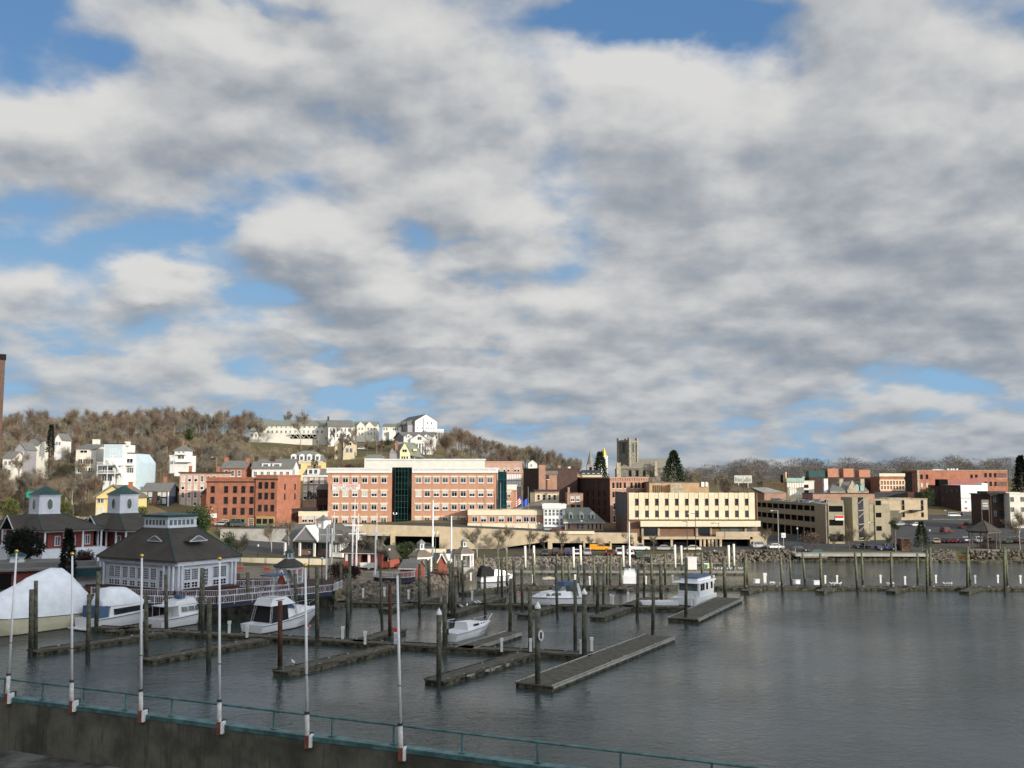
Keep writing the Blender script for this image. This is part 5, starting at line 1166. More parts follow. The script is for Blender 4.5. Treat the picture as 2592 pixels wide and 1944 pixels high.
b = simple('cream_corner_store', 'cream building cut off by the right edge of the view', 'building', 2556, 2640, 326, 1250, 1330, 14, 'clap_cream', zb=ZP(1336, 326)); b.flat(cap='clap_cream'); b.pwin((2562, 2588), (1264, 1290), 1.2, 1.6, frame='stone_tan', pane='glass_grey')
b = simple('dark_box', 'dark stone rear building beside the conifer, behind the tan office', 'building', 2350, 2432, 440, 1248, 1306, 10, 'stone_grey', zb=4.5); b.flat(cap='roof_dark')
b = simple('near_brick_building', 'edge of a tall brick building at the far left, close to the viewer', 'building', -332, -4, 68.0, 902, 1500, 20, 'brick_brown', D2=72, zb=5.0); b.flat(cap='brick_dark', ch=.4, ov=.05)
PM('wood_pile_lit', (.15,.16,.10), var=.22, scale=2.2, streak=.3, rough=.9)  # sunlit copy of wood_pile for the far piles, light put into colour

# ------------------------------------------------------------------ quays, walls and the ramp
def wpt(px, D, z=0.0): v = XY(px, D); return Vector((v.x, v.y, z))
def rock_mesh(name, m, spots_, seed, smin, smax):
    rnd = random.Random(seed); g = MB()
    import bmesh
    bm = bmesh.new(); bmesh.ops.create_icosphere(bm, subdivisions=1, radius=1.0); bv = [v.co.copy() for v in bm.verts]; bf = [[v.index for v in f.verts] for f in bm.faces]; bm.free()
    for p in spots_:
        s_ = rnd.uniform(smin, smax); q = Vector((rnd.uniform(-1,1), rnd.uniform(-1,1), rnd.uniform(-1,1))).normalized()
        R = Matrix.Rotation(rnd.uniform(0, 6.28), 3, q); n = len(g.v); sc = Vector((s_*rnd.uniform(.8,1.5), s_*rnd.uniform(.6,1.1), s_*rnd.uniform(.5,.9)))
        for v in bv:
            w = R @ Vector((v.x*sc.x, v.y*sc.y, v.z*sc.z))*rnd.uniform(.8, 1.15); g.v.append(tuple(p+w))
        for f in bf: g.f.append(tuple(n+i for i in f)); g.mi.append(0)
    return tag(g.build(name, m), None, None, None, 'stuff')
S = []; S2 = []; rnd = random.Random(31)
for i in range(2700):
    px = rnd.uniform(1150, 1800); sh = interp(SHORE, px); k = rnd.random(); D = sh-.4+k*5.4
    S.append(wpt(px, D, -.3+k*2.15+rnd.uniform(-.1,.12)))
for i in range(1500):
    px = rnd.uniform(850, 1200); sh = interp(SHORE, px); k = rnd.random(); D = sh-.5+k*5.2
    S2.append(wpt(px, D, -.3+k*2.3+rnd.uniform(-.1,.15)))
for i in range(900):
    px = rnd.uniform(1166, 1222); sh = interp(SHORE, px); k = rnd.random(); S2.append(wpt(px, sh-1.0+k*6.5, -.3+k*2.1))
for i in range(420):
    px = rnd.uniform(1780, 2010); sh = interp(SHORE, px); k = rnd.random(); S2.append(wpt(px, sh-.5+k*5, -.3+k*2.7))
for i in range(650):
    px = rnd.choice((rnd.uniform(2345, 2412), rnd.uniform(2440, 2760))); sh = interp(SHORE, px); k = rnd.random(); S2.append(wpt(px, sh-.5+k*5, -.3+k*2.8))
r_ = rock_mesh('riprap', M['rock'], S, 1, .24, .50); r_['label'] = 'pale broken rocks lining the far bank below the parked cars'; r_['category'] = 'rocks'
r_ = rock_mesh('riprap', mat('rock_mid', (.20,.17,.13), var=.35, scale=1.1), S2, 2, .26, .6); r_['label'] = 'darker brown shore rocks below the gazebos and along the right bank'; r_['category'] = 'rocks'

def slab(name, label, cat, pts, z0, z1, m, kind=None, group=None):
    c = sum((Vector((p.x, p.y, 0)) for p in pts), Vector())/len(pts)
    g = MB(); poly = [(p.x-c.x, p.y-c.y) for p in pts]
    A_ = sum(poly[i][0]*poly[(i+1)%len(poly)][1]-poly[(i+1)%len(poly)][0]*poly[i][1] for i in range(len(poly)))
    if A_ < 0: poly = poly[::-1]
    g.prism(poly, z0, z1); o = g.build(name, m, None, loc=c); return tag(o, label, cat, group, kind)
# concrete quay, right
q = empty('quay_wall', wpt(2010, 252), 0, 'long low concrete quay with a pale cap and dark water line, right bank', 'quay')
def loc2(o, v): return (v.x-o.location.x, v.y-o.location.y)
def ribbon_wall(name, m, parent, line, z0, z1, th):
    g = MB()
    for a, b in zip(line, line[1:]):
        d = (Vector((b.x-a.x, b.y-a.y))).normalized(); n = Vector((-d.y, d.x))*th
        pa = loc2(parent, a); pb = loc2(parent, b)
        za0, za1 = (z0(a), z1(a)) if callable(z1) else (z0, z1); zb0, zb1 = (z0(b), z1(b)) if callable(z1) else (z0, z1)
        g.loft([[(pa[0],pa[1],za0),(pa[0]+n.x,pa[1]+n.y,za0),(pa[0]+n.x,pa[1]+n.y,za1),(pa[0],pa[1],za1)],[(pb[0],pb[1],zb0),(pb[0]+n.x,pb[1]+n.y,zb0),(pb[0]+n.x,pb[1]+n.y,zb1),(pb[0],pb[1],zb1)]])
    return g.build(name, m, parent)
ribbon_wall('wall', M['dock_side'], q, [wpt(2012, 254), wpt(2345, 253)], -2, 1.3, 2.0)
ribbon_wall('cap', M['concrete_grey'], q, [wpt(2010, 252.6), wpt(2350, 251.6)], 1.303, 1.95, 4.5)
ribbon_wall('fender', M['bark'], q, [wpt(2022, 252.5), wpt(2090, 252.3)], .9, 1.3, .25)

# sheet-pile wharf below the pavilions, left
LINE = [(-260,151),(300,147),(556,145.5),(847,161.5),(849,176)]
wl = [wpt(*p) for p in LINE]
w_ = empty('wharf', wl[2], 0, 'dark sheet-pile wharf carrying the red promenade deck below the big pavilion', 'wharf')
g = MB()
for a, b in zip(wl, wl[1:]):
    n = max(1, int((b-a).length/.55)); d = (b-a)/n; u = d.normalized(); nn = Vector((u.y, -u.x, 0))*.22
    pts = []
    for i in range(n+1):
        p = a+d*i + (nn if (i//2) % 2 else Vector((0,0,0))); pts.append((p.x-w_.location.x, p.y-w_.location.y))
    for p0, p1 in zip(pts, pts[1:]): g.quad((*p0, -2), (*p1, -2), (*p1, 2.3), (*p0, 2.3))
g.build('sheet_piling', M['sheet_pile'], w_)
g = MB(); poly = [loc2(w_, v) for v in wl] + [loc2(w_, wpt(849, 180)), loc2(w_, wpt(-260, 180))]
g.prism([(x, y) for x, y in poly], 2.85, 3.0); g.build('deck', M['deck_red'], w_)
ribbon_wall('edge_beam', mat('beam_navy', (.035,.04,.06), var=.1), w_, [v+Vector((0,-.35,0)) for v in wl[:4]], 2.2, 2.84, .7)
def railing(label, line, z, h=1.0, panel=3.2, m='trim_cool', group='white lattice railings of the promenade'):
    o = empty('railing', line[0]+Vector((0,0,z)), 0, label, 'railing', group)
    P_ = MB(); B_ = MB()
    for a, b in zip(line, line[1:]):
        L = (b-a).length; n = max(1, round(L/panel)); d = (b-a)/n; u = d.normalized()
        for i in range(n):
            p = a+d*i-line[0]; e = p+d
            P_.tube((p.x,p.y,-.25), (p.x,p.y,h+.08), .075, .075, 4)
            for zz in (.08, h-.06): B_.tube((p.x,p.y,zz), (e.x,e.y,zz), .05, .05, 4)
            if i % 2 == 0:
                c0 = p+d*.4; c1 = p+d*.6
                B_.tube((c0.x,c0.y,.1), (c1.x,c1.y,h-.1), .035, .035, 3); B_.tube((c0.x,c0.y,h-.1), (c1.x,c1.y,.1), .035, .035, 3)
            k = .28
            while k < d.length-.1:
                if not (i % 2 == 0 and .4 < k/d.length < .6):
                    c = p+u*k; B_.tube((c.x,c.y,.1), (c.x,c.y,h-.08), .022, .022, 3, 0, False)
                k += .30
        P_.tube((b.x-line[0].x, b.y-line[0].y, -.25), (b.x-line[0].x, b.y-line[0].y, h+.08), .075, .075, 4)
    build_each(P_, 'post', M[m], o); B_.build('lattice_panel', M[m], o); return o
off = Vector((0,-.3,0))
railing('white lattice railing along the lower edge of the sheet-pile wharf, nearest the boats', [wl[1]+off, wl[2]+off, wl[3]+off, wl[3]+Vector((.4, 6, 0))], 2.85, 1.15)
railing('white lattice railing in front of the big pavilion, one step above the lower one', [wpt(240,156), wpt(450,151.5), wpt(560,151.8), wpt(735,160.5)], 3.05, 1.05)
railing('short white lattice railing behind the promenade near the shaded gazebo', [wpt(600,166), wpt(735,168)], 3.05, 1.05)
# terrace step of the big pavilion
slab('terrace', None, None, [wpt(225,158), wpt(448,153.2), wpt(612,166), wpt(612,186), wpt(225,186)], 3.0, 3.35, M['deck_red'], 'structure')

# retaining walls
r_ = empty('retaining_wall', wpt(560, 283), 0, 'grey concrete retaining wall below the red brick blocks', 'retaining wall'); ribbon_wall('wall', M['concrete_grey'], r_, [wpt(560,283), wpt(868,283)], lambda p: 0, lambda p: 6.6, 2.0)
r_ = empty('stone_wall', wpt(600, 211), 0, 'long low cream stone wall behind the park lawn left of the red shed', 'stone wall'); ribbon_wall('wall', M['stone_cream'], r_, [wpt(600,214), wpt(925,210)], 1.0, 4.0, .6)
r_ = empty('stone_wall', wpt(905, 246), 0, 'low cream wall along the lot in front of the ramp openings', 'stone wall'); ribbon_wall('wall', M['stone_cream'], r_, [wpt(885,252), wpt(1130,252)], 1.0, 3.2, .5)
r_ = empty('rock_outcrop', wpt(200, 276), 0, 'pale ledge of layered rock on the slope left of the yellow house', 'rock outcrop'); g = MB(); rn = random.Random(4)
for i in range(46):
    a = rn.uniform(-5, 6); z = 5+rn.random()*5.0; c = Vector((a, rn.uniform(-1,1)+z*.25, z)); rr = rn.uniform(.6,1.5)
    g.box(c.x-rr*1.3, c.x+rr*1.3, c.y-rr*.6, c.y+rr*.8, c.z-rr*.35, c.z+rr*.35)
g.build('ledge', mat('ledge_rock', (.33,.27,.19), var=.3, scale=.8), r_)

# the beige ramp in front of the office building
rp = empty('parking_ramp', wpt(870, 264.5), 0, 'long beige concrete parking ramp with dark openings in front of the office building', 'parking ramp')
def rtop(px): return interp([(868,8.95),(1120,8.2),(1300,7.3),(1390,6.75),(1612,6.5)], px)
def rbot(px): return interp([(868,5.9),(1120,5.5),(1124,2.2),(1245,1.6),(1290,2.9),(1384,4.2),(1390,3.9),(1612,3.75)], px)
g = MB()
pxs = [868, 1000, 1120, 1124, 1245, 1290, 1384, 1390, 1470, 1540, 1612]
for a, b in zip(pxs, pxs[1:]):
    A_ = wpt(a, 264.5)-rp.location; B_ = wpt(b, 264.5)-rp.location
    g.loft([[(A_.x,A_.y,rbot(a)),(A_.x,A_.y+.4,rbot(a)),(A_.x,A_.y+.4,rtop(a)),(A_.x,A_.y,rtop(a))],[(B_.x,B_.y,rbot(b)),(B_.x,B_.y+.4,rbot(b)),(B_.x,B_.y+.4,rtop(b)),(B_.x,B_.y,rtop(b))]])
g.build('parapet', M['concrete_tan'], rp)
g = MB()
for a, b in zip(pxs, pxs[1:]):
    A_ = wpt(a, 264.9)-rp.location; B_ = wpt(b, 264.9)-rp.location
    g.loft([[(A_.x,A_.y+.01,rtop(a)-1.6),(A_.x,A_.y+30,min(rtop(a)-1.2,7.0)),(A_.x,A_.y+30,min(rtop(a)-.9,7.2)),(A_.x,A_.y+.01,rtop(a)-1.2)],[(B_.x,B_.y+.01,rtop(b)-1.6),(B_.x,B_.y+30,min(rtop(b)-1.2,7.0)),(B_.x,B_.y+30,min(rtop(b)-.9,7.2)),(B_.x,B_.y+.01,rtop(b)-1.2)]])
g.build('deck', M['asphalt'], rp)
for p, wd_ in ((877, 2.0), (995, 1.2), (1119, 1.3), (1245, 2.4), (1392, 1.2), (1478, .5), (1545, .5), (1609, 1.2)):
    v = wpt(p, 264.3)-rp.location; g = MB(); g.box(v.x-wd_/2, v.x+wd_/2, v.y, v.y+.7, -.5, rbot(p)+.6); build_each(g, 'column', M['concrete_tan'], rp)
v0 = wpt(868, 283)-rp.location; v1 = wpt(1612, 283)-rp.location; g = MB(); g.box(v0.x, v1.x, 17.8, 18.2, 0, 5.6); g.build('back_wall', M['roof_flat'], rp)
g = MB(); v = wpt(1490, 263.5)-rp.location; g.box(v.x-8, v.x+1.5, -.5, -.02, 6.2, 7.0); g.build('cap_block', M['stone_cream'], rp)

# ------------------------------------------------------------------ pavilions by the wharf
def rotbox(b, name, x0, x1, y0, y1, z0, z1, m): return b.box(name, x0, x1, y0, y1, z0, z1, m)
def cupola(b, cx, cy, half, z0, z1, rise, m='trim_cool', roofm='roof_teal', kind='oval', ov=.35):
    g = MB(); g.box(cx-half, cx+half, cy-half, cy+half, z0, z1); g.box(cx-half-.12, cx+half+.12, cy-half-.12, cy+half+.12, z0-.02, z0+.25); g.box(cx-half-.15, cx+half+.15, cy-half-.15, cy+half+.15, z1-.25, z1-.01)
    c = g.build('cupola', M[m], b.o)
    g = MB()
    if kind == 'oval':
        zc = (z0+z1)/2; r1, r2 = half*.25, (z1-z0)*.27
        for face in ('F', 'R', 'L'):
            ring = []
            for k in range(14):
                a = 2*pi*k/14; e = cos(a)*r1; f = sin(a)*r2
                ring.append((e, f))
            for s0, s1, mm in ((1.35, -.05, 1), (1.0, -.09, 0)):
                r = []
                for (e, f) in ring:
                    e *= s0; f *= s0 if s0 > 1 else 1
                    if face == 'F': r.append((cx+e, cy-half+s1, zc+f))
                    elif face == 'R': r.append((cx+half-s1, cy+e, zc+f))
                    else: r.append((cx-half+s1, cy-e, zc+f))
                n = len(g.v); g.v += r; g.f.append(tuple(n+i for i in range(14))); g.mi.append(mm)
        build_each(g, 'window', [M['glass_grey'], M['trim_white']], c)
    elif kind == 'strip':
        n_ = 6
        for i in range(n_):
            a = -half+.35+(2*half-.7)*i/n_; e = a+(2*half-.7)/n_-.3
            g.box(cx+a, cx+e, cy-half-.05, cy-half-.003, z0+.45, z1-.45); g.box(cx+half+.003, cx+half+.05, cy+a, cy+e, z0+.45, z1-.45)
        build_each(g, 'window', M['glass_grey'], c)
    g = MB(); h = half+ov
    if kind == 'strip':
        g.box(cx-h, cx+h, cy-h, cy+h, z1+.003, z1+.35); g.loft([[(cx-h,cy-h,z1+.353),(cx+h,cy-h,z1+.353),(cx+h,cy+h,z1+.353),(cx-h,cy+h,z1+.353)],[(cx-.5,cy-.5,z1+.353+rise),(cx+.5,cy-.5,z1+.353+rise),(cx+.5,cy+.5,z1+.353+rise),(cx-.5,cy+.5,z1+.353+rise)]])
    else: g.loft([[(cx-h,cy-h,z1+.003),(cx+h,cy-h,z1+.003),(cx+h,cy+h,z1+.003),(cx-h,cy+h,z1+.003)],[(cx-h*.85,cy-h*.85,z1+.2),(cx+h*.85,cy-h*.85,z1+.2),(cx+h*.85,cy+h*.85,z1+.2),(cx-h*.85,cy+h*.85,z1+.2)],[(cx-.05,cy-.05,z1+rise),(cx+.05,cy-.05,z1+rise),(cx+.05,cy+.05,z1+rise),(cx-.05,cy+.05,z1+rise)]])
    g.build('cupola_roof', M[roofm], b.o)
b = Bld('pavilion', 'big white glass-walled pavilion with dark hipped roof and flat green-topped cupola', 'pavilion', (262, 168), (450, 158), 12.7, 3.35)
L = b.L; ev = ZP(1417, 160)-3.35; b.box('wall', .3, L-.3, .3, 12.4, -.3, ev-.9, 'trim_cool'); b.band(ev-.9, ev, 'trim_cool', .25, 'entablature'); g = MB(); g.box(-.25, L+.25, -.25, 12.95, ev-.899, ev-.002); g.build('entablature', M['trim_cool'], b.o)
b.hip(ev, ZP(1334, 166)-3.35-ev, 'roof_shingle', top=(2.9, 2.9), ridgecap='roof_teal')
zc = ZP(1334, 168)-3.35; cupola(b, L/2, 6.35, 2.95, zc, zc+1.75, .35, kind='strip', ov=.35)
g = MB()
for x in (.1, .9, L-1.3, L-.4, L*.86): g.tube((x, -.12, 0), (x, -.12, ev-.9), .22, .2, 8)
for y in (.5, 1.2, 11.4, 12.2): g.tube((L+.12, y, 0), (L+.12, y, ev-.9), .22, .2, 8)
build_each(g, 'column', M['trim_cool'], b.o)
xs = [2.6, 4.1, 6.1, 8.0, 9.9, 11.4, 13.2]
b.windows(xs, [2.25], 1.45, 1.9, frame='trim_cool', mull='grid', pane='glass_dark', off=-.28); b.windows(xs, [.55], 1.45, .95, frame='trim_cool', mull='cross', pane='glass_grey', off=-.28); b.windows([15.3], [1.6], 1.3, 2.8, frame='trim_cool', mull='grid', pane='glass_dark', off=-.28)
b.windows([2.5, 4.0, 7.8, 9.5, 10.8][:2]+[8.4, 9.9], [2.25], 1.35, 1.9, face='R', frame='trim_cool', mull='grid', pane='glass_dark', off=-.28); b.windows([2.5, 4.0, 8.4, 9.9], [.6], 1.35, 1.0, face='R', frame='trim_cool', mull='cross', pane='glass_dark', off=-.28); b.windows([6.1], [1.6], 1.3, 2.8, face='R', frame='trim_cool', mull='grid', pane='glass_dark', off=-.28)
# eyebrow dormers
rs = (zc-ev)/(6.35+.6-2.9)
def eyebrow(face, along, up_):
    g = MB(); n = 10; out = []; inn = []
    for i in range(n+1):
        t = i/n; e = (t-.5)*3.6; h = .85*exp(-((t-.5)*3.0)**2)*1.0
        out.append((e, h))
    zb_ = ev+rs*(up_)+.03
    def pt(e, h, depth):
        if face == 'F': return (along+e, up_-.6-depth, zb_+h)
        return (L-(up_-.6)+depth, along+e, zb_+h)
    base = [pt(e, 0, .25) for e, h in out]; top = [pt(e, h, .25) for e, h in out]
    for i in range(n): g.quad(base[i], base[i+1], top[i+1], top[i])
    d_ = g.build('dormer', M['roof_grey'], b.o)
    g = MB()
    for i in range(n): g.tube(top[i], top[i+1], .07, .07, 4)
    g.tube(base[0], base[-1], .07, .07, 4); g.build('frame', M['trim_cool'], d_)
    g = MB()
    for i in range(n):
        q0 = pt(out[i][0], out[i][1], -1.4); q1 = pt(out[i+1][0], out[i+1][1], -1.4); g.quad(top[i], top[i+1], q1, q0)
    g.build('dormer_roof', M['roof_shingle'], b.o)
eyebrow('F', L*.62, 2.3); eyebrow('R', 5.6, 2.3)

for lab, A_, B_, apexy, zbase in (('left pavilion with square white cupola and red walls, partly behind a dark tree', (-30, 206), (118, 190), 1300, 3), ('middle pavilion with square white cupola, dark roof and small white porch gable', (178, 208), (322, 197), 1298, 3)):
    b = Bld('pavilion', lab, 'pavilion', A_, B_, 11.5, zbase); L = b.L; Dm = b.a.y+b.u.y*L*.8
    ev = ZP(1340, Dm)-zbase; b.box('wall', 1.2, L-1.2, 1.2, 10.3, -.5, ev-.3, 'clap_red'); b.box('terrace', -.6, L+.8, -.8, 12, -.5, ev-3.6, 'trim_cool')
    g = MB(); g.box(-.2, L+.2, -.2, 11.7, ev-.45, ev-.01); g.build('entablature', M['trim_cool'], b.o)
    tp = ZP(apexy, b.a.y+b.u.y*L/2+5)-zbase
    b.hip(ev, tp-ev, 'roof_shingle', ov=.7, top=(2.5, 2.5), ridgecap='roof_teal'); cupola(b, L/2, 5.75, 2.15, tp-.05, tp+3.9, 1.7)
    g = MB()
    for i in range(7): x = .1+(L-.2)*i/6; g.tube((x, .05, ev-3.6), (x, .05, ev-.45), .2, .18, 8)
    for i in range(1, 4): y = 11.3*i/3; g.tube((L-.1, y, ev-3.6), (L-.1, y, ev-.45), .2, .18, 8)
    build_each(g, 'column', M['trim_cool'], b.o)
    b.windows([L*.2, L*.42, L*.8], [ev-2.2], 1.2, 1.9, frame='trim_cool', mull='v', pane='glass_grey', off=-1.18); b.windows([3, 6, 9], [ev-2.2], 1.1, 1.9, face='R', frame='trim_cool', mull='v', pane='glass_grey', off=-1.18)
    g = MB(); x = L*.52; g.xprism([(x-2.4, ev), (x+2.4, ev), (x, ev+2.2)], -1.6, -1.3); pg = g.build('porch_gable', M['void'], b.o)
    g = MB(); g.loft([[(x-2.8,-1.8,ev-.25),(x-2.8,4,ev-.25),(x,4,ev+2.4),(x,-1.8,ev+2.4)],[(x-2.8,-1.8,ev-.0),(x-2.8,4,ev),(x,4,ev+2.65),(x,-1.8,ev+2.65)]]); g.loft([[(x+2.8,-1.8,ev-.25),(x+2.8,4,ev-.25),(x,4,ev+2.4),(x,-1.8,ev+2.4)],[(x+2.8,-1.8,ev-.0),(x+2.8,4,ev),(x,4,ev+2.65),(x,-1.8,ev+2.65)]]); g.build('porch_roof', M['roof_shingle'], b.o)
    g = MB(); g.loft([[(x-2.85,-1.9,ev-.3),(x-2.85,-1.81,ev-.3),(x-2.85,-1.81,ev+.02),(x-2.85,-1.9,ev+.02)],[(x,-1.9,ev+2.38),(x,-1.81,ev+2.38),(x,-1.81,ev+2.7),(x,-1.9,ev+2.7)]]); g.loft([[(x+2.85,-1.9,ev-.3),(x+2.85,-1.81,ev-.3),(x+2.85,-1.81,ev+.02),(x+2.85,-1.9,ev+.02)],[(x,-1.9,ev+2.38),(x,-1.81,ev+2.38),(x,-1.81,ev+2.7),(x,-1.9,ev+2.7)]]); g.tube((x-2.4,-1.5,ev-3.6),(x-2.4,-1.5,ev-.2),.18); g.tube((x+2.4,-1.5,ev-3.6),(x+2.4,-1.5,ev-.2),.18); g.build('porch_trim', M['trim_cool'], b.o)
b = Bld('dock_house', 'low red and white dock house with grey roof and tiny cupola at far left', 'building', (-120, 160), (262, 168), 12, 3.0); L = b.L; b.wall(ZP(1448, 162)-3, 'clap_red', below=.5); b.box('roof', -.5, L+.5, -.8, 12, b.h+.003, b.h+.35, 'roof_grey'); b.box('upper_roof', 2, L-1, 2.5, 11, b.h+.353, b.h+1.1, 'roof_grey'); b.box('awning', b.s_of(160), b.s_of(262), -2.6, -.01, b.h-1.0, b.h+.3, mat('awning_teal', (.012,.045,.055), var=.1)); b.box('door', b.s_of(5), b.s_of(38), -.15, -.003, -.2, b.h-.4, 'void'); b.box('white_post', b.s_of(-3), b.s_of(4), -.4, -.003, -.2, b.h, 'trim_cool'); cupola(b, b.s_of(43), 5.2, 1.0, b.h+1.1, b.h+2.1, .8); b.box('white_wall', b.s_of(200), b.s_of(262), -.1, -.003, -.3, b.h-1.1, 'trim_cool')

def gazebo(label, pxc, D, zb_, wpx, py_eave, py_roof, py_cup, py_top, shade=False, dark=False, n=6, rot=.3):
    v = XY(pxc, D); o = empty('gazebo', (v.x, v.y, zb_), rot, label, 'gazebo')
    R = wpx/2*D/F; ze = ZP(py_eave, D)-zb_; zr_ = ZP(py_roof, D)-zb_; zc1 = ZP(py_cup, D)-zb_; zt = ZP(py_top, D)-zb_
    tm = M['bark'] if dark else M['trim_cool' if shade else 'trim_white']  # shaded gazebo: shade put into cooler trim and darker roof colours
    ring = lambda r, z: [(r*cos(2*pi*i/n), r*sin(2*pi*i/n), z) for i in range(n)]
    for i in range(n): g = MB(); a = 2*pi*i/n; g.tube((.86*R*cos(a), .86*R*sin(a), 0), (.86*R*cos(a), .86*R*sin(a), ze-.35), .2 if not dark else .15, .2 if not dark else .15, 6); build_each(g, 'post', tm, o)
    g = MB(); g.loft([ring(R*.95, ze-.4), ring(R*.98, ze-.01)]); g.build('beam', tm, o)
    g = MB(); g.loft([ring(R*1.06, ze), ring(R*1.06, ze+.12), ring(R*.30 if not dark else .1, zr_)]); rf = g.build('roof', M['roof_brown' if not shade and not dark else 'roof_shingle'], o)
    g = MB()
    for p, q_ in zip(ring(R*1.06, ze+.12), ring(R*.30 if not dark else .1, zr_)): g.tube(p, q_, .06, .06, 4)
    g.build('ridge_cap', M['roof_teal' if shade else ('roof_greygreen' if not dark else 'roof_dark')], rf)
    if not dark:
        g = MB(); g.loft([ring(R*.30, zr_), ring(R*.30, zc1)]); cp = g.build('cupola', tm, o); g = MB()
        for i in range(n): a = 2*pi*(i+.5)/n; c, s_ = cos(a), sin(a); rr = R*.30*cos(pi/n)+.02; w = R*.09; zz0, zz1 = zr_+(zc1-zr_)*.2, zr_+(zc1-zr_)*.85; g.quad((rr*c+s_*w, rr*s_-c*w, zz0), (rr*c-s_*w, rr*s_+c*w, zz0), (rr*c-s_*w, rr*s_+c*w, zz1), (rr*c+s_*w, rr*s_-c*w, zz1))
        g.build('window', M['glass_grey'], cp); g = MB(); g.loft([ring(R*.42, zc1+.003), ring(.03, zt)]); g.build('cupola_roof', M['roof_teal' if shade else 'roof_greygreen'], o)
        g = MB()
        for i in range(n):
            if i == 4: continue
            a0, a1 = 2*pi*i/n, 2*pi*(i+1)/n; p = Vector((.86*R*cos(a0), .86*R*sin(a0), 0)); q_ = Vector((.86*R*cos(a1), .86*R*sin(a1), 0))
            for zz in (.15, 1.0): g.tube(p+Vector((0,0,zz)), q_+Vector((0,0,zz)), .05, .05, 4)
            for k in range(1, 9): c = p+(q_-p)*k/9; g.tube(c+Vector((0,0,.15)), c+Vector((0,0,1.0)), .03, .03, 3)
        g.build('railing', tm, o)
    g = MB(); g.loft([ring(R*1.0, -1.2), ring(R*1.0, -.02)]); g.build('floor', M['concrete_grey'], o); return o
gazebo('white gazebo with cupola beside the evergreen bush, nearer the small boathouses', 1067, 196, ZP(1448, 196), 60, 1408, 1391, 1375, 1372-7)
gazebo('white gazebo on the rocky point beside the white mast', 1175, 207, ZP(1434, 207), 53, 1400, 1384, 1371, 1363)
gazebo('shaded white gazebo with green-capped cupola on the promenade by the big pavilion', 736, 172, ZP(1474, 172), 74, 1434, 1414, 1398, 1389, shade=True)
gazebo('dark brown open shelter with a wide pointed roof on the far right shore', 2487, 262, 2.3, 84, 1344, 1317, 1316, 1315, dark=True)

b = Bld('park_pavilion', 'grey and white park pavilion with long porch, pediment and blue-grey cupola', 'pavilion', (722, 238), (866, 231), 9, 3.0); L = b.L; ev = ZP(1368, 234)-3
b.box('wall', .5, L-.3, 2.6, 8.8, -.3, ev, 'clap_grey'); b.box('base', .4, L-.2, 2.5, 2.597, -.3, 1.0, 'brick_brown'); b.box('white_bay', L-3.4, L, .4, 8.9, -.3, ev-.01, 'trim_white'); b.gable(ev, 3.4, 'roof_grey', 'u', wallm='clap_grey', ov=.5); g = MB(); g.box(-.3, L+.3, -.2, .2, ev-.5, ev-.05); g.build('fascia', M['trim_white'], b.o)
x = b.s_of(779); g = MB(); g.xprism([(x-3.2, ev-.04), (x+3.2, ev-.04), (x, ev+3.1)], -.5, -.21); g.build('pediment', M['clap_grey'], b.o); g = MB()
for sgn in (-1, 1): g.loft([[(x+sgn*3.5,-.7,ev-.35),(x+sgn*3.5,3.5,ev-.35),(x+sgn*3.5,3.5,ev),(x+sgn*3.5,-.7,ev)],[(x,-.7,ev+3.1),(x,3.5,ev+3.1),(x,3.5,ev+3.5),(x,-.7,ev+3.5)]])
g.build('pediment_trim', M['trim_white'], b.o)
for p in (724, 761, 798, 838): g = MB(); g.box(b.s_of(p)-.22, b.s_of(p)+.22, -.15, .25, -.3, ev-.5); build_each(g, 'column', M['trim_white'], b.o)
b.windows([b.s_of(p) for p in (741, 771, 806)], [1.9], 1.6, 1.7, mull='v', pane='glass_grey', off=-2.58); b.box('door', b.s_of(784)-.6, b.s_of(784)+.6, 2.4, 2.59, -.2, 2.4, 'void'); b.windows([L-2.4, L-1.1], [1.8], 1.0, 2.2, mull='cross', pane='glass_grey', off=-.38)
g = MB(); x = b.s_of(791); zz = ZP(1343, 235)-3; z2 = ZP(1318, 235)-3; g.box(x-1.3, x+1.3, 3.1, 5.7, zz-1.5, z2); c_ = g.build('cupola', M['trim_white'], b.o); g = MB(); g.box(x-.95, x+.95, 3.03, 3.097, zz, z2-.25); g.build('panel', M['clap_grey'], c_); g = MB(); g.box(x-.42, x+.42, 2.97, 3.027, zz+.6, z2-.8); g.build('window', M['trim_white'], c_); g = MB(); g.loft([[(x-1.6,2.8,z2+.003),(x+1.6,2.8,z2+.003),(x+1.6,6,z2+.003),(x-1.6,6,z2+.003)],[(x-.5,4,z2+.7),(x+.5,4,z2+.7),(x+.5,4.8,z2+.7),(x-.5,4.8,z2+.7)],[(x-.05,4.35,z2+1.3),(x+.05,4.35,z2+1.3),(x+.05,4.45,z2+1.3),(x-.05,4.45,z2+1.3)]]); g.build('cupola_roof', M['roof_grey'], b.o)
b = Bld('red_shed', 'red park shed with dark hip roof, white porch posts and shutters', 'shed', (869, 207), (956, 205), 7, ZP(1433, 206)); L = b.L; ev = ZP(1397, 206)-b.zb; b.box('wall', .2, L*.42, .2, 6.8, -.6, ev, 'barn_red'); b.box('back_wall', L*.42+.01, L-.2, 3.2, 6.8, -.6, ev, 'clap_red'); b.hip(ev, 2.2, 'roof_shingle', ov=.5, top=(1.6, .4)); b.box('fascia', -.4, L+.4, -.4, -.1, ev-.35, ev-.2, 'trim_white')
b.box('shutter', b.s_of(876), b.s_of(882), .1, .197, 1.0, 2.6, 'trim_white'); b.box('shutter', b.s_of(882.5), b.s_of(889), .1, .197, 1.0, 2.6, 'roof_teal')
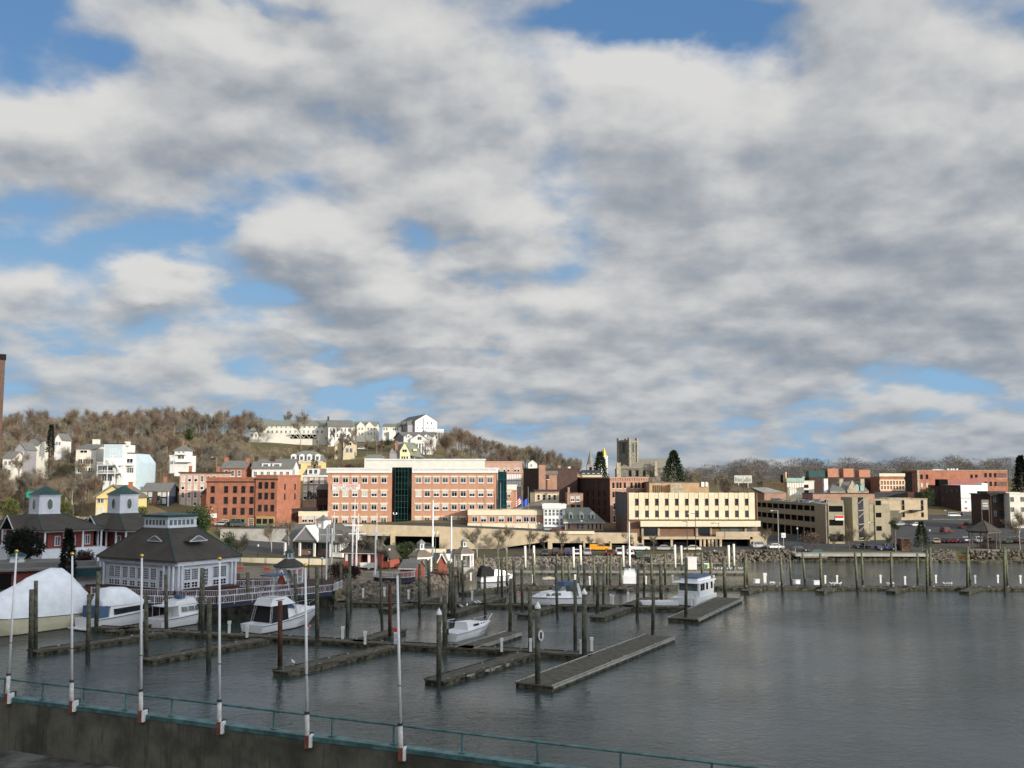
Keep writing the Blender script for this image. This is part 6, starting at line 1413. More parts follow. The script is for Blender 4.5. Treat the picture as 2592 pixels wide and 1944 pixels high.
for p in (903.5, 935, 953): b.box('porch_post', b.s_of(p)-.2, b.s_of(p)+.2, .0, .4, -.6, ev-.36, 'trim_white')
b.box('railing', b.s_of(909), b.s_of(953), .1, .2, -.3, .75, 'trim_white')
b = Bld('ticket_hut', 'small bright orange-red hut with steep roof between the shed and the bush', 'hut', (963, 209), (988, 208), 4, ZP(1427, 208)); b.wall(ZP(1408, 208)-b.zb, 'barn_red', below=.8); b.gable(b.h, 1.9, 'roof_shingle', 'v', wallm='barn_red', ov=.4); b.box('window', b.L*.45, b.L*.8, -.08, -.003, .5, b.h-.1, 'void'); b.box('shutter', b.L*.82, b.L*.98, -.1, -.003, .5, b.h-.1, 'trim_white')
for lab, pa, pb, D_, D2_, yb, ye, dep_ in (('red boathouse with grey lean roof and white edge trim, in front of the first gazebo', 1015, 1053, 189, 188, 1450, 1436, 4), ('small red-gabled boathouse with grey roof between the two white gazebos', 1111, 1128, 200, 200, 1434, 1422, 6), ('tiny red gabled roof by the promenade railing near the shaded gazebo', 710, 725, 167, 167, 1476, 1467, 5)):
    zb_ = ZP(yb, D_); b = Bld('boathouse', lab, 'boathouse', (pa, D_), (pb, D2_), dep_, zb_); b.wall(ZP(ye, D_)-zb_, 'barn_red', below=1.5)
    if pa == 1015: r = b.gable(b.h, 1.2, 'roof_grey', 'u', wallm='barn_red', ov=.3); b.box('trim', -.3, b.L+.3, -.45, -.3, b.h-.35, b.h-.1, 'trim_white')
    else:
        b.gable(b.h, 1.5, 'roof_grey', 'v', wallm='barn_red', ov=.25); L = b.L; g = MB()
        for x0 in (-.3, L+.3): g.tube((x0, -.35, b.h-.2), (L/2, -.35, b.h+1.62), .12, .12, 4)
        g.build('trim', M['trim_white'], b.o)
# round lookout deck on the shore
v = wpt(1000, 186); o = empty('lookout_deck', (v.x, v.y, 0), 0, 'half-round lookout deck with white lattice rail above the rocks', 'lookout deck'); zt_ = ZP(1462, 184)
ring = lambda r, z, a0=pi*1.0, a1=pi*2.0, n=12: [(r*cos(a0+(a1-a0)*i/n), r*sin(a0+(a1-a0)*i/n)*.8, z) for i in range(n+1)]
R = 3.9; g = MB(); g.loft([ring(R, zt_-.25), ring(R, zt_)]); g.build('deck', M['deck_red'], o); g = MB(); g.loft([ring(R*.97, zt_-.9), ring(R*.97, zt_-.26)]); g.build('skirt', MATS['beam_navy'], o); g = MB(); g.loft([ring(R*.8, -1.5), ring(R*.8, zt_-.91)]); g.build('base', M['dock_side'], o)
g = MB(); pts = ring(R, zt_)
for p, q_ in zip(pts, pts[1:]):
    p = Vector(p); q_ = Vector(q_); g.tube(p, p+Vector((0,0,1.1)), .06, .06, 4)
    for zz in (.1, 1.05): g.tube(p+Vector((0,0,zz)), q_+Vector((0,0,zz)), .05, .05, 4)
    for k in (1,2,3): c = p+(q_-p)*k/4; g.tube(c+Vector((0,0,.1)), c+Vector((0,0,1.0)), .025, .025, 3)
g.build('railing', M['trim_cool'], o)
o = empty('gangway', wpt(1098, 190, 2.9), 0, 'dark brown gangway sloping down from the gazebo to the docks', 'gangway'); a_ = wpt(1098, 191, 0)-o.location; e_ = G(1172, 1455, 1.0)-o.location
g = MB(); A0 = wpt(1096, 192, 2.9)-o.location; B0 = G(1170, 1462, .8)-o.location; A0.z = 0; n_ = Vector((.5,.7,0)); g.loft([[A0-n_, A0+n_, A0+n_+Vector((0,0,.3)), A0-n_+Vector((0,0,.3))], [B0-n_, B0+n_, B0+n_+Vector((0,0,.3)), B0-n_+Vector((0,0,.3))]]); g.build('deck', M['deck_red'], o)
g = MB(); g.tube(A0-n_+Vector((0,0,1.1)), B0-n_+Vector((0,0,1.1)), .05); g.tube(A0+n_+Vector((0,0,1.1)), B0+n_+Vector((0,0,1.1)), .05); build_each(g, 'handrail', M['bark'], o)

# white ship-style masts and flagpoles on shore
def mast(label, px, D, pyb, pyt, pyx=None, top_dx=.35):
    zb_ = ZP(pyb, D); v = XY(px, D); o = empty('flag_mast', (v.x, v.y, zb_), 0, label, 'mast', 'white masts on the park shore'); H = ZP(pyt, D)-zb_
    g = MB()
    if pyx:
        hx = ZP(pyx, D)-zb_; g.tube((0,0,-.5), (0,0,hx+1.2), .16, .13, 8); g.build('lower_mast', M['pole_white'], o); g = MB(); g.tube((top_dx,0,hx-1.2), (top_dx,0,H), .11, .05, 8); g.build('topmast', M['pole_white'], o); g = MB(); g.box(-1.6, 1.9, -.12, .12, hx-.1, hx+.08); g.build('crosstree', M['pole_white'], o)
    else: g.tube((0,0,-.5), (0,0,H), .20, .12, 8); g.build('pole', M['pole_white'], o)
    return o
mast('white mast with crosstree, leftmost by the maroon hedge', 829, 178, 1460, 1292, 1353); mast('white mast with crosstree, second from left, in front of the grey pavilion', 842, 190, 1436, 1296, 1353); mast('tallest white mast with crosstree high on it, in front of the red shed', 894, 192, 1431, 1262, 1330)
mast('white mast with crosstree beside the red shed shutters', 904, 195, 1430, 1300, 1351); mast('white mast with crosstree at the right corner of the red shed', 952, 184, 1449, 1298, 1350, .2); mast('plain tall white pole between the ramp pillar and first white gazebo', 1096, 214, 1404, 1266); mast('plain white pole left of the rocky-point gazebo', 1143, 208, 1416, 1306)
def flag(label, px, D, pyt, m1, m2=None):
    v = XY(px, D); zb_ = 6.5; o = empty('flagpole', (v.x, v.y, zb_), 0, label, 'flagpole'); H = ZP(pyt, D)-zb_; g = MB(); g.tube((0,0,-.5), (0,0,H), .12, .07, 6); g.build('pole', M['steel'], o)
    if m1:
        g = MB(); n = 8
        for i in range(n):
            x0 = -(i)*.22; x1 = -(i+1)*.22; y0 = .12*sin(i*1.1); y1 = .12*sin((i+1)*1.1); d0 = -i*.16; d1 = -(i+1)*.16
            for k in range(6): za, zc_ = H-3.2-k*.33, H-3.2-(k+1)*.33; g.quad((x0,y0,zc_+d0), (x1,y1,zc_+d1), (x1,y1,za+d1), (x0,y0,za+d0), k % 2 if not (i < 3 and k < 3) else 2)
        g.build('flag', [M[m1], M['trim_white'], M['sign_blue']] if m1 == 'sign_red' else [M[m1]]*3, o)
flag('flagpole with red and white striped flag above the low brick wing', 1321, 297, 1228, 'sign_red'); flag('flagpole with limp blue flag above the low brick wing', 1337, 297, 1232, 'sign_blue'); flag('bare pole beside the glass office corner', 1267, 300, 1222, None)

# ------------------------------------------------------------------ floating docks
def dock(label, p0, p1, w, edge=None, z=.55, m='dock_deck', name='floating_dock', group='floating docks of the marina'):
    a = G(*p0, z); b = G(*p1, z); d = b-a; L = d.length; rz = atan2(d.y, d.x)
    o = empty(name, (a.x, a.y, 0), rz, label, 'dock', group); g = MB(); g.box(0, L, -w/2, w/2, z-.12, z); g.build('deck', M[m], o)
    g = MB(); g.box(.1, L-.1, -w/2+.06, w/2-.06, -.35, z-.123); g.build('float', M['dock_side'], o)
    g = MB()
    for s_ in (-1, 1): g.box(0, L, s_*w/2-(.12 if s_ > 0 else 0)*1.0, s_*w/2+(.12 if s_ < 0 else 0), z+.003, z+.09)
    if edge: g.box(.2, L-.2, -w/2-.07, -w/2-.003, z-.28, z-.05, 0)
    g.build('edge_board', M[edge or 'dock_side'], o)
    g = MB(); k = 1.2; rd = random.Random(int(L*10))
    while k < L-.8:
        sd = rd.choice((-1, 1)); y = sd*(w/2-.28); g.box(k-.16, k+.16, y-.035, y+.035, z+.003, z+.13); k += rd.uniform(2.6, 4.2)
    if L > 6: build_each(g, 'cleat', M['steel'], o)
    if 'splashed' in label:
        g = MB()
        for i in range(11): a = rd.uniform(.6, L*.75); h_ = rd.uniform(.1, .35); g.box(a, a+rd.uniform(.2, .7), -w/2-.075, -w/2+.05, z-.05-h_, z-.04)
        build_each(g, 'splash_mark', M['rope'], o)
    return o
dock('long floating walkway in front of the moored motor boats, nearest of the walkways', (235,1586), (1500,1656), 2.4)
FW = 2.3
dock('leftmost near finger dock, tip beside the tall double pile', (80,1648), (425,1599), FW); dock('second near finger dock from the left', (368,1669), (668,1617), FW); dock('third near finger dock, tip at the rusty pile with a gull', (708,1699), (1000,1634), FW)
dock('fourth near finger dock with pale splashed side', (1098,1722), (1348,1649), 2.5); dock('long wide end dock closing off the near walkway', (1350,1732), (1670,1609), 4.2, 'dock_pale')
dock('short finger dock behind the near walkway left of the small sailboat', (905,1624), (1012,1592), 2.2); dock('finger dock with pale edge beside the small white sailboat', (1175,1640), (1300,1600), 2.6, 'dock_pale'); dock('short finger dock between the moored boats at left', (280,1598), (372,1580), 2.0)
dock('middle floating walkway behind the small sailboat', (832,1523), (1740,1537), 2.4)
dock('finger dock below the wharf end', (822,1534), (930,1510), 2.2); dock('finger dock ahead of the lookout deck', (972,1542), (1100,1512), 2.2); dock('finger dock where gulls stand, middle walkway', (1142,1552), (1268,1512), 2.2); dock('finger dock under the blue-striped cruiser bow', (1322,1556), (1410,1532), 2.0)
dock('finger dock with two white meter posts, middle walkway', (1512,1562), (1650,1512), 2.5); dock('wide end dock beside the boxy houseboat', (1728,1566), (1846,1513), 4.6, 'dock_pale')
dock('long far walkway crossing to the right edge with white meter posts and gulls', (1290,1483), (2680,1487), 2.0); dock('far left end of the rear walkway near the canopy boat', (1168,1500), (1275,1487), 1.8)
for lab, a_, b_ in (('stub finger dock left on the far walkway', (1277,1487), (1345,1478)), ('stub finger dock at the white sailboat', (1568,1491), (1640,1478)), ('angled stub finger dock beside the first white dock box', (1884,1495), (1945,1482)), ('angled stub finger dock, second right of the houseboat', (2074,1496), (2120,1483)), ('angled stub finger dock, third right of the houseboat', (2254,1496), (2296,1484)), ('angled stub finger dock, fourth right of the houseboat', (2440,1497), (2480,1485))): dock(lab, a_, b_, 1.8)
dock('pale service dock carrying the tall white sleeved posts', (1262,1446), (1886,1447), 2.4, 'stone_grey', m='concrete_grey'); dock('narrow timber dock along the rocks by the hut ramp', (1625,1426), (1850,1424), 1.5, m='concrete_grey'); dock('low timber dock along the right shore rocks', (2378,1418), (2700,1419), 2.0, m='dock_deck')

# piles -----------------------------------------------------------------------
def pile(px, pt, pb, wpx, m='wood_pile', cap=False, label=None, group=None, pxt=None, sign=False):
    a = G(px, pb, 0.0); D = a.y; t = P(pxt if pxt is not None else px, pt, D); r = max(.17, wpx/2*D/F)
    o = empty('mooring_pile', (a.x, a.y, 0), 0, label, 'pile', group); dx = t.x-a.x; z = t.z
    g = MB(); k = 1.0/z; g.tube((dx*k,0,1.0), (dx,0,z), r, r*.93, 10); g.build('shaft', M[m], o, True)
    g = MB(); g.tube((-dx*.5,0,-2.5), (dx*k,0,.999), r*1.01, r*1.0, 10); g.build('wet_foot', M['pile_wet'], o, True)
    if cap: g = MB(); g.tube((dx,0,z), (dx,0,z+.15), r*1.15, r*1.15, 12); g.tube((dx,0,z+.15), (dx,0,z+.7), r*1.15, .03, 12); g.build('cap', M['pole_white'], o)
    if sign: g = MB(); g.tube((r*1.2,-r-.1,z-2.6), (r*1.2,-r-.14,z-2.6), .42, .42, 16); g.tube((r*1.2,-r-.141,z-2.6), (r*1.2,-r-.15,z-2.6), .3, .3, 16, 0); sg = g.build('sign', M['pole_white'], o); sg.scale = (.7,1,1.25); sg.location = (.1,0,-(z-2.6)*.25); g = MB(); g.box(r*1.2-.12, r*1.2+.12, -r-.17, -r-.152, z-2.85, z-2.35); g.build('sign_symbol', M['void'], sg)
    return o
def ords(i): return ['first','second','third','fourth','fifth','sixth','seventh','eighth','ninth','tenth','eleventh','twelfth','thirteenth','fourteenth','fifteenth','sixteenth','seventeenth','eighteenth','nineteenth','twentieth'][i] if i < 20 else ('twenty-'+ords(i-20) if i < 29 else 'thirtieth')
NEAR = [(78,1492,1662,12),(90,1470,1655,10),(222,1505,1678,11),(243,1446,1600,10),(370,1506,1672,10),(421,1455,1600,9),(506,1438,1604,10),(512,1470,1614,8),(528,1516,1700,12),(803,1434,1630,10)]
MID = [(628,1449,1565,9),(750,1452,1562,8),(862,1420,1516,7),(879,1452,1607,9),(888,1420,1545,7),(967,1440,1590,7),(1009,1452,1602,8),(1062,1427,1558,7),(1086,1418,1515,8),(1126,1506,1650,11),(1137,1430,1555,7),(1144,1442,1560,7),(1151,1462,1582,8),(1172,1418,1512,6),(1228,1445,1560,7),(1291,1465,1600,9),(1343,1491,1655,11),(1456,1468,1648,9),(1479,1426,1556,7),(1512,1435,1556,8),(1613,1441,1568,8),(1652,1466,1612,9),(1736,1412,1572,8),(1836,1412,1516,9),(1271,1413,1520,7),(1304,1420,1532,7),(1323,1440,1548,7),(1411,1442,1562,7),(1467,1422,1527,6),(1527,1422,1524,6),(1630,1420,1508,6),(1674,1427,1530,9),(1801,1407,1500,7)]
FAR = [(1161,1405,1488,5),(1227,1403,1470,4),(1260,1417,1500,5),(1284,1402,1488,6),(1353,1400,1490,6),(1259,1382,1470,4),(1407,1403,1480,5),(1424,1411,1482,6),(1441,1420,1485,6),(1504,1411,1494,6),(1536,1405,1478,5),(1544,1402,1480,5),(1570,1411,1489,6),(1650,1402,1480,6),(1684,1400,1481,5),(1778,1397,1470,6),(1885,1402,1500,6),(1892,1400,1478,5),(1981,1403,1500,6),(2003,1401,1481,5),(2038,1397,1479,5),(2079,1401,1495,6),(2171,1399,1499,6),(2184,1396,1483,5),(2256,1398,1494,5),(2323,1401,1480,5),(2347,1391,1500,6),(2355,1386,1484,6),(2449,1384,1497,6),(2456,1401,1479,5),(2544,1386,1503,6),(2551,1392,1490,5)]
for tab, where, grp in ((NEAR, 'counted from the left among the near piles by the moored boats', 'near mooring piles'), (MID, 'counted from the left among the piles around the middle walkway', 'middle mooring piles'), (FAR, 'counted from the left along the far walkway', 'far mooring piles')):
    rn = random.Random(3)
    for i, (px, pt, pb, w_) in enumerate(sorted(tab)):
        lab = 'grey-green timber pile, %s %s' % (ords(i) if i < 18 else ords(len(tab)-1-i), where if i < 18 else where.replace('left', 'right'))
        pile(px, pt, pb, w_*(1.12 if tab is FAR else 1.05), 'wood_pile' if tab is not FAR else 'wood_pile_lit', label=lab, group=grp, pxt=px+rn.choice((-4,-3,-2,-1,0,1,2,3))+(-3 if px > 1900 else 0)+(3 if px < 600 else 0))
pile(709, 1521, 1708, 12, 'wood_pile_brown', label='rusty brown pile at the tip of the third near finger dock'); pile(987, 1478, 1630, 9, 'wood_pile_brown', label='reddish brown pile behind the near walkway by the white flagpole')
pile(1111, 1556, 1738, 13, cap=True, label='white-capped pile at the tip of the fourth near finger dock'); pile(1361, 1540, 1745, 14, cap=True, sign=True, label='white-capped pile with oval sign at the tip of the wide end dock'); pile(1479, 1504, 1672, 13, cap=True, label='white-capped pile standing midway along the wide end dock')
for i, (px, pt, pb) in enumerate(((1330,1382,1444),(1352,1381,1437),(1452,1385,1444),(1470,1380,1437),(1578,1381,1442),(1594,1381,1444),(1709,1379,1444),(1725,1381,1437),(1845,1380,1444),(1858,1377,1439))):
    a = G(px, pb, .55); t = P(px-1, pt, a.y); o = empty('sleeved_post', (a.x, a.y, 0), 0, 'tall white sleeved post on the service dock, %s from the left' % ords(i), 'post', 'tall white sleeved posts'); g = MB(); g.tube((0,0,1.2), (t.x-a.x,0,t.z), .27, .27, 10); g.build('sleeve', mat('sleeve_cream', (.80,.76,.64), var=.04), o, True); g = MB(); g.tube((0,0,-2), (0,0,1.199), .2, .2, 8); g.build('foot', M['roof_teal'], o, True)
# meter posts
PED = [(580,1603,1),(625,1614,1),(867,1618,1),(924,1631,1),(1270,1650,1),(1343,1651,1),(1498,1648,1),(1471,1655,1),(1195,1520,0),(1034,1517,0),(919,1513,0),(973,1510,0),(1546,1529,0),(1552,1531,0),(1590,1523,0),(1750,1534,0),(1762,1530,0),(1192,1470,0),(1349,1475,0),(1456,1475,0),(1493,1480,0),(1635,1479,0),(1703,1476,0),(1806,1477,0),(1936,1479,2),(2089,1477,0),(2119,1477,0),(2229,1476,0),(2291,1480,0),(2369,1476,0),(2469,1477,0),(2526,1476,0),(2583,1477,0),(356,1592,1),(1612,1477,0)]
proto = None
for i, (px, py, k) in enumerate(sorted(PED)):
    a = G(px, py, .55); lab = 'white meter post on the docks, %s' % ('near walkway' if k == 1 else 'far walkway' if py < 1500 else 'middle walkway')
    if proto is None:
        proto = empty('meter_post', a, 0, lab, 'meter post', 'white meter posts on the docks'); g = MB(); g.box(-.15,.15,-.12,.12,0,1.25); g.build('body', M['clap_white'], proto); g = MB(); g.box(-.2,.2,-.17,.17,1.253,1.6); g.build('head', M['clap_white'], proto); o = proto
    else: o = copy_tree(proto); o.location = a
    o['label'] = lab + ', %s from the left overall' % ords(i) if i < 20 else lab + ', %s from the right overall' % ords(len(PED)-1-i); 
    if k == 2: o.scale = (1.8, 1.8, 1.35)
for i, (px, py) in enumerate(((1914,1476),(2016,1478),(2068,1480))):
    a = G(px, py, .55); o = empty('dock_box', a, 0, 'white dock storage box on the far walkway, %s from the left' % ords(i), 'dock box', 'white dock boxes'); g = MB(); g.box(-.65,.65,-.35,.35,0,.7); g.build('box', M['gel_white'], o); g = MB(); g.box(-.7,.7,-.4,.4,.703,.82); g.build('lid', M['gel_white'], o)
o = empty('dock_shed', G(1751, 1441, .55), 0, 'small white shed on the service dock behind the houseboat', 'shed'); g = MB(); g.box(-1.0,1.0,-.9,.9,0,2.6); g.build('wall', M['clap_white'], o); g = MB(); g.box(-1.1,1.1,-1,1,2.603,2.75); g.build('roof', M['trim_white'], o)
o = empty('notice_board', G(1793, 1442, .55), 0, 'yellow and white notice board on the service dock', 'notice board'); g = MB(); g.box(-.9,.9,-.06,.06,.3,1.45); g.build('board', M['trim_white'], o); g = MB(); g.box(-.85,-.2,-.09,-.063,.35,1.2); g.build('panel', M['green_paint'], o); g = MB(); g.box(-.15,.5,-.09,-.063,.6,1.3); g.build('panel', M['sign_yellow'], o)
# gulls
gp = None; rn = random.Random(8); GS = [(742,1686)]
GS += [(rn.uniform(1742,1800), rn.uniform(1480,1483)) for _ in range(6)]+[(rn.uniform(1950,1978), 1481) for _ in range(6)]+[(rn.uniform(2100,2130), 1482) for _ in range(4)]+[(rn.uniform(2245,2262), 1483) for _ in range(4)]+[(rn.uniform(2380,2412), 1483) for _ in range(7)]+[(rn.uniform(1805,1880), 1444) for _ in range(11)]+[(1168,1541),(1182,1538),(1205,1532),(1214,1531)]
for i, (px, py) in enumerate(GS):
    a = G(px, py, .56)
    if gp is None:
        gp = empty('gull', a, 0, 'x', 'bird', 'gulls resting on the docks'); g = MB(); rings = []
        for t, r, zz in ((0,.03,.26),(.12,.10,.28),(.25,.13,.30),(.38,.09,.34),(.44,.07,.42),(.50,.065,.46),(.55,.02,.46)): rings.append([(t-.25, r*cos(2*pi*k/8), zz+r*sin(2*pi*k/8)) for k in range(8)])
        g.loft(rings); g.tube((0,.04,0), (0,.04,.2), .012); g.tube((0,-.04,0), (0,-.04,.2), .012); g.build('body', M['feather'], gp, True); g = MB()
        for s_ in (-1,1): g.loft([[(-.42,s_*.05,.27),(-.42,s_*.07,.27),(-.42,s_*.06,.29)],[(-.1,s_*.10,.24),(-.1,s_*.145,.28),(-.1,s_*.11,.36)],[(.1,s_*.09,.28),(.1,s_*.12,.31),(.1,s_*.09,.36)]])
        build_each(g, 'wing', M['steel'], gp); o = gp
    else: o = copy_tree(gp); o.location = a
    o.rotation_euler[2] = rn.uniform(0, 6.28); o.scale = (1.35,)*3
    o['label'] = 'single white gull on the third near finger dock tip' if i == 0 else ('white gull in the row standing on the pale service dock' if py < 1450 else ('white gull standing on the middle walkway finger dock' if py > 1500 else 'white gull resting among others on the far walkway'))

# ------------------------------------------------------------------ boats
def hull(o, L, B, hs, hb, m='gel_white', bottom='antifoul_navy', fine=.55, deck=True):
    """stern at x=0, bow at +x, waterline z=0"""
    g = MB(); bt = MB(); R = []; RB = []; n = 10
    for i in range(n+1):
        t = i/n; w = B/2*(1 if t < fine else max(.015, (1-((t-fine)/(1-fine))**2.0)**.8)); h = hs+(hb-hs)*t**1.8
        ov = (hb*.9)*max(0, (t-.75)/.25)**1.5*.75         # bow overhang
        x = L*t*.9+ov*.55+ (L*.1*t)
        wb = w*(.86 if t < .6 else .86-.5*((t-.6)/.4)); xb = L*t*.92
        R.append([(x, -w, h), (x, -w, h-.14), (x*.6+xb*.4, -(w*.55+wb*.45), h*.45), (xb, -wb, .10), (xb, wb, .10), (x*.6+xb*.4, (w*.55+wb*.45), h*.45), (x, w, h-.14), (x, w, h)])
        RB.append([(xb, -wb*1.005, .11), (xb, -wb*.8, -.35), (xb, 0, -.6), (xb, wb*.8, -.35), (xb, wb*1.005, .11)])
    g.loft(R); h_ = g.build('hull', M[m], o, False); bt.loft(RB); bt.build('bottom', M[bottom], o); 
    s_ = MB()
    for a, b in zip(R, R[1:]):
        for k, sg in ((1, -1), (6, 1)):
            p, q = Vector(a[k]), Vector(b[k]); s_.tube(p+Vector((0, sg*.03, .02)), q+Vector((0, sg*.03, .02)), .055, .055, 4)
    return h_, s_, R
def boat(label, base, heading, name='motor_boat', cat='boat', group=None):
    return empty(name, (base.x, base.y, 0), atan2(heading[1], heading[0]), label, cat, group)
HD = (.53, .85)
def cabin(o, name, prof, w0, w1, m):   # prof: list of (x,z) side outline, tapering from half-width w0 (bottom) to w1 (top)
    zs = [p[1] for p in prof]; zl, zh = min(zs), max(zs); g = MB()
    A = [(x, -(w0+(w1-w0)*(z-zl)/max(.01, zh-zl)), z) for x, z in prof]; B = [(x, (w0+(w1-w0)*(z-zl)/max(.01, zh-zl)), z) for x, z in prof]
    g.loft([A, B]); return g.build(name, M[m], o)
def rail(o, pts, h=.6, m='steel', name='bow_rail'):
    g = MB()
    for a, b in zip(pts, pts[1:]):
        g.tube(Vector(a)+Vector((0,0,h)), Vector(b)+Vector((0,0,h)), .03, .03, 4); g.tube(Vector(a), Vector(a)+Vector((0,0,h)), .025, .025, 4)
    g.tube(Vector(pts[-1]), Vector(pts[-1])+Vector((0,0,h)), .025, .025, 4); return g.build(name, M[m], o)
# wrapped yacht at far left: bow towards the viewer
o = boat('huge motor yacht shrink-wrapped in white with cream hull, at the left edge', G(196, 1580), (-.53, -.85), 'wrapped_yacht', 'yacht'); L = 19
_, s_, R = hull(o, L, 5.6, 2.0, 3.0, 'gel_cream', 'antifoul_red', .5); s_.build('rub_rail', M['antifoul_navy'], o)
g = MB(); prof = []
ridge_ = [(-.25,3.0),(.1,5.9),(1.2,7.0),(2.8,8.3),(4.6,8.35),(6.6,7.8),(8.2,7.35),(8.9,6.8),(12,5.6),(15,4.45),(18.2,3.35),(19.6,2.95)]
rings = []
for i, (x, zr_) in enumerate(ridge_):
    t = max(0, min(1, x/L)); w = 2.8*(1 if t < .5 else max(.03, (1-((t-.5)/.5)**2.0)**.8))+.06; zb_ = 1.9+(1.0)*t**1.8-.05; rg = []
    for k in range(13):
        a = k/12; e = -1+2*a; bump = .12*sin(i*2.3+k*1.7)*(1 if 0 < k < 12 else 0)
        top = .30 if x < 9 else .08
        if abs(e) > .72: yy = w*(1 if e > 0 else -1)*(1-(1-abs(e))/.28*.12); zz = zb_+(zr_*.76-zb_)*(1-abs(e))/.28
        else: yy = e/.72*w*.88*(.35+.65*abs(e)/.72)**(.35); zz = zr_*.76+(zr_*.24)*(1-(abs(e)/.72)**1.15)
        rg.append((x, yy, max(zz+bump*.6, zb_)))
    rings.append(rg)
g.loft(rings, closed=False, caps=False); n0 = len(g.v); g.v += rings[0]; g.f.append(tuple(n0+k for k in range(13))); g.mi.append(0)
g.build('shrink_wrap', M['wrap_white'], o, True); g = MB(); g.box(.3, 3.4, 2.5, 2.83, .95, 1.55); g.box(.3, 3.4, -2.83, -2.5, .95, 1.55)
# second wrapped yacht
o = boat('white yacht with shrink-wrapped flybridge and dark side windows, second boat from the left', G(212, 1594), HD, 'wrapped_yacht', 'yacht'); L = 14.5
_, s_, R = hull(o, L, 4.4, 1.5, 2.5); s_.build('rub_rail', M['canvas_blue'], o)
cabin(o, 'cabin', [(2.6,1.45),(12.2,2.0),(9.6,3.1),(3.0,3.2)], 1.9, 1.6, 'gel_white'); g = MB()
for sg in (-1, 1): g.loft([[(3.4,sg*1.93,1.75),(3.4,sg*1.96,1.75),(3.4,sg*1.84,2.6),(3.4,sg*1.80,2.6)],[(10.6,sg*1.93,2.15),(10.6,sg*1.96,2.15),(9.2,sg*1.84,2.72),(9.2,sg*1.80,2.72)]])
g.build('side_window', M['glass_dark'], o)
g = MB(); g.box(.9, 2.59, -1.7, 1.7, 1.3, 3.1); g.build('cockpit_enclosure', M['canvas_blue'], o); g = MB(); g.box(-1.1, 0, -2, 2, .15, .3); g.build('swim_platform', M['gel_white'], o)
g = MB(); rings = []
for i, (x, zr_, w) in enumerate(((1.9,3.9,1.3),(2.6,5.4,1.75),(4.0,5.5,1.8),(6.2,5.35,1.8),(7.6,4.5,1.6),(9.0,3.4,1.2))):
    rings.append([(x, w*cos(pi*k/8), 3.0+(zr_-3.0)*(sin(pi*k/8)**.55 if 0 < k < 8 else 0)+.05*sin(i*3+k*2)) for k in range(9)])
g.loft(rings, closed=False, caps=False); n0 = len(g.v); g.v += rings[0]; g.f.append(tuple(n0+k for k in range(9))); g.mi.append(0); g.build('shrink_wrap', M['wrap_white'], o, True)
rail(o, [(9.4,-1.7,2.1),(12,-1.2,2.3),(14.6,-.2,2.5),(15.2,0,2.5),(14.6,.2,2.5),(12,1.2,2.3),(9.4,1.7,2.1)])
# cabin cruiser
o = boat('white cabin cruiser with flybridge seat and open canopy, third boat from the left', G(386, 1592), HD); L = 11
_, s_, R = hull(o, L, 3.9, 1.35, 2.15, bottom='antifoul_red'); s_.build('rub_rail', M['canvas_blue'], o)
cabin(o, 'cabin', [(3.2,1.3),(9.2,1.8),(7.4,2.9),(3.2,3.0)], 1.65, 1.35, 'gel_white'); g = MB()
for sg in (-1, 1):
    for x0 in (3.7, 4.9, 6.1): g.loft([[(x0,sg*1.62,2.05),(x0,sg*1.68,2.05),(x0,sg*1.5,2.7),(x0,sg*1.44,2.7)],[(x0+1,sg*1.62,2.05),(x0+1,sg*1.68,2.05),(x0+.95,sg*1.5,2.7),(x0+.95,sg*1.44,2.7)]])
g.build('side_window', M['glass_grey'], o); cabin(o, 'flybridge', [(2.6,3.0),(6.6,3.0),(5.9,3.9),(2.8,3.55)], 1.45, 1.3, 'gel_white'); g = MB(); g.box(.9, 3.19, -1.5, 1.5, 2.95, 3.05); g.build('canopy', M['gel_white'], o); g = MB()
for y in (-1.4, 1.4): g.tube((1.0,y,1.2),(1.0,y,2.95),.05); g.tube((2.2,y,1.2),(2.2,y,2.95),.05)
build_each(g, 'canopy_post', M['steel'], o); g = MB(); g.box(3.22, 3.26, -1.2, 1.2, 1.4, 2.8); g.build('bulkhead', M['brown_panel'], o)
g = MB(); g.tube((4.2,0,3.9),(4.2,0,5.4),.04); g.tube((4.4,-.9,3.6),(4.0,-1.0,5.6),.02); g.build('antenna', M['steel'], o); g = MB(); g.box(4,5,-.6,.6,3.8,4.25); g.build('helm_cover', M['canvas_blue'], o)
rail(o, [(6.6,-1.7,1.75),(9,-1.3,2.0),(11.4,0,2.2),(9,1.3,2.0),(6.6,1.7,1.75)])
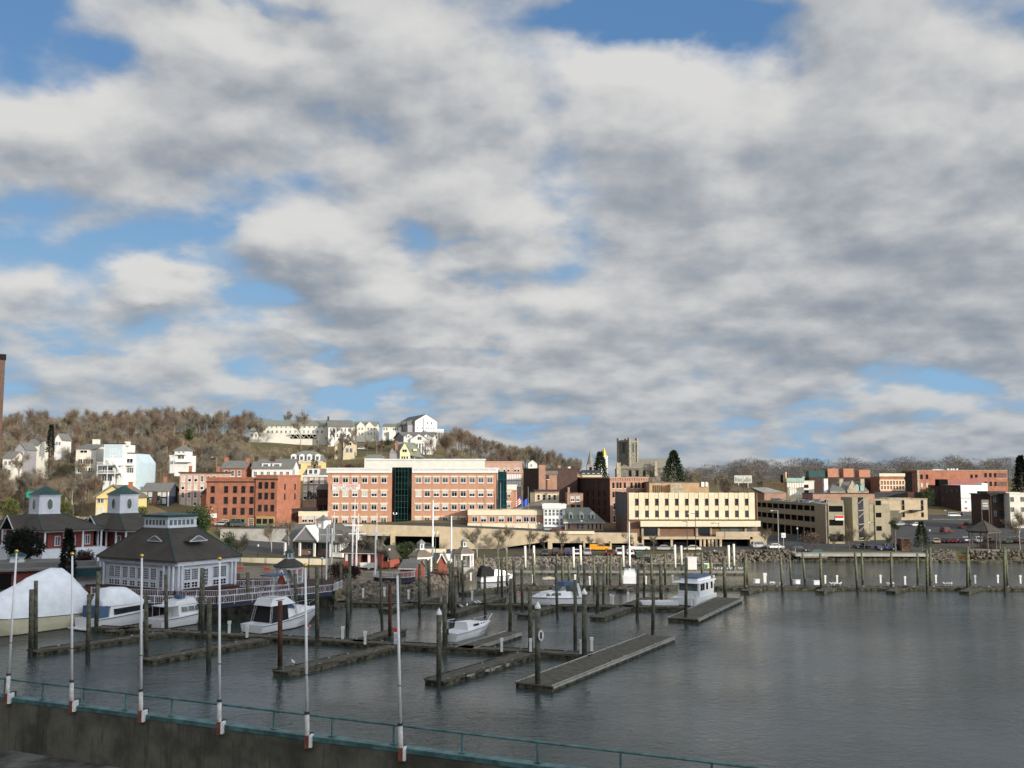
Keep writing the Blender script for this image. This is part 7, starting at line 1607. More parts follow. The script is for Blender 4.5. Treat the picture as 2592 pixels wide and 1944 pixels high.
# sport fisher with tower
o = boat('white sport fishing boat with black cockpit curtains and spindly tuna tower', G(636, 1603), HD, 'fishing_boat', 'boat'); L = 12.2
_, s_, R = hull(o, L, 4.2, 1.15, 2.45); s_.build('rub_rail', M['canvas_blue'], o)
cabin(o, 'foredeck_trunk', [(5.0,1.5),(11,2.35),(9.0,2.9),(5.0,2.95)], 1.6, 1.2, 'gel_white'); cabin(o, 'cockpit_curtain', [(2.0,1.15),(5.2,1.4),(5.2,3.45),(2.5,3.45)], 1.85, 1.5, 'canvas_black'); cabin(o, 'flybridge', [(1.9,3.46),(6.6,3.46),(5.2,4.5),(2.3,4.45)], 1.7, 1.3, 'gel_white')
cabin(o, 'windshield', [(5.21,2.9),(7.0,2.75),(6.2,3.44),(5.21,3.44)], 1.4, 1.25, 'canvas_blue'); g = MB()
for y in (-1.85, 1.85):
    for (x0, x1) in ((1.6, 2.9), (6.9, 5.2)):
        g.tube((x0,y,1.3),(x1,y*.55,7.4),.055,.05,6); g.tube((x0+.35,y*.97,1.3),(x1+.3,y*.53,7.4),.04,.04,5)
        for k in range(1, 12):
            t = k/12; a = Vector((x0,y,1.3)).lerp(Vector((x1,y*.55,7.4)), t); g.tube(a, a+Vector((.33,-y*.02,0)), .025, .025, 3)
for z in (4.6, 6.0): g.tube((2.5,-1.2,z),(5.6,-1.2,z),.035); g.tube((2.5,1.2,z),(5.6,1.2,z),.035); g.tube((2.5,-1.2,z),(2.5,1.2,z),.035); g.tube((5.6,-1.2,z),(5.6,1.2,z),.035)
g.build('tower', M['steel'], o); g = MB(); g.box(2.4,5.7,-1.15,1.15,7.41,7.55); g.build('sun_top', M['canvas_blue'], o); rail(o, [(7.6,-1.6,2.1),(10,-1.15,2.4),(12.6,0,2.6),(10,1.15,2.4),(7.6,1.6,2.1)], .75)
g = MB(); g.box(3.0,4.6,-1.45,-1.4,3.7,4.2); g.build('console_cover', M['canvas_blue'], o)
# small white sailboat with outboard
o = boat('small white sailboat without mast, dark outboard at its stern, by the near walkway', G(1133, 1623), HD, 'small_sailboat', 'boat'); L = 9.4
_, s_, R = hull(o, L, 3.0, 1.05, 1.55, bottom='gel_white'); s_.build('rub_rail', M['steel'], o); cabin(o, 'coach_roof', [(3.0,1.05),(7.6,1.4),(6.6,1.85),(3.0,2.1)], 1.15, .9, 'gel_white'); g = MB()
for sg in (-1, 1): g.box(4.4, 5.6, sg*1.13-.03, sg*1.13+.03, 1.45, 1.72); g.tube((6.3,sg*1.02,1.6),(6.3,sg*1.10,1.6),.1); g.tube((6.9,sg*1.0,1.6),(6.9,sg*1.06,1.6),.1)
g.build('porthole', M['glass_dark'], o); g = MB(); g.tube((.2,-1.2,1.0),(.5,-1.2,2.4),.03); g.tube((.5,-1.2,2.4),(3,-1.0,2.4),.03); g.tube((.2,1.2,1.0),(.5,1.2,2.4),.03); g.tube((.5,1.2,2.4),(3,1.0,2.4),.03); g.tube((.5,-1.2,2.4),(.5,1.2,2.4),.03); g.build('stern_rail', M['gel_white'], o)
g = MB(); g.box(-.55,-.1,-.25,.25,.9,1.6); g.box(-.4,-.15,-.1,.1,-.3,.9); g.build('outboard', M['canvas_black'], o); rail(o, [(7.4,-.9,1.35),(9.5,-.1,1.6),(9.9,0,1.6),(9.5,.1,1.6),(7.4,.9,1.35)], .6); g = MB(); g.tube((9.4,0,1.5),(10.5,0,2.3),.06); g.build('bowsprit', M['gel_white'], o)
# express cruiser
o = boat('white express cruiser with navy stripe, dark canopy and arch, pointing left', G(1466, 1531), (-.86, -.50), 'cabin_cruiser', 'boat'); L = 9.2
_, s_, R = hull(o, L, 3.3, 1.45, 1.95, bottom='antifoul_red'); s_.build('stripe', M['canvas_blue'], o); cabin(o, 'foredeck', [(2.4,1.45),(8.3,1.85),(6.6,2.5),(2.4,2.75)], 1.45, 1.1, 'gel_white'); g = MB()
for sg in (-1, 1):
    for x0 in (4.4, 5.5, 6.5): g.loft([[(x0,sg*1.32,2.0),(x0,sg*1.42,2.0),(x0+.1,sg*1.24,2.35),(x0+.1,sg*1.18,2.35)],[(x0+.8,sg*1.32,2.0),(x0+.8,sg*1.42,2.0),(x0+.65,sg*1.24,2.35),(x0+.65,sg*1.18,2.35)]])
g.build('side_window', M['glass_dark'], o); cabin(o, 'windshield', [(2.6,2.76),(4.9,2.62),(3.8,3.5),(2.6,3.5)], 1.2, 1.0, 'glass_grey'); cabin(o, 'canopy', [(.9,3.4),(3.9,3.45),(3.5,3.95),(1.1,3.9)], 1.25, 1.1, 'canvas_blue'); g = MB()
for sg in (-1, 1): g.loft([[(.3,sg*1.4,1.5),(1.0,sg*1.4,1.5),(1.0,sg*1.5,1.5),(.3,sg*1.5,1.5)],[(.9,sg*1.2,3.5),(1.3,sg*1.2,3.5),(1.3,sg*1.3,3.5),(.9,sg*1.3,3.5)]])
g.box(.9,1.3,-1.3,1.3,3.5,3.7); g.build('radar_arch', M['gel_white'], o); rail(o, [(5,-1.35,1.85),(8,-.7,1.95),(9.4,0,2.05),(8,.7,1.95),(5,1.35,1.85)], .55); g = MB(); g.box(1.0,3.3,-1.18,-1.15,2.4,3.45); g.box(1.0,3.3,1.15,1.18,2.4,3.45); g.build('side_curtain', M['glass_grey'], o)
# houseboat
o = boat('boxy white houseboat with wide front window beside the wide end dock', G(1728, 1533)+Vector((0,9.5,0))*0+Vector((HD[0]*10.2, HD[1]*10.2, 0)), (-.53, -.85), 'houseboat', 'houseboat'); L = 10.2
g = MB(); g.prism([(0,-2.1),(L,-2.1),(L,2.1),(0,2.1)], -.3, 1.25); g.build('hull', M['gel_white'], o); g = MB(); g.box(-.05, L+.05, -2.15, 2.15, -.31, .12); g.build('bottom', M['antifoul_navy'], o)
g = MB(); g.box(.8, L-2.6, -1.9, 1.9, 1.253, 3.55); cb = g.build('cabin', M['gel_white'], o); g = MB(); g.box(L-2.59, L-2.55, -1.6, 1.6, 2.2, 3.35); g.build('front_window', M['glass_grey'], cb); g = MB()
for sg in (-1, 1):
    for x0 in (1.4, 3.6, 5.2, 6.2): g.box(x0, x0+.8, sg*1.93-.03, sg*1.93+.03, 2.2, 3.3)
g.build('side_window', M['glass_dark'], cb); g = MB(); g.loft([[(.3,-2.2,3.553),(L-1.3,-2.3,3.553),(L-1.3,2.3,3.553),(.3,2.2,3.553)],[(.4,-2.1,3.75),(L-1.6,-2.1,3.75),(L-1.6,2.1,3.75),(.4,2.1,3.75)]]); g.build('roof', M['trim_cool'], o); g = MB(); g.box(1.0, L-3, -1.5, 1.5, 3.753, 4.25); g.build('flybridge', M['gel_white'], o); g = MB(); g.box(.8, L-2.8, -1.7, 1.7, 4.253, 4.4); g.build('flybridge_rim', M['canvas_blue'], o)
rail(o, [(L-2.4,-2,1.25),(L-.1,-2,1.25),(L-.1,2,1.25),(L-2.4,2,1.25)], .9); 
# white mast boat in the sun
a = G(1594, 1479); o = boat('white boat seen from astern with a tall pale mast, in front of the service dock', a, (.12, 1), 'sailing_boat', 'sailboat'); _, s_, R = hull(o, 8, 3.1, 1.5, 1.8, bottom='antifoul_navy'); s_.build('rub_rail', M['gel_cream'], o); cabin(o, 'coach_roof', [(1.4,1.5),(6.0,1.7),(5.2,2.6),(1.4,2.6)], 1.2, 1.0, 'gel_white'); g = MB(); g.tube((3.6,0,2.4),(3.6,0,12.2),.14,.10,8); g.build('mast', M['pole_white'], o); g = MB(); g.tube((-.2,0,3.3),(3.6,0,3.3),.2,.16,8); g.build('boom_cover', M['roof_teal'], o); g = MB(); g.tube((3.6,-1.0,8.5),(3.6,1.0,8.5),.03); g.build('spreader', M['pole_white'], o)
# canopy boat
o = boat('white cruiser with black canopy below the rocky bank', G(1212, 1474), (.93, .36), 'cabin_cruiser', 'boat'); L = 7.4; _, s_, R = hull(o, L, 2.7, 1.15, 1.5); s_.build('rub_rail', M['antifoul_red'], o); cabin(o, 'canopy', [(-.1,1.1),(2.8,1.3),(2.4,2.9),(1.0,3.3),(.3,2.8)], 1.3, 1.0, 'canvas_black'); cabin(o, 'foredeck', [(2.9,1.15),(6.4,1.45),(5.0,2.3),(3.2,2.6)], 1.15, .9, 'gel_white'); g = MB(); g.loft([[(2.6,-1,2.6),(2.6,1,2.6),(3.6,.9,2.45)],[(2.3,-.9,3.1),(2.3,.9,3.1),(2.5,.8,3.1)]]); g.build('windshield', M['glass_grey'], o)
o = boat('pale open work barge moored by the middle walkway', G(1622, 1536), (1, .05), 'work_barge', 'barge'); g = MB(); g.box(0,6,-1.2,1.2,-.3,.2); g.box(0,6,-1.2,-1.05,.203,.95); g.box(0,6,1.05,1.2,.203,.95); g.box(0,.15,-1.04,1.04,.203,.95); g.box(5.85,6,-1.04,1.04,.203,.95); g.build('hull', M['gel_white'], o)
o = boat('small upturned grey dinghy on the rear walkway', G(1372, 1474), (1, .25), 'dinghy', 'dinghy'); g = MB(); g.loft([[(0,-.6,.6),(0,0,1.0),(0,.6,.6)],[(1.6,-.7,.6),(1.6,0,1.15),(1.6,.7,.6)],[(3.2,-.05,.6),(3.2,0,.7),(3.2,.05,.6)]]); g.build('hull', M['stone_tan'], o)
for lab, px, py in (('red lifebuoy stand at the near walkway by the fishing boat', 779, 1608), ('red lifebuoy stand on the middle walkway', 1313, 1520)):
    a = G(px, py, .55); o = empty('lifebuoy_stand', a, 0, lab, 'lifebuoy'); g = MB(); g.tube((0,0,0),(0,0,1.1),.05); g.build('post', M['trim_white'], o); g = MB()
    for k in range(12): c0 = (.32*cos(2*pi*k/12), -.1, 1.15+.32*sin(2*pi*k/12)); c1 = (.32*cos(2*pi*(k+1)/12), -.1, 1.15+.32*sin(2*pi*(k+1)/12)); g.tube(c0, c1, .09, .09, 6, 0 if k % 3 else 1)
    g.build('ring', [M['sign_red'], M['trim_white']], o)
a = G(1003, 1630, .55); o = empty('fire_post', a, 0, 'dock post with red head and blue poster by the small sailboat', 'post'); g = MB(); g.box(-.3,.3,-.2,.2,0,1.5); g.build('body', M['gel_white'], o); g = MB(); g.box(-.32,.32,-.22,.22,1.503,1.95); g.build('head', M['sign_red'], o); g = MB(); g.box(-.25,.25,-.23,-.203,.6,1.3); g.box(-.25,.2,-.23,-.203,.1,.5); g.build('poster', M['shop_blue'] if 'shop_blue' in M else MATS['shop_blue'], o)

# ------------------------------------------------------------------ cars
CARP = {}
def car_parts(kind):
    if kind in CARP: return CARP[kind]
    L, W, H = {'sedan':(4.6,1.8,1.42),'suv':(4.7,1.9,1.75),'van':(5.0,1.95,1.95),'pickup':(5.4,1.95,1.8)}[kind]
    b = MB(); h0 = .30; hb = H*.56
    sec = lambda x, w, z0, z1: [(x, -w*.92, z0), (x, -w, z0+.18), (x, -w, z1-.12), (x, -w*.9, z1), (x, w*.9, z1), (x, w, z1-.12), (x, w, z0+.18), (x, w*.92, z0)]
    w = W/2
    if kind == 'pickup':
        b.loft([sec(-L/2, w, h0+.1, hb+.05), sec(-L/2+.1, w, h0, hb+.1), sec(L/2-1.5, w, h0, hb+.1), sec(L/2-.15, w*.95, h0, hb-.02), sec(L/2, w*.88, h0+.12, hb-.12)])
        gx = [(-.55,hb+.1),(-.45,H),(.75,H),(1.35,hb+.1)]
    else:
        b.loft([sec(-L/2, w*.9, h0+.12, hb-.05), sec(-L/2+.15, w, h0, hb+.05), sec(L*.12, w, h0, hb+.05), sec(L/2-.25, w*.95, h0, hb-.12), sec(L/2, w*.86, h0+.12, hb-.22)])
        gx = {'sedan':[(-1.75,hb+.05),(-1.05,H),(.45,H),(1.25,hb+.05)],'suv':[(-2.15,hb+.05),(-1.95,H),(.55,H),(1.25,hb+.05)],'van':[(-2.3,hb+.05),(-2.2,H),(1.0,H),(1.9,hb+.05)]}[kind]
    ww = w*.86; zt = H-.07
    lo = [(gx[0][0],-ww*1.05,gx[0][1]+.003),(gx[3][0],-ww*1.05,gx[3][1]+.003),(gx[3][0],ww*1.05,gx[3][1]+.003),(gx[0][0],ww*1.05,gx[0][1]+.003)]
    hi = [(gx[1][0],-ww*.88,zt),(gx[2][0],-ww*.88,zt),(gx[2][0],ww*.88,zt),(gx[1][0],ww*.88,zt)]
    gl = MB(); gl.loft([lo, hi])
    rf = MB(); rf.loft([[(x, y, z+.003) for x, y, z in hi], [(x*.96, y*.93, z+.07) for x, y, z in hi]])
    for a, c in zip(lo, hi): rf.tube(a, c, .05, .05, 4)
    wh = MB(); wh.tube((0,-.11,0),(0,.11,0),.33,.33,14); wh.tube((0,-.12,0),(0,.12,0),.18,.18,10,1)
    lt = MB(); lt.box(L/2-.03, L/2+.02, -w*.8, -w*.5, hb-.35, hb-.2); hl = lt
    CARP[kind] = (b, gl, rf, wh, L, w, hb); return CARP[kind]
CARM = {}
def car(label, px, D, ang, kind, col, z=None, group='parked cars along the waterfront and streets', name='parked_car'):
    b, gl, rf, wh, L, w, hb = car_parts(kind); v = XY(px, D); zz = (gz(px, D)+.02) if z is None else z
    o = empty(name, (v.x, v.y, zz), ang, label, {'sedan':'car','suv':'car','van':'van','pickup':'pickup truck'}[kind], group)
    cm = CARM.get(col)
    if cm is None: cm = CARM[col] = mat('paint_%d' % len(CARM), col, rough=.3, spec=.5, var=.03)
    if (kind, col) in CARP:
        for s_, l_ in CARP[(kind, col)]: inst(s_, o, l_)
        return o
    ps = [(b.build('body', cm, o), (0,0,0)), (gl.build('windows', M['glass_dark'], o), (0,0,0)), (rf.build('roof', cm, o), (0,0,0))]
    for x in (-L*.31, L*.31):
        for y in (-w+.12, w-.12): q = wh.build('wheel', [M['rubber'], M['chrome']], o); q.location = (x, y, .33); ps.append((q, (x, y, .33)))
    for nm, x, mm in (('headlight', L/2-.08, 'blind'), ('taillight', -L/2-.0, 'sign_red')):
        for y in (-w*.72, w*.58-.0): g = MB(); g.box(x-.06, x+.06, y-.12, y+.18, hb-.42, hb-.27); q = g.build(nm, M[mm], o); ps.append((q, (0,0,0)))
    CARP[(kind, col)] = ps; return o
WH = (.72,.72,.70); BK = (.018,.018,.02); SL = (.38,.39,.40); RD = (.12,.018,.018); BL = (.02,.035,.09); GR = (.03,.09,.05); TN = (.42,.36,.26); DG = (.08,.085,.09); OR = (.80,.33,.02)
o = car('bright orange pickup truck parked in front of the ramp opening', 1517, 259.5, 0, 'pickup', OR); g = MB(); g.box(-2.6,-.7,-1.0,1.0,1.15,1.6); g.build('tool_body', CARM[OR], o)
car('white pickup truck on the street left of the cream bank corner', 1617, 259.5, 0, 'pickup', WH); car('pale cream sedan parked alone on the street below the cream bank', 1749, 259.5, pi, 'sedan', (.66,.63,.50)); car('silver sedan beside the bare street tree below the cream bank', 1682, 260, 0, 'sedan', SL)
row = [(1378,DG,'sedan','dark grey sedan'),(1406,BK,'suv','black SUV'),(1436,BL,'suv','dark blue SUV'),(1459,WH,'sedan','white sedan'),(1484,SL,'suv','silver SUV'),(1541,RD,'sedan','maroon sedan'),(1567,WH,'suv','white SUV'),(1592,WH,'sedan','white hatchback'),(1615,GR,'suv','green SUV'),(1638,BK,'sedan','black sedan'),(1668,TN,'sedan','tan sedan'),(1694,DG,'suv','charcoal SUV')]
for i, (px, c, k, nm) in enumerate(row): car('%s nose-in to the rocky bank, %s in that row from the left' % (nm, ords(i)), px, 245.5, pi/2 if i % 3 else -pi/2, k, c, group='cars parked nose-in above the rocks')
lst = [(1920,268,'silver SUV waiting by the shaded garage flank','suv',SL,.2),(1960,266,'white hatchback near the foot of the tall pale lamp post','sedan',WH,.3),(2068,258,'dark green sedan on the waterfront street left of the quay','sedan',GR,.1),(2020,259,'black sedan on the waterfront street near the quay end','sedan',BK,.1),(2178,268,'black sedan below the garage stair tower','sedan',BK,.1),(2238,262,'dark blue pickup under the small street evergreen','pickup',BL,.1),(2255,263,'black SUV beside the brown kiosk','suv',BK,.2),
(2320,345,'white sedan in front of the tan office block','sedan',WH,.1),(2278,348,'grey sedan beside the tan office link','sedan',SL,.1),(2412,395,'long white van on the street in front of the dark storefronts','van',WH,0),(2446,400,'black SUV at the foot of the bright white building','suv',BK,.1),
(2365,283,'tan hatchback, leftmost in the right-hand lot','sedan',TN,1.3),(2388,284,'black sedan in the right-hand lot, beside the tan hatchback','sedan',BK,1.3),(2408,284,'maroon sedan in the right-hand lot','sedan',RD,1.3),(2428,284,'blue sedan in the right-hand lot','sedan',BL,1.3),(2440,286,'white sedan in the right-hand lot just left of the shelter','sedan',WH,1.3),(2472,284,'white SUV seen under the dark shelter roof','suv',WH,1.3),(2500,286,'silver sedan seen under the dark shelter roof','sedan',SL,1.3),(2545,282,'dark green SUV right of the dark shelter','suv',GR,1.3),(2560,284,'black SUV right of the dark shelter, near the bare tree','suv',BK,1.3),(2582,283,'charcoal sedan cut by the right edge of the view','sedan',DG,1.3),
(2432,335,'dark red sedan climbing the sloped lot','sedan',RD,.8),(2392,318,'maroon SUV low on the sloped lot','suv',RD,.6),(2448,350,'black sedan high on the sloped lot by the retaining wall','sedan',BK,.8),
(590,296,'dark sedan parked before the green shopfront','sedan',BK,0),(605,295,'grey SUV parked before the green shopfront','suv',DG,0),(565,296,'silver sedan left of the green shopfront','sedan',SL,0),
(940,258,'silver hatchback below the left end of the ramp','sedan',SL,0),(965,258,'white SUV below the left end of the ramp','suv',WH,0),(1010,257.5,'dark blue sedan by the ramp pillar','sedan',BL,0),(1028,257,'black off-roader with white spare wheel cover','suv',BK,1.57),(1060,258,'black sedan beside the off-roader','sedan',BK,0),(1078,259,'charcoal van under the ramp opening','van',DG,0),
(1412,290,'dark red car in front of the pink dormer house','sedan',RD,0),(745,326,'pale blue hatchback parked below the mansard house','sedan',(.35,.42,.5),0),(475,338,'silver sedan on the hillside street above the row building','sedan',SL,0),(915,492,'white car below the hilltop apartments','sedan',WH,0),(935,492,'dark car below the hilltop apartments','sedan',BK,0),(960,500,'maroon car below the hilltop apartments','sedan',RD,0),(884,430,'dark red car on the bank below the tan house','sedan',RD,0)]
for px, D, lab, k, c, a in lst: car(lab, px, D, a, k, c)
# cars on the roof of the garage
rn = random.Random(12); i = 0
for rowi, t in enumerate((3.2, 10.0)):
    for k in range(10 if rowi == 0 else 8):
        s0 = 3+k*3.3+rowi*1.0+(13 if rowi else 8)
        if s0 > GAR.L-2: continue
        p = GAR.a+GAR.u*s0+GAR.v*t; kd, c, nm = rn.choice((('sedan',WH,'white'),('suv',SL,'silver'),('sedan',BL,'blue'),('suv',DG,'dark grey'),('sedan',BK,'black'),('sedan',SL,'silver grey')))
        o = car('%s car on the garage roof deck, %s of its %s row' % (nm, ords(k), 'outer' if rowi == 0 else 'inner'), 1296, 100, GAR.rz+pi/2, kd, c, z=GAR.zb+GAR.h+.12, group='cars on the garage roof'); o.location.x = p.x; o.location.y = p.y
o = car('white van on the garage roof beside the stair tower', 2136, 301, .0, 'van', WH, z=GAR.zb+GAR.h+.12, group='cars on the garage roof')

# ------------------------------------------------------------------ lamps, signs and street things
def lamp(label, px, D, pyt, kind='globe', m='lamp_green', zb=None):
    zb = gz(px, D) if zb is None else zb; v = XY(px, D); H = ZP(pyt, D)-zb; o = empty('street_lamp', (v.x, v.y, zb), 0, label, 'street lamp', 'street lamps'); g = MB(); g.tube((0,0,-.5),(0,0,.8),.2,.14,8); g.tube((0,0,.8),(0,0,H-.5),.10,.07,8); g.build('post', M[m], o)
    g = MB()
    if kind == 'globe': g.tube((0,0,H-.5),(0,0,H-.15),.16,.26,8); g.tube((0,0,H-.15),(0,0,H),.26,.05,8); g.build('lantern', M['trim_cool'], o)
    elif kind == 'arm': g.tube((0,0,H-.5),(0,0,H-.3),.08); g.box(-1.4,.2,-.06,.06,H-.3,H-.2); q = g.build('arm', M[m], o); g = MB(); g.box(-1.9,-1.3,-.2,.2,H-.36,H-.2); g.build('lamp_head', M['trim_white'], o)
    else:
        for x in (-.45,.45): g.tube((x,0,H-.5),(x,0,H),.16,.16,8)
        g.box(-.5,.5,-.05,.05,H-.6,H-.5); g.build('lantern', M['trim_white'], o)
    return o
for a in (('dark lamp post standing in the park shade left of the maroon hedge',785,180,1395,'globe','roof_dark'),('dark lamp post beside the leftmost mast',818,172,1410,'globe','roof_dark'),('tall green lamp post in front of the ramp pillar',1103,228,1345,'twin'),('green lamp post by the evergreen bush and red hut',987,204,1388,'globe'),('dark lamp post on the street above the stone wall',656,216,1378,'globe','roof_dark'),('twin-globe lamp at the foot of the dark glass tower',1000,284,1297,'twin'),('lamp post on the ramp in front of the white corner building',1337,270,1320,'globe'),('second lamp post on the ramp in front of the brick wing',1357,270,1322,'globe'),('third lamp post on the ramp near the white corner building',1364,270,1322,'globe'),('tall bare-arm lamp post by the dormer house',1487,268,1316,'arm'),('slim dark lamp post in front of the cream bank windows',1738,256,1318,'arm','roof_dark'),('slim dark lamp post with banner left of the bank stairs',1759,254,1297,'arm','roof_dark'),('tall pale lamp post by the shaded garage flank',1968,262,1290,'arm','steel'),('green lamp post on the waterfront at the quay end',2016,253,1335,'globe'),('lamp post right of the street evergreen on the quay lawn',2350,254,1340,'globe'),('lamp post at the street in front of the garage stair tower',2213,270,1320,'arm','roof_dark'),('white utility pole on the hilltop street',803,470,1105,'arm','bark_pale'),('utility pole with crossarm above the white garage',952,425,1112,'arm','bark_pale'),('dark thin lamp post by the bank driveway',1806,254,1392,'globe','roof_dark'),('tall white utility pole at the left brick block',546,340,1155,'arm','bark_pale'),('leaning pole in front of the red brick block',551,288,1285,'arm','roof_dark'),('lamp post near the dark storefronts on the right',2402,380,1290,'arm','roof_dark')): lamp(*a)
o = empty('road_sign', ground_at(78, 262), 0, 'green road sign just left of the leftmost white cupola', 'road sign'); zz = ZP(1252, 262)-o.location.z; g = MB(); g.box(-1.2,1.2,-.05,.05,zz-.8,zz+.8); g.build('panel', M['sign_green'], o); g = MB(); g.tube((0,.1,-1),(0,.1,zz+.6),.08); g.build('post', M['steel'], o)
o = empty('bus_stop_sign', ground_at(1981, 263), 0, 'white square sign on a post beside the tall pale lamp post', 'sign'); zz = ZP(1355, 263)-o.location.z; g = MB(); g.box(-.55,.55,-.05,.05,zz-.6,zz+.6); g.build('panel', M['trim_white'], o); g = MB(); g.tube((0,.1,0),(0,.1,zz),.07); g.build('post', M['steel'], o); g = MB(); g.box(-.4,.3,-.07,-.053,zz-.35,zz+.3); g.build('symbol', M['shop_blue'] if 'shop_blue' in M else MATS['shop_blue'], o)
o = empty('tall_sign', ground_at(2493, 300), 0, 'tall pole sign with stacked panels near the white building', 'sign'); zz = ZP(1275, 300)-o.location.z; g = MB(); g.tube((-1.1,0,0),(-1.1,0,zz+1),.12); g.tube((1.1,0,0),(1.1,0,zz+1),.12); build_each(g, 'post', M['bark'], o); g = MB(); g.box(-1.0,1.0,-.1,.1,zz-1.8,zz+1.2); g.build('panel', M['roof_grey'], o); g = MB(); g.box(-.8,.8,-.14,-.103,zz-.9,zz-.4); g.box(-.8,.8,-.14,-.103,zz-.1,zz+.3); g.build('lettering', M['blind'], o)
o = empty('kiosk', ground_at(2284, 262), 0, 'small brown kiosk with flat roof behind the right quay lawn', 'kiosk'); g = MB(); g.box(-1.3,1.3,-1.3,1.3,-.5,2.9); g.build('wall', M['brown_panel'], o); g = MB(); g.box(-1.5,1.5,-1.5,1.5,2.903,3.1); g.build('roof', M['bark'], o)
o = empty('retaining_wall', ground_at(2430, 372), 0, 'dark low retaining wall below the street in front of the storefronts', 'retaining wall'); ribbon_wall('wall', M['stone_grey'], o, [wpt(2358,372), wpt(2492,368)], lambda p: -2-0, lambda p: 0.9, .6)
for i, (px, D, n_) in enumerate(((1970,255.5,0),(2130,256,1),(2370,256,0),(2460,256,1),(1880,256,0),(2215,256,1))):
    o = empty('flower_bed', ground_at(px, D), 0, 'low rust-coloured planting strip on the waterfront lawn, %s from the left' % ords([4-3,2,4,5,0,3][i]), 'planting', 'rusty planting strips'); r_ = random.Random(i)
    def fb(rnd): return (rnd.uniform(-3.2,3.2), rnd.uniform(-.5,.5), rnd.uniform(0,.25)), (0,0,1)
    leafy(40+i, fb, 260, .35).build('foliage', mat('rust_leaf', (.30,.09,.03), var=.2), o)
for i, (px, D) in enumerate(((612,192),(680,192),(757,190),)):
    v = ground_at(px, D); o = empty('traffic_cone', v, 0, 'orange barrier standing on the park path, %s from the left' % ords(i), 'barrier', 'orange path barriers'); g = MB(); g.box(-.5,.5,-.1,.1,.5,.95); g.build('board', M['float_orange'], o); g = MB(); g.box(-.45,-.38,-.1,.1,0,.5); g.box(.38,.45,-.1,.1,0,.5); build_each(g, 'leg', M['float_orange'], o)
for lab, px, D, zt_ in (('pale curved sculpture-like bench shelter on the lot behind the gazebos',1175,236,1.6),): pass
o = empty('info_board', ground_at(1128, 222), 0, 'wide white double notice board behind the small red-gabled boathouse', 'notice board'); g = MB(); g.box(-1.2,1.2,-.1,.1,.6,2.1); g.build('board', M['trim_white'], o); g = MB(); g.tube((-1.1,0,-.3),(-1.1,0,.6),.06); g.tube((1.1,0,-.3),(1.1,0,.6),.06); build_each(g, 'post', M['trim_white'], o)

# ------------------------------------------------------------------ planting near the water
def veg(name, label, cat, px, D, T, C, tm, cm, z=None, sc=1.0, group=None):
    v = ground_at(px, D); o = empty(name, (v.x, v.y, v.z if z is None else z), 0, label, cat, group); T.build('trunk', M[tm], o); C.build('crown', M[cm], o); return o
def hpx(n, D): return n*D/F
for lab, px, D, pyt, pyb, wpx, m, n in (('tall dark conifer in front of the church spires',1520,395,1145,1228,42,'needle',2600),('big dark green conifer right of the church nave',1707,380,1142,1232,64,'needle',3200),('dark spruce on the left hillside behind the houses',122,350,1076,1150,17,'needle_black',1200),('conifer on the right quay lawn',2329,257,1322,1390,36,'needle',2000),('narrow cone-shaped dark evergreen by the left boats',178,163,1343,1460,32,'needle_black',2600),('slim arborvitae left of the brick mansard house',790,345,1163,1200,9,'needle',500),('slim arborvitae right of its twin by the mansard house',799,346,1166,1200,9,'needle',500),('dark conifer at the right edge of the skyline',2588,470,1155,1260,34,'needle_black',2200),('rounded yew cone below the brick mansard house',783,322,1244,1266,13,'needle',500),('small yew cone beside the dark brick building',795,322,1250,1266,10,'needle',400),('dark cone shrub left of the navy house door',374,322,1258,1280,9,'needle',400),('dark cone shrub right of the navy house door',402,322,1255,1280,10,'needle',400)):
    zb_ = ZP(pyb, D); h = hpx(pyb-pyt, D); T, C = conifer(px, h, hpx(wpx, D)/2*1.1, n, max(.3, h*.05)); veg('conifer', lab, 'tree', px, D, T, C, 'bark', m, z=zb_)
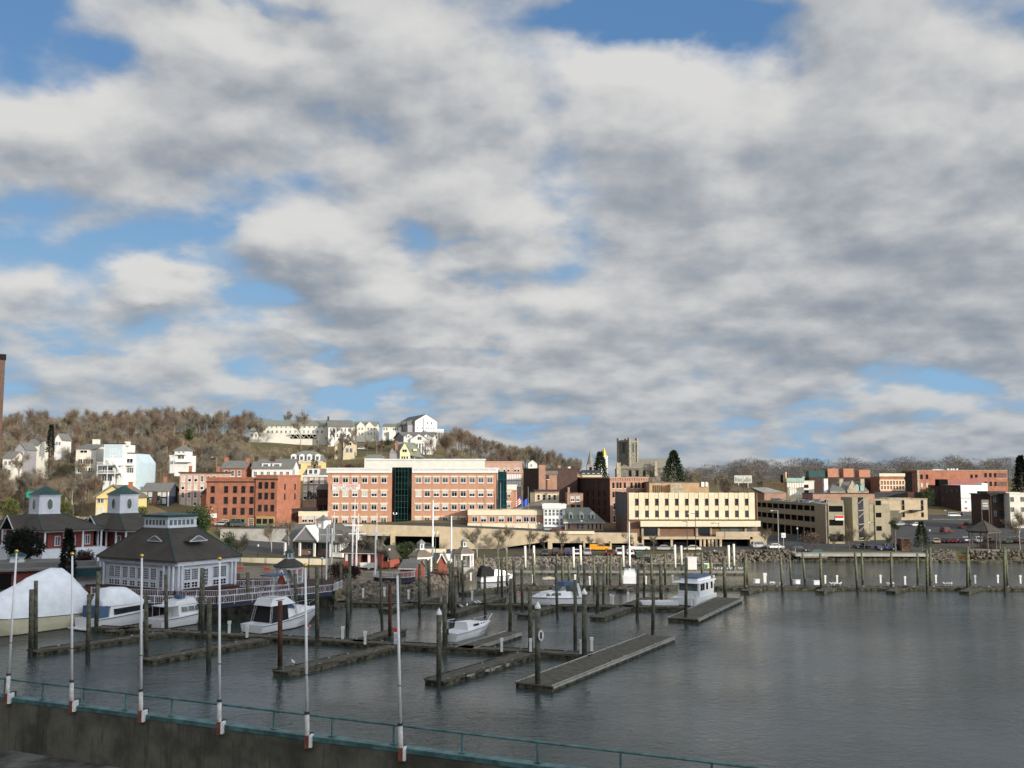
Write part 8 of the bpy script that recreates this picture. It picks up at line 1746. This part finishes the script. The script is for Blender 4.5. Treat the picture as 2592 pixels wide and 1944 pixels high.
for lab, nm, cat, px, D, pyt, pyb, wpx, m, n, sz in (('large green pine behind the cupola of the big pavilion','pine_tree','tree',490,236,1282,1385,100,'leaf_green',6500,.55),('round evergreen bush between the red hut and first gazebo','evergreen_bush','bush',1018,213,1371,1430,66,'leaf_green',4200,.32),('broad black-green tree in front of the left pavilion','evergreen_tree','tree',68,176,1335,1440,100,'needle_black',6500,.42),
  ('dark maroon hedge mound left of the red shed','hedge','hedge',862,183,1428,1468,60,'leaf_maroon',3200,.25),('dark maroon hedge mound in front of the red shed','hedge','hedge',900,186,1432,1462,44,'leaf_maroon',2400,.25),('dark shrub between cone evergreen and big pavilion','shrub','bush',215,172,1390,1440,50,'leaf_maroon',2200,.3),('olive green shrub beside the leftmost white cupola','shrub','bush',20,262,1262,1320,60,'leaf_olive',3000,.4),('olive green shrub between the two white cupolas','shrub','bush',158,262,1262,1315,44,'leaf_olive',2600,.4),('olive shrub right of the middle cupola','shrub','bush',352,262,1268,1320,40,'leaf_olive',2400,.4),
  ('dark green shrub below the red brick block','shrub','bush',588,226,1348,1392,44,'needle',2200,.3),('brown clipped hedge under the dark shelter','hedge','hedge',2500,266,1366,1394,86,'leaf_maroon',3000,.25),('rust-coloured round shrub behind the rocks by the bank','shrub','bush',1935,257,1385,1410,26,'leaf_maroon',1200,.25),('small street evergreen on a bare stem near the kiosk','evergreen_tree','tree',2262,259,1305,1392,26,'leaf_green',1500,.3),('dark green tree beside the tan office','evergreen_tree','tree',2342,400,1230,1275,40,'leaf_green',1500,.5),('dark evergreen clump in the hillside woods','evergreen_tree','tree',470,395,1083,1118,26,'leaf_green',1200,.5),('dark clipped shrub below the white hilltop garage','shrub','bush',982,440,1112,1128,28,'needle',900,.4),('reddish shrub row in front of the shaded garage','shrub','bush',2050,268,1350,1378,50,'twig_red',1400,.3)):
    zb_ = ZP(pyb, D); h = hpx(pyb-pyt, D); T, C = bushy(px, h, hpx(wpx, D)/2*1.15, n, sz)
    if 'street evergreen' in lab: C.v = [(x, y, h*.35+z*.65) for x, y, z in C.v]
    veg(nm, lab, cat, px, D, T, C, 'bark', m, z=zb_)
sp = []
for i in range(3):
    T, C = bare_tree(60+i, 8.0, .55, 'twig_tan', 'bark', ntw=7, depth=3, up=.3, tw=.05); sp.append((T, C))
for i, (px, D, pyt, pyb, m, bk, lab) in enumerate(((612,205,1345,1432,'twig_grey','bark','bare grey tree behind the right corner of the big pavilion'),(690,232,1310,1392,'twig_tan','bark_pale','pale birch left of the grey park pavilion'),(733,236,1312,1375,'twig_tan','bark_pale','pale birch at the porch of the grey park pavilion'),(875,214,1330,1440,'twig_grey','bark','bare tree left of the red shed'),(912,206,1335,1435,'twig_grey','bark','bare tree in front of the red shed porch'),(962,205,1350,1442,'twig_grey','bark','slim bare tree beside the red hut'),(1208,236,1325,1410,'twig_grey','bark_pale','pale bare birch above the rocks right of the second gazebo'),(1262,262,1335,1392,'twig_tan','bark','twiggy tan tree at the dark ramp opening'),(1283,246,1325,1402,'twig_tan','bark_pale','spreading bare tree above the rocks'),(1340,252,1335,1398,'twig_tan','bark','vase-shaped bare street tree below the white corner building'),(1378,254,1345,1398,'twig_grey','bark','small bare street tree beside the black SUV'),(1420,250,1335,1402,'twig_tan','bark','wide vase-shaped bare tree among the parked cars'),(1492,262,1352,1392,'twig_grey','bark','low bare tree beside the orange pickup'),(1590,258,1345,1392,'twig_tan','bark','bare street tree at the right end of the ramp'),(1653,258,1352,1392,'twig_grey','bark','bare street tree in front of the cream bank'),(1940,262,1335,1388,'twig_tan','bark','slim bare tree left of the tall pale lamp post'),(2107,262,1340,1395,'twig_grey','bark','bare street tree in front of the lit garage pier'),(2146,262,1330,1395,'twig_tan','bark','bare street tree in front of the stair tower'),(2185,264,1335,1390,'twig_grey','bark','bare street tree right of the stair tower'),(2576,262,1285,1385,'twig_tan','bark_pale','pale bare tree at the right edge of the shore'),(2545,330,1330,1385,'twig_tan','bark','bare tree in front of the dark corner building'),(1650,420,1168,1225,'twig_grey','bark','bare tree beside the church nave'),(866,440,1085,1152,'twig_grey','bark','bare tree in front of the tan house'),(758,505,1035,1120,'twig_tan','bark_pale','lone big bare tree in front of the hilltop apartments'),(722,560,1035,1085,'twig_grey','bark','bare tree rising behind the hilltop apartment roof'),(845,500,1075,1120,'twig_grey','bark','bare tree before the hilltop block'),(890,490,1078,1125,'twig_tan','bark','spreading bare tree right of the hilltop block'),(650,520,1055,1125,'twig_tan','bark','bare tree at the left end of the hilltop apartments'),(2245,262,1345,1392,'twig_tan','bark','small bare tree by the dark blue pickup'),(180,372,1120,1215,'twig_tan','bark','bare tree in front of the cream hillside house'),(212,338,1150,1222,'twig_tan','bark_pale','pale twiggy tree screening the cream hillside house'),(45,322,1140,1215,'twig_tan','bark_pale','pale twiggy tree screening the far left houses'))):
    T, C = sp[i % 3]; h = hpx(pyb-pyt, D)*1.05; k = h/8.0; T2 = MB(); C2 = MB(); T2.v = [(x*k, y*k, z*k) for x, y, z in T.v]; T2.f = T.f; T2.mi = T.mi; C2.v = [(x*k, y*k, z*k) for x, y, z in C.v]; C2.f = C.f; C2.mi = C.mi
    o = veg('bare_tree', lab, 'tree', px, D, T2, C2, bk, m, z=ZP(pyb, D)); o.rotation_euler[2] = i*1.3
rn = random.Random(77)
T, C = sp[1]
for i in range(30):
    px = rn.uniform(1735, 1925) if i < 16 else rn.uniform(1345, 1475); D = rn.uniform(420, 520) if i < 16 else rn.uniform(490, 560)
    pr, lab = bp[i % 6]; h = rn.uniform(.95, 1.3)
    o = place(pr, ground_at(px, D), rn.uniform(0, 6), (h*.8, h), None, 'bare trees on the town skyline'); o['label'] = 'leafless tree on the skyline right of the church nave' if i < 16 else 'leafless tree in the ridge row left of the church spires'

for i in range(34):
    px = rn.choice((rn.uniform(640, 1010), rn.uniform(640, 850), rn.uniform(0, 95), rn.uniform(180, 250))); D = rn.uniform(425, 488) if px > 300 else rn.uniform(302, 328)
    h = rn.uniform(.45, .7) if px > 300 else rn.uniform(.7, 1.0); pr, lab = bp[(i*5) % 6]
    o = place(pr, ground_at(px, D), rn.uniform(0, 6), (h*.9, h), None, 'bare trees on the open slopes'); o['label'] = 'low leafless tree on the grassy slope below the hilltop apartments' if px > 300 else 'leafless tree screening the pale houses on the left hillside'
def on_slope(rnd):
    px = rnd.uniform(620, 1090); D = rnd.uniform(420, 500)
    if 905 < px < 1085: D = rnd.uniform(425, 455)
    return ground_at(px, D)
b_ = brush('underbrush', 500, on_slope, M['twig_tan'], 21, (.8, 2.2)); b_['label'] = 'low brown scrub on the open slope below the hilltop apartments'; b_['category'] = 'scrub'
# ------------------------------------------------------------------ foreground wall with rail and flagpoles
A = G(1945, 1944, 10.42); B_ = G(0, 1715, 10.42); A.z = 0; B_.z = 0; U = B_-A; Un = U.normalized(); Nn = Vector((Un.y, -Un.x, 0)); 
if Nn.y > 0: Nn = -Nn                     # towards the viewer
s0, s1 = -20.0, 70.0
rzw = atan2(Un.y, Un.x)
fw = empty('parapet_wall', A, rzw, 'stained dark concrete parapet wall with teal coping across the bottom left', 'wall')
side = 1 if (Matrix.Rotation(-rzw, 3, 'Z') @ Nn).y > 0 else -1      # local y of the viewer's side
g = MB(); y0, y1 = sorted((0, side*.45)); g.box(s0, s1, y0, y1, 4.5, 9.52); g.build('wall', M['concrete_dark'], fw)
g = MB(); g.box(s0, s1, y0-.06, y1+.04, 9.523, 9.60); g.box(s0, s1, side*.45+.003 if side > 0 else side*.45-.03, side*.45+.03 if side > 0 else side*.45-.003, 9.40, 9.52); g.build('coping', M['teal_paint'], fw)
g = MB()
for k in range(-12, 20):
    s_ = k*2.7+.9; g.box(s_-.02, s_+.02, side*.45-.012, side*.45+.012, 4.6, 9.28)
g.build('joint', M['void'], fw) if 0 else None
hr = empty('handrail', A, rzw, 'teal pipe handrail running along the top of the dark parapet wall', 'handrail')
g = MB(); g.tube((s0, side*.15, 10.42), (s1, side*.15, 10.42), .055, .055, 10); g.build('pipe', M['teal_paint'], hr, True)
def s_at(px, off=0.0, py=HOR+500):
    r = ray(px, py); t = r[0]/r[1]; o_ = A+Nn*off; return (t*o_.y-o_.x)/(Un.x-t*Un.y)
pp = None
for px in (116, 220, 327, 443, 567, 701, 848, 1003, 1175, 1364, 1572, 1800, 20, -80):
    s_ = s_at(px)
    if s_ < s0 or s_ > s1: continue
    if pp is None:
        g = MB(); g.tube((0,0,9.62), (0,0,10.38), .05, .05, 8); g.box(-.14,.14,-.1,.1,9.623,9.65); pp = g.build('post', M['teal_paint'], hr); pp.location = (s_, side*.15, 0)
    else: inst(pp, hr, (s_, side*.15, 0))
slab('quay_floor', None, None, [A+Un*s0-Nn*0, A+Un*s1, A+Un*s1+Nn*26, A+Un*s0+Nn*26], 6.3, 6.95, M['asphalt_dark'], 'structure')
for i, (pxb, pyb, pxt, pyt, ball, clr) in enumerate(((17,1782,42,1400,1,0),(181,1802,183,1407,1,0),(356,1828,359,1412,1,0),(555,1858,556,1420,1,1),(778,1893,773,1437,1,1),(1015,1926,1006,1457,0,1))):
    s_ = s_at(pxb, .62, pyb); q = A+Un*s_+Nn*.62; base = P(pxb, pyb, q.y); base.x = q.x; tp = P(pxt, pyt, q.y+.0); dx = tp.x-P(pxb, pyb, q.y).x
    o = empty('flagpole', (q.x, q.y, base.z), 0, 'thin white flagpole bolted to the dark wall, %s from the left%s' % (ords(i), '' if ball else ', without a gilt ball'), 'flagpole', 'white flagpoles along the wall'); H = tp.z-base.z; k = 1.5/H
    g = MB(); g.tube((0,0,0),(dx*k,0,1.5),.105,.10,12); g.build('lower_pole', mat('pole_chipped', (.66,.64,.60), var=.15, scale=5, streak=.3), o, True); g = MB(); g.tube((dx*k,0,1.503),(dx,0,H),.075,.045,12); g.build('upper_pole', M['pole_white'], o, True)
    g = MB(); g.tube((dx*k*.98,0,1.45),(dx*k*1.02,0,1.56),.115,.115,12); g.tube((dx*.40,0,H*.40),(dx*.405,0,H*.405),.085,.085,10); build_each(g, 'collar', M['roof_dark'], o)
    g = MB(); g.box(-.11,.08,-.12,.12,.0,.55); g.build('bracket', M['bracket_red'], o); g = MB(); g.box(.083,.21,-.14,.34,.03,.52); g.build('bracket_plate', M['pole_white'], o)
    g = MB(); g.box(-.12,.12,.12,.75,.1,.5); g.build('mount', M['roof_dark'], o)
    if ball:
        import bmesh
        g = MB(); bm = bmesh.new(); bmesh.ops.create_icosphere(bm, subdivisions=2, radius=.10); g.v = [(v.co.x+dx, v.co.y, v.co.z+H+.1) for v in bm.verts]; g.f = [tuple(v.index for v in f.verts) for f in bm.faces]; g.mi = [0]*len(g.f); bm.free(); g.build('finial', M['gold'], o, True)
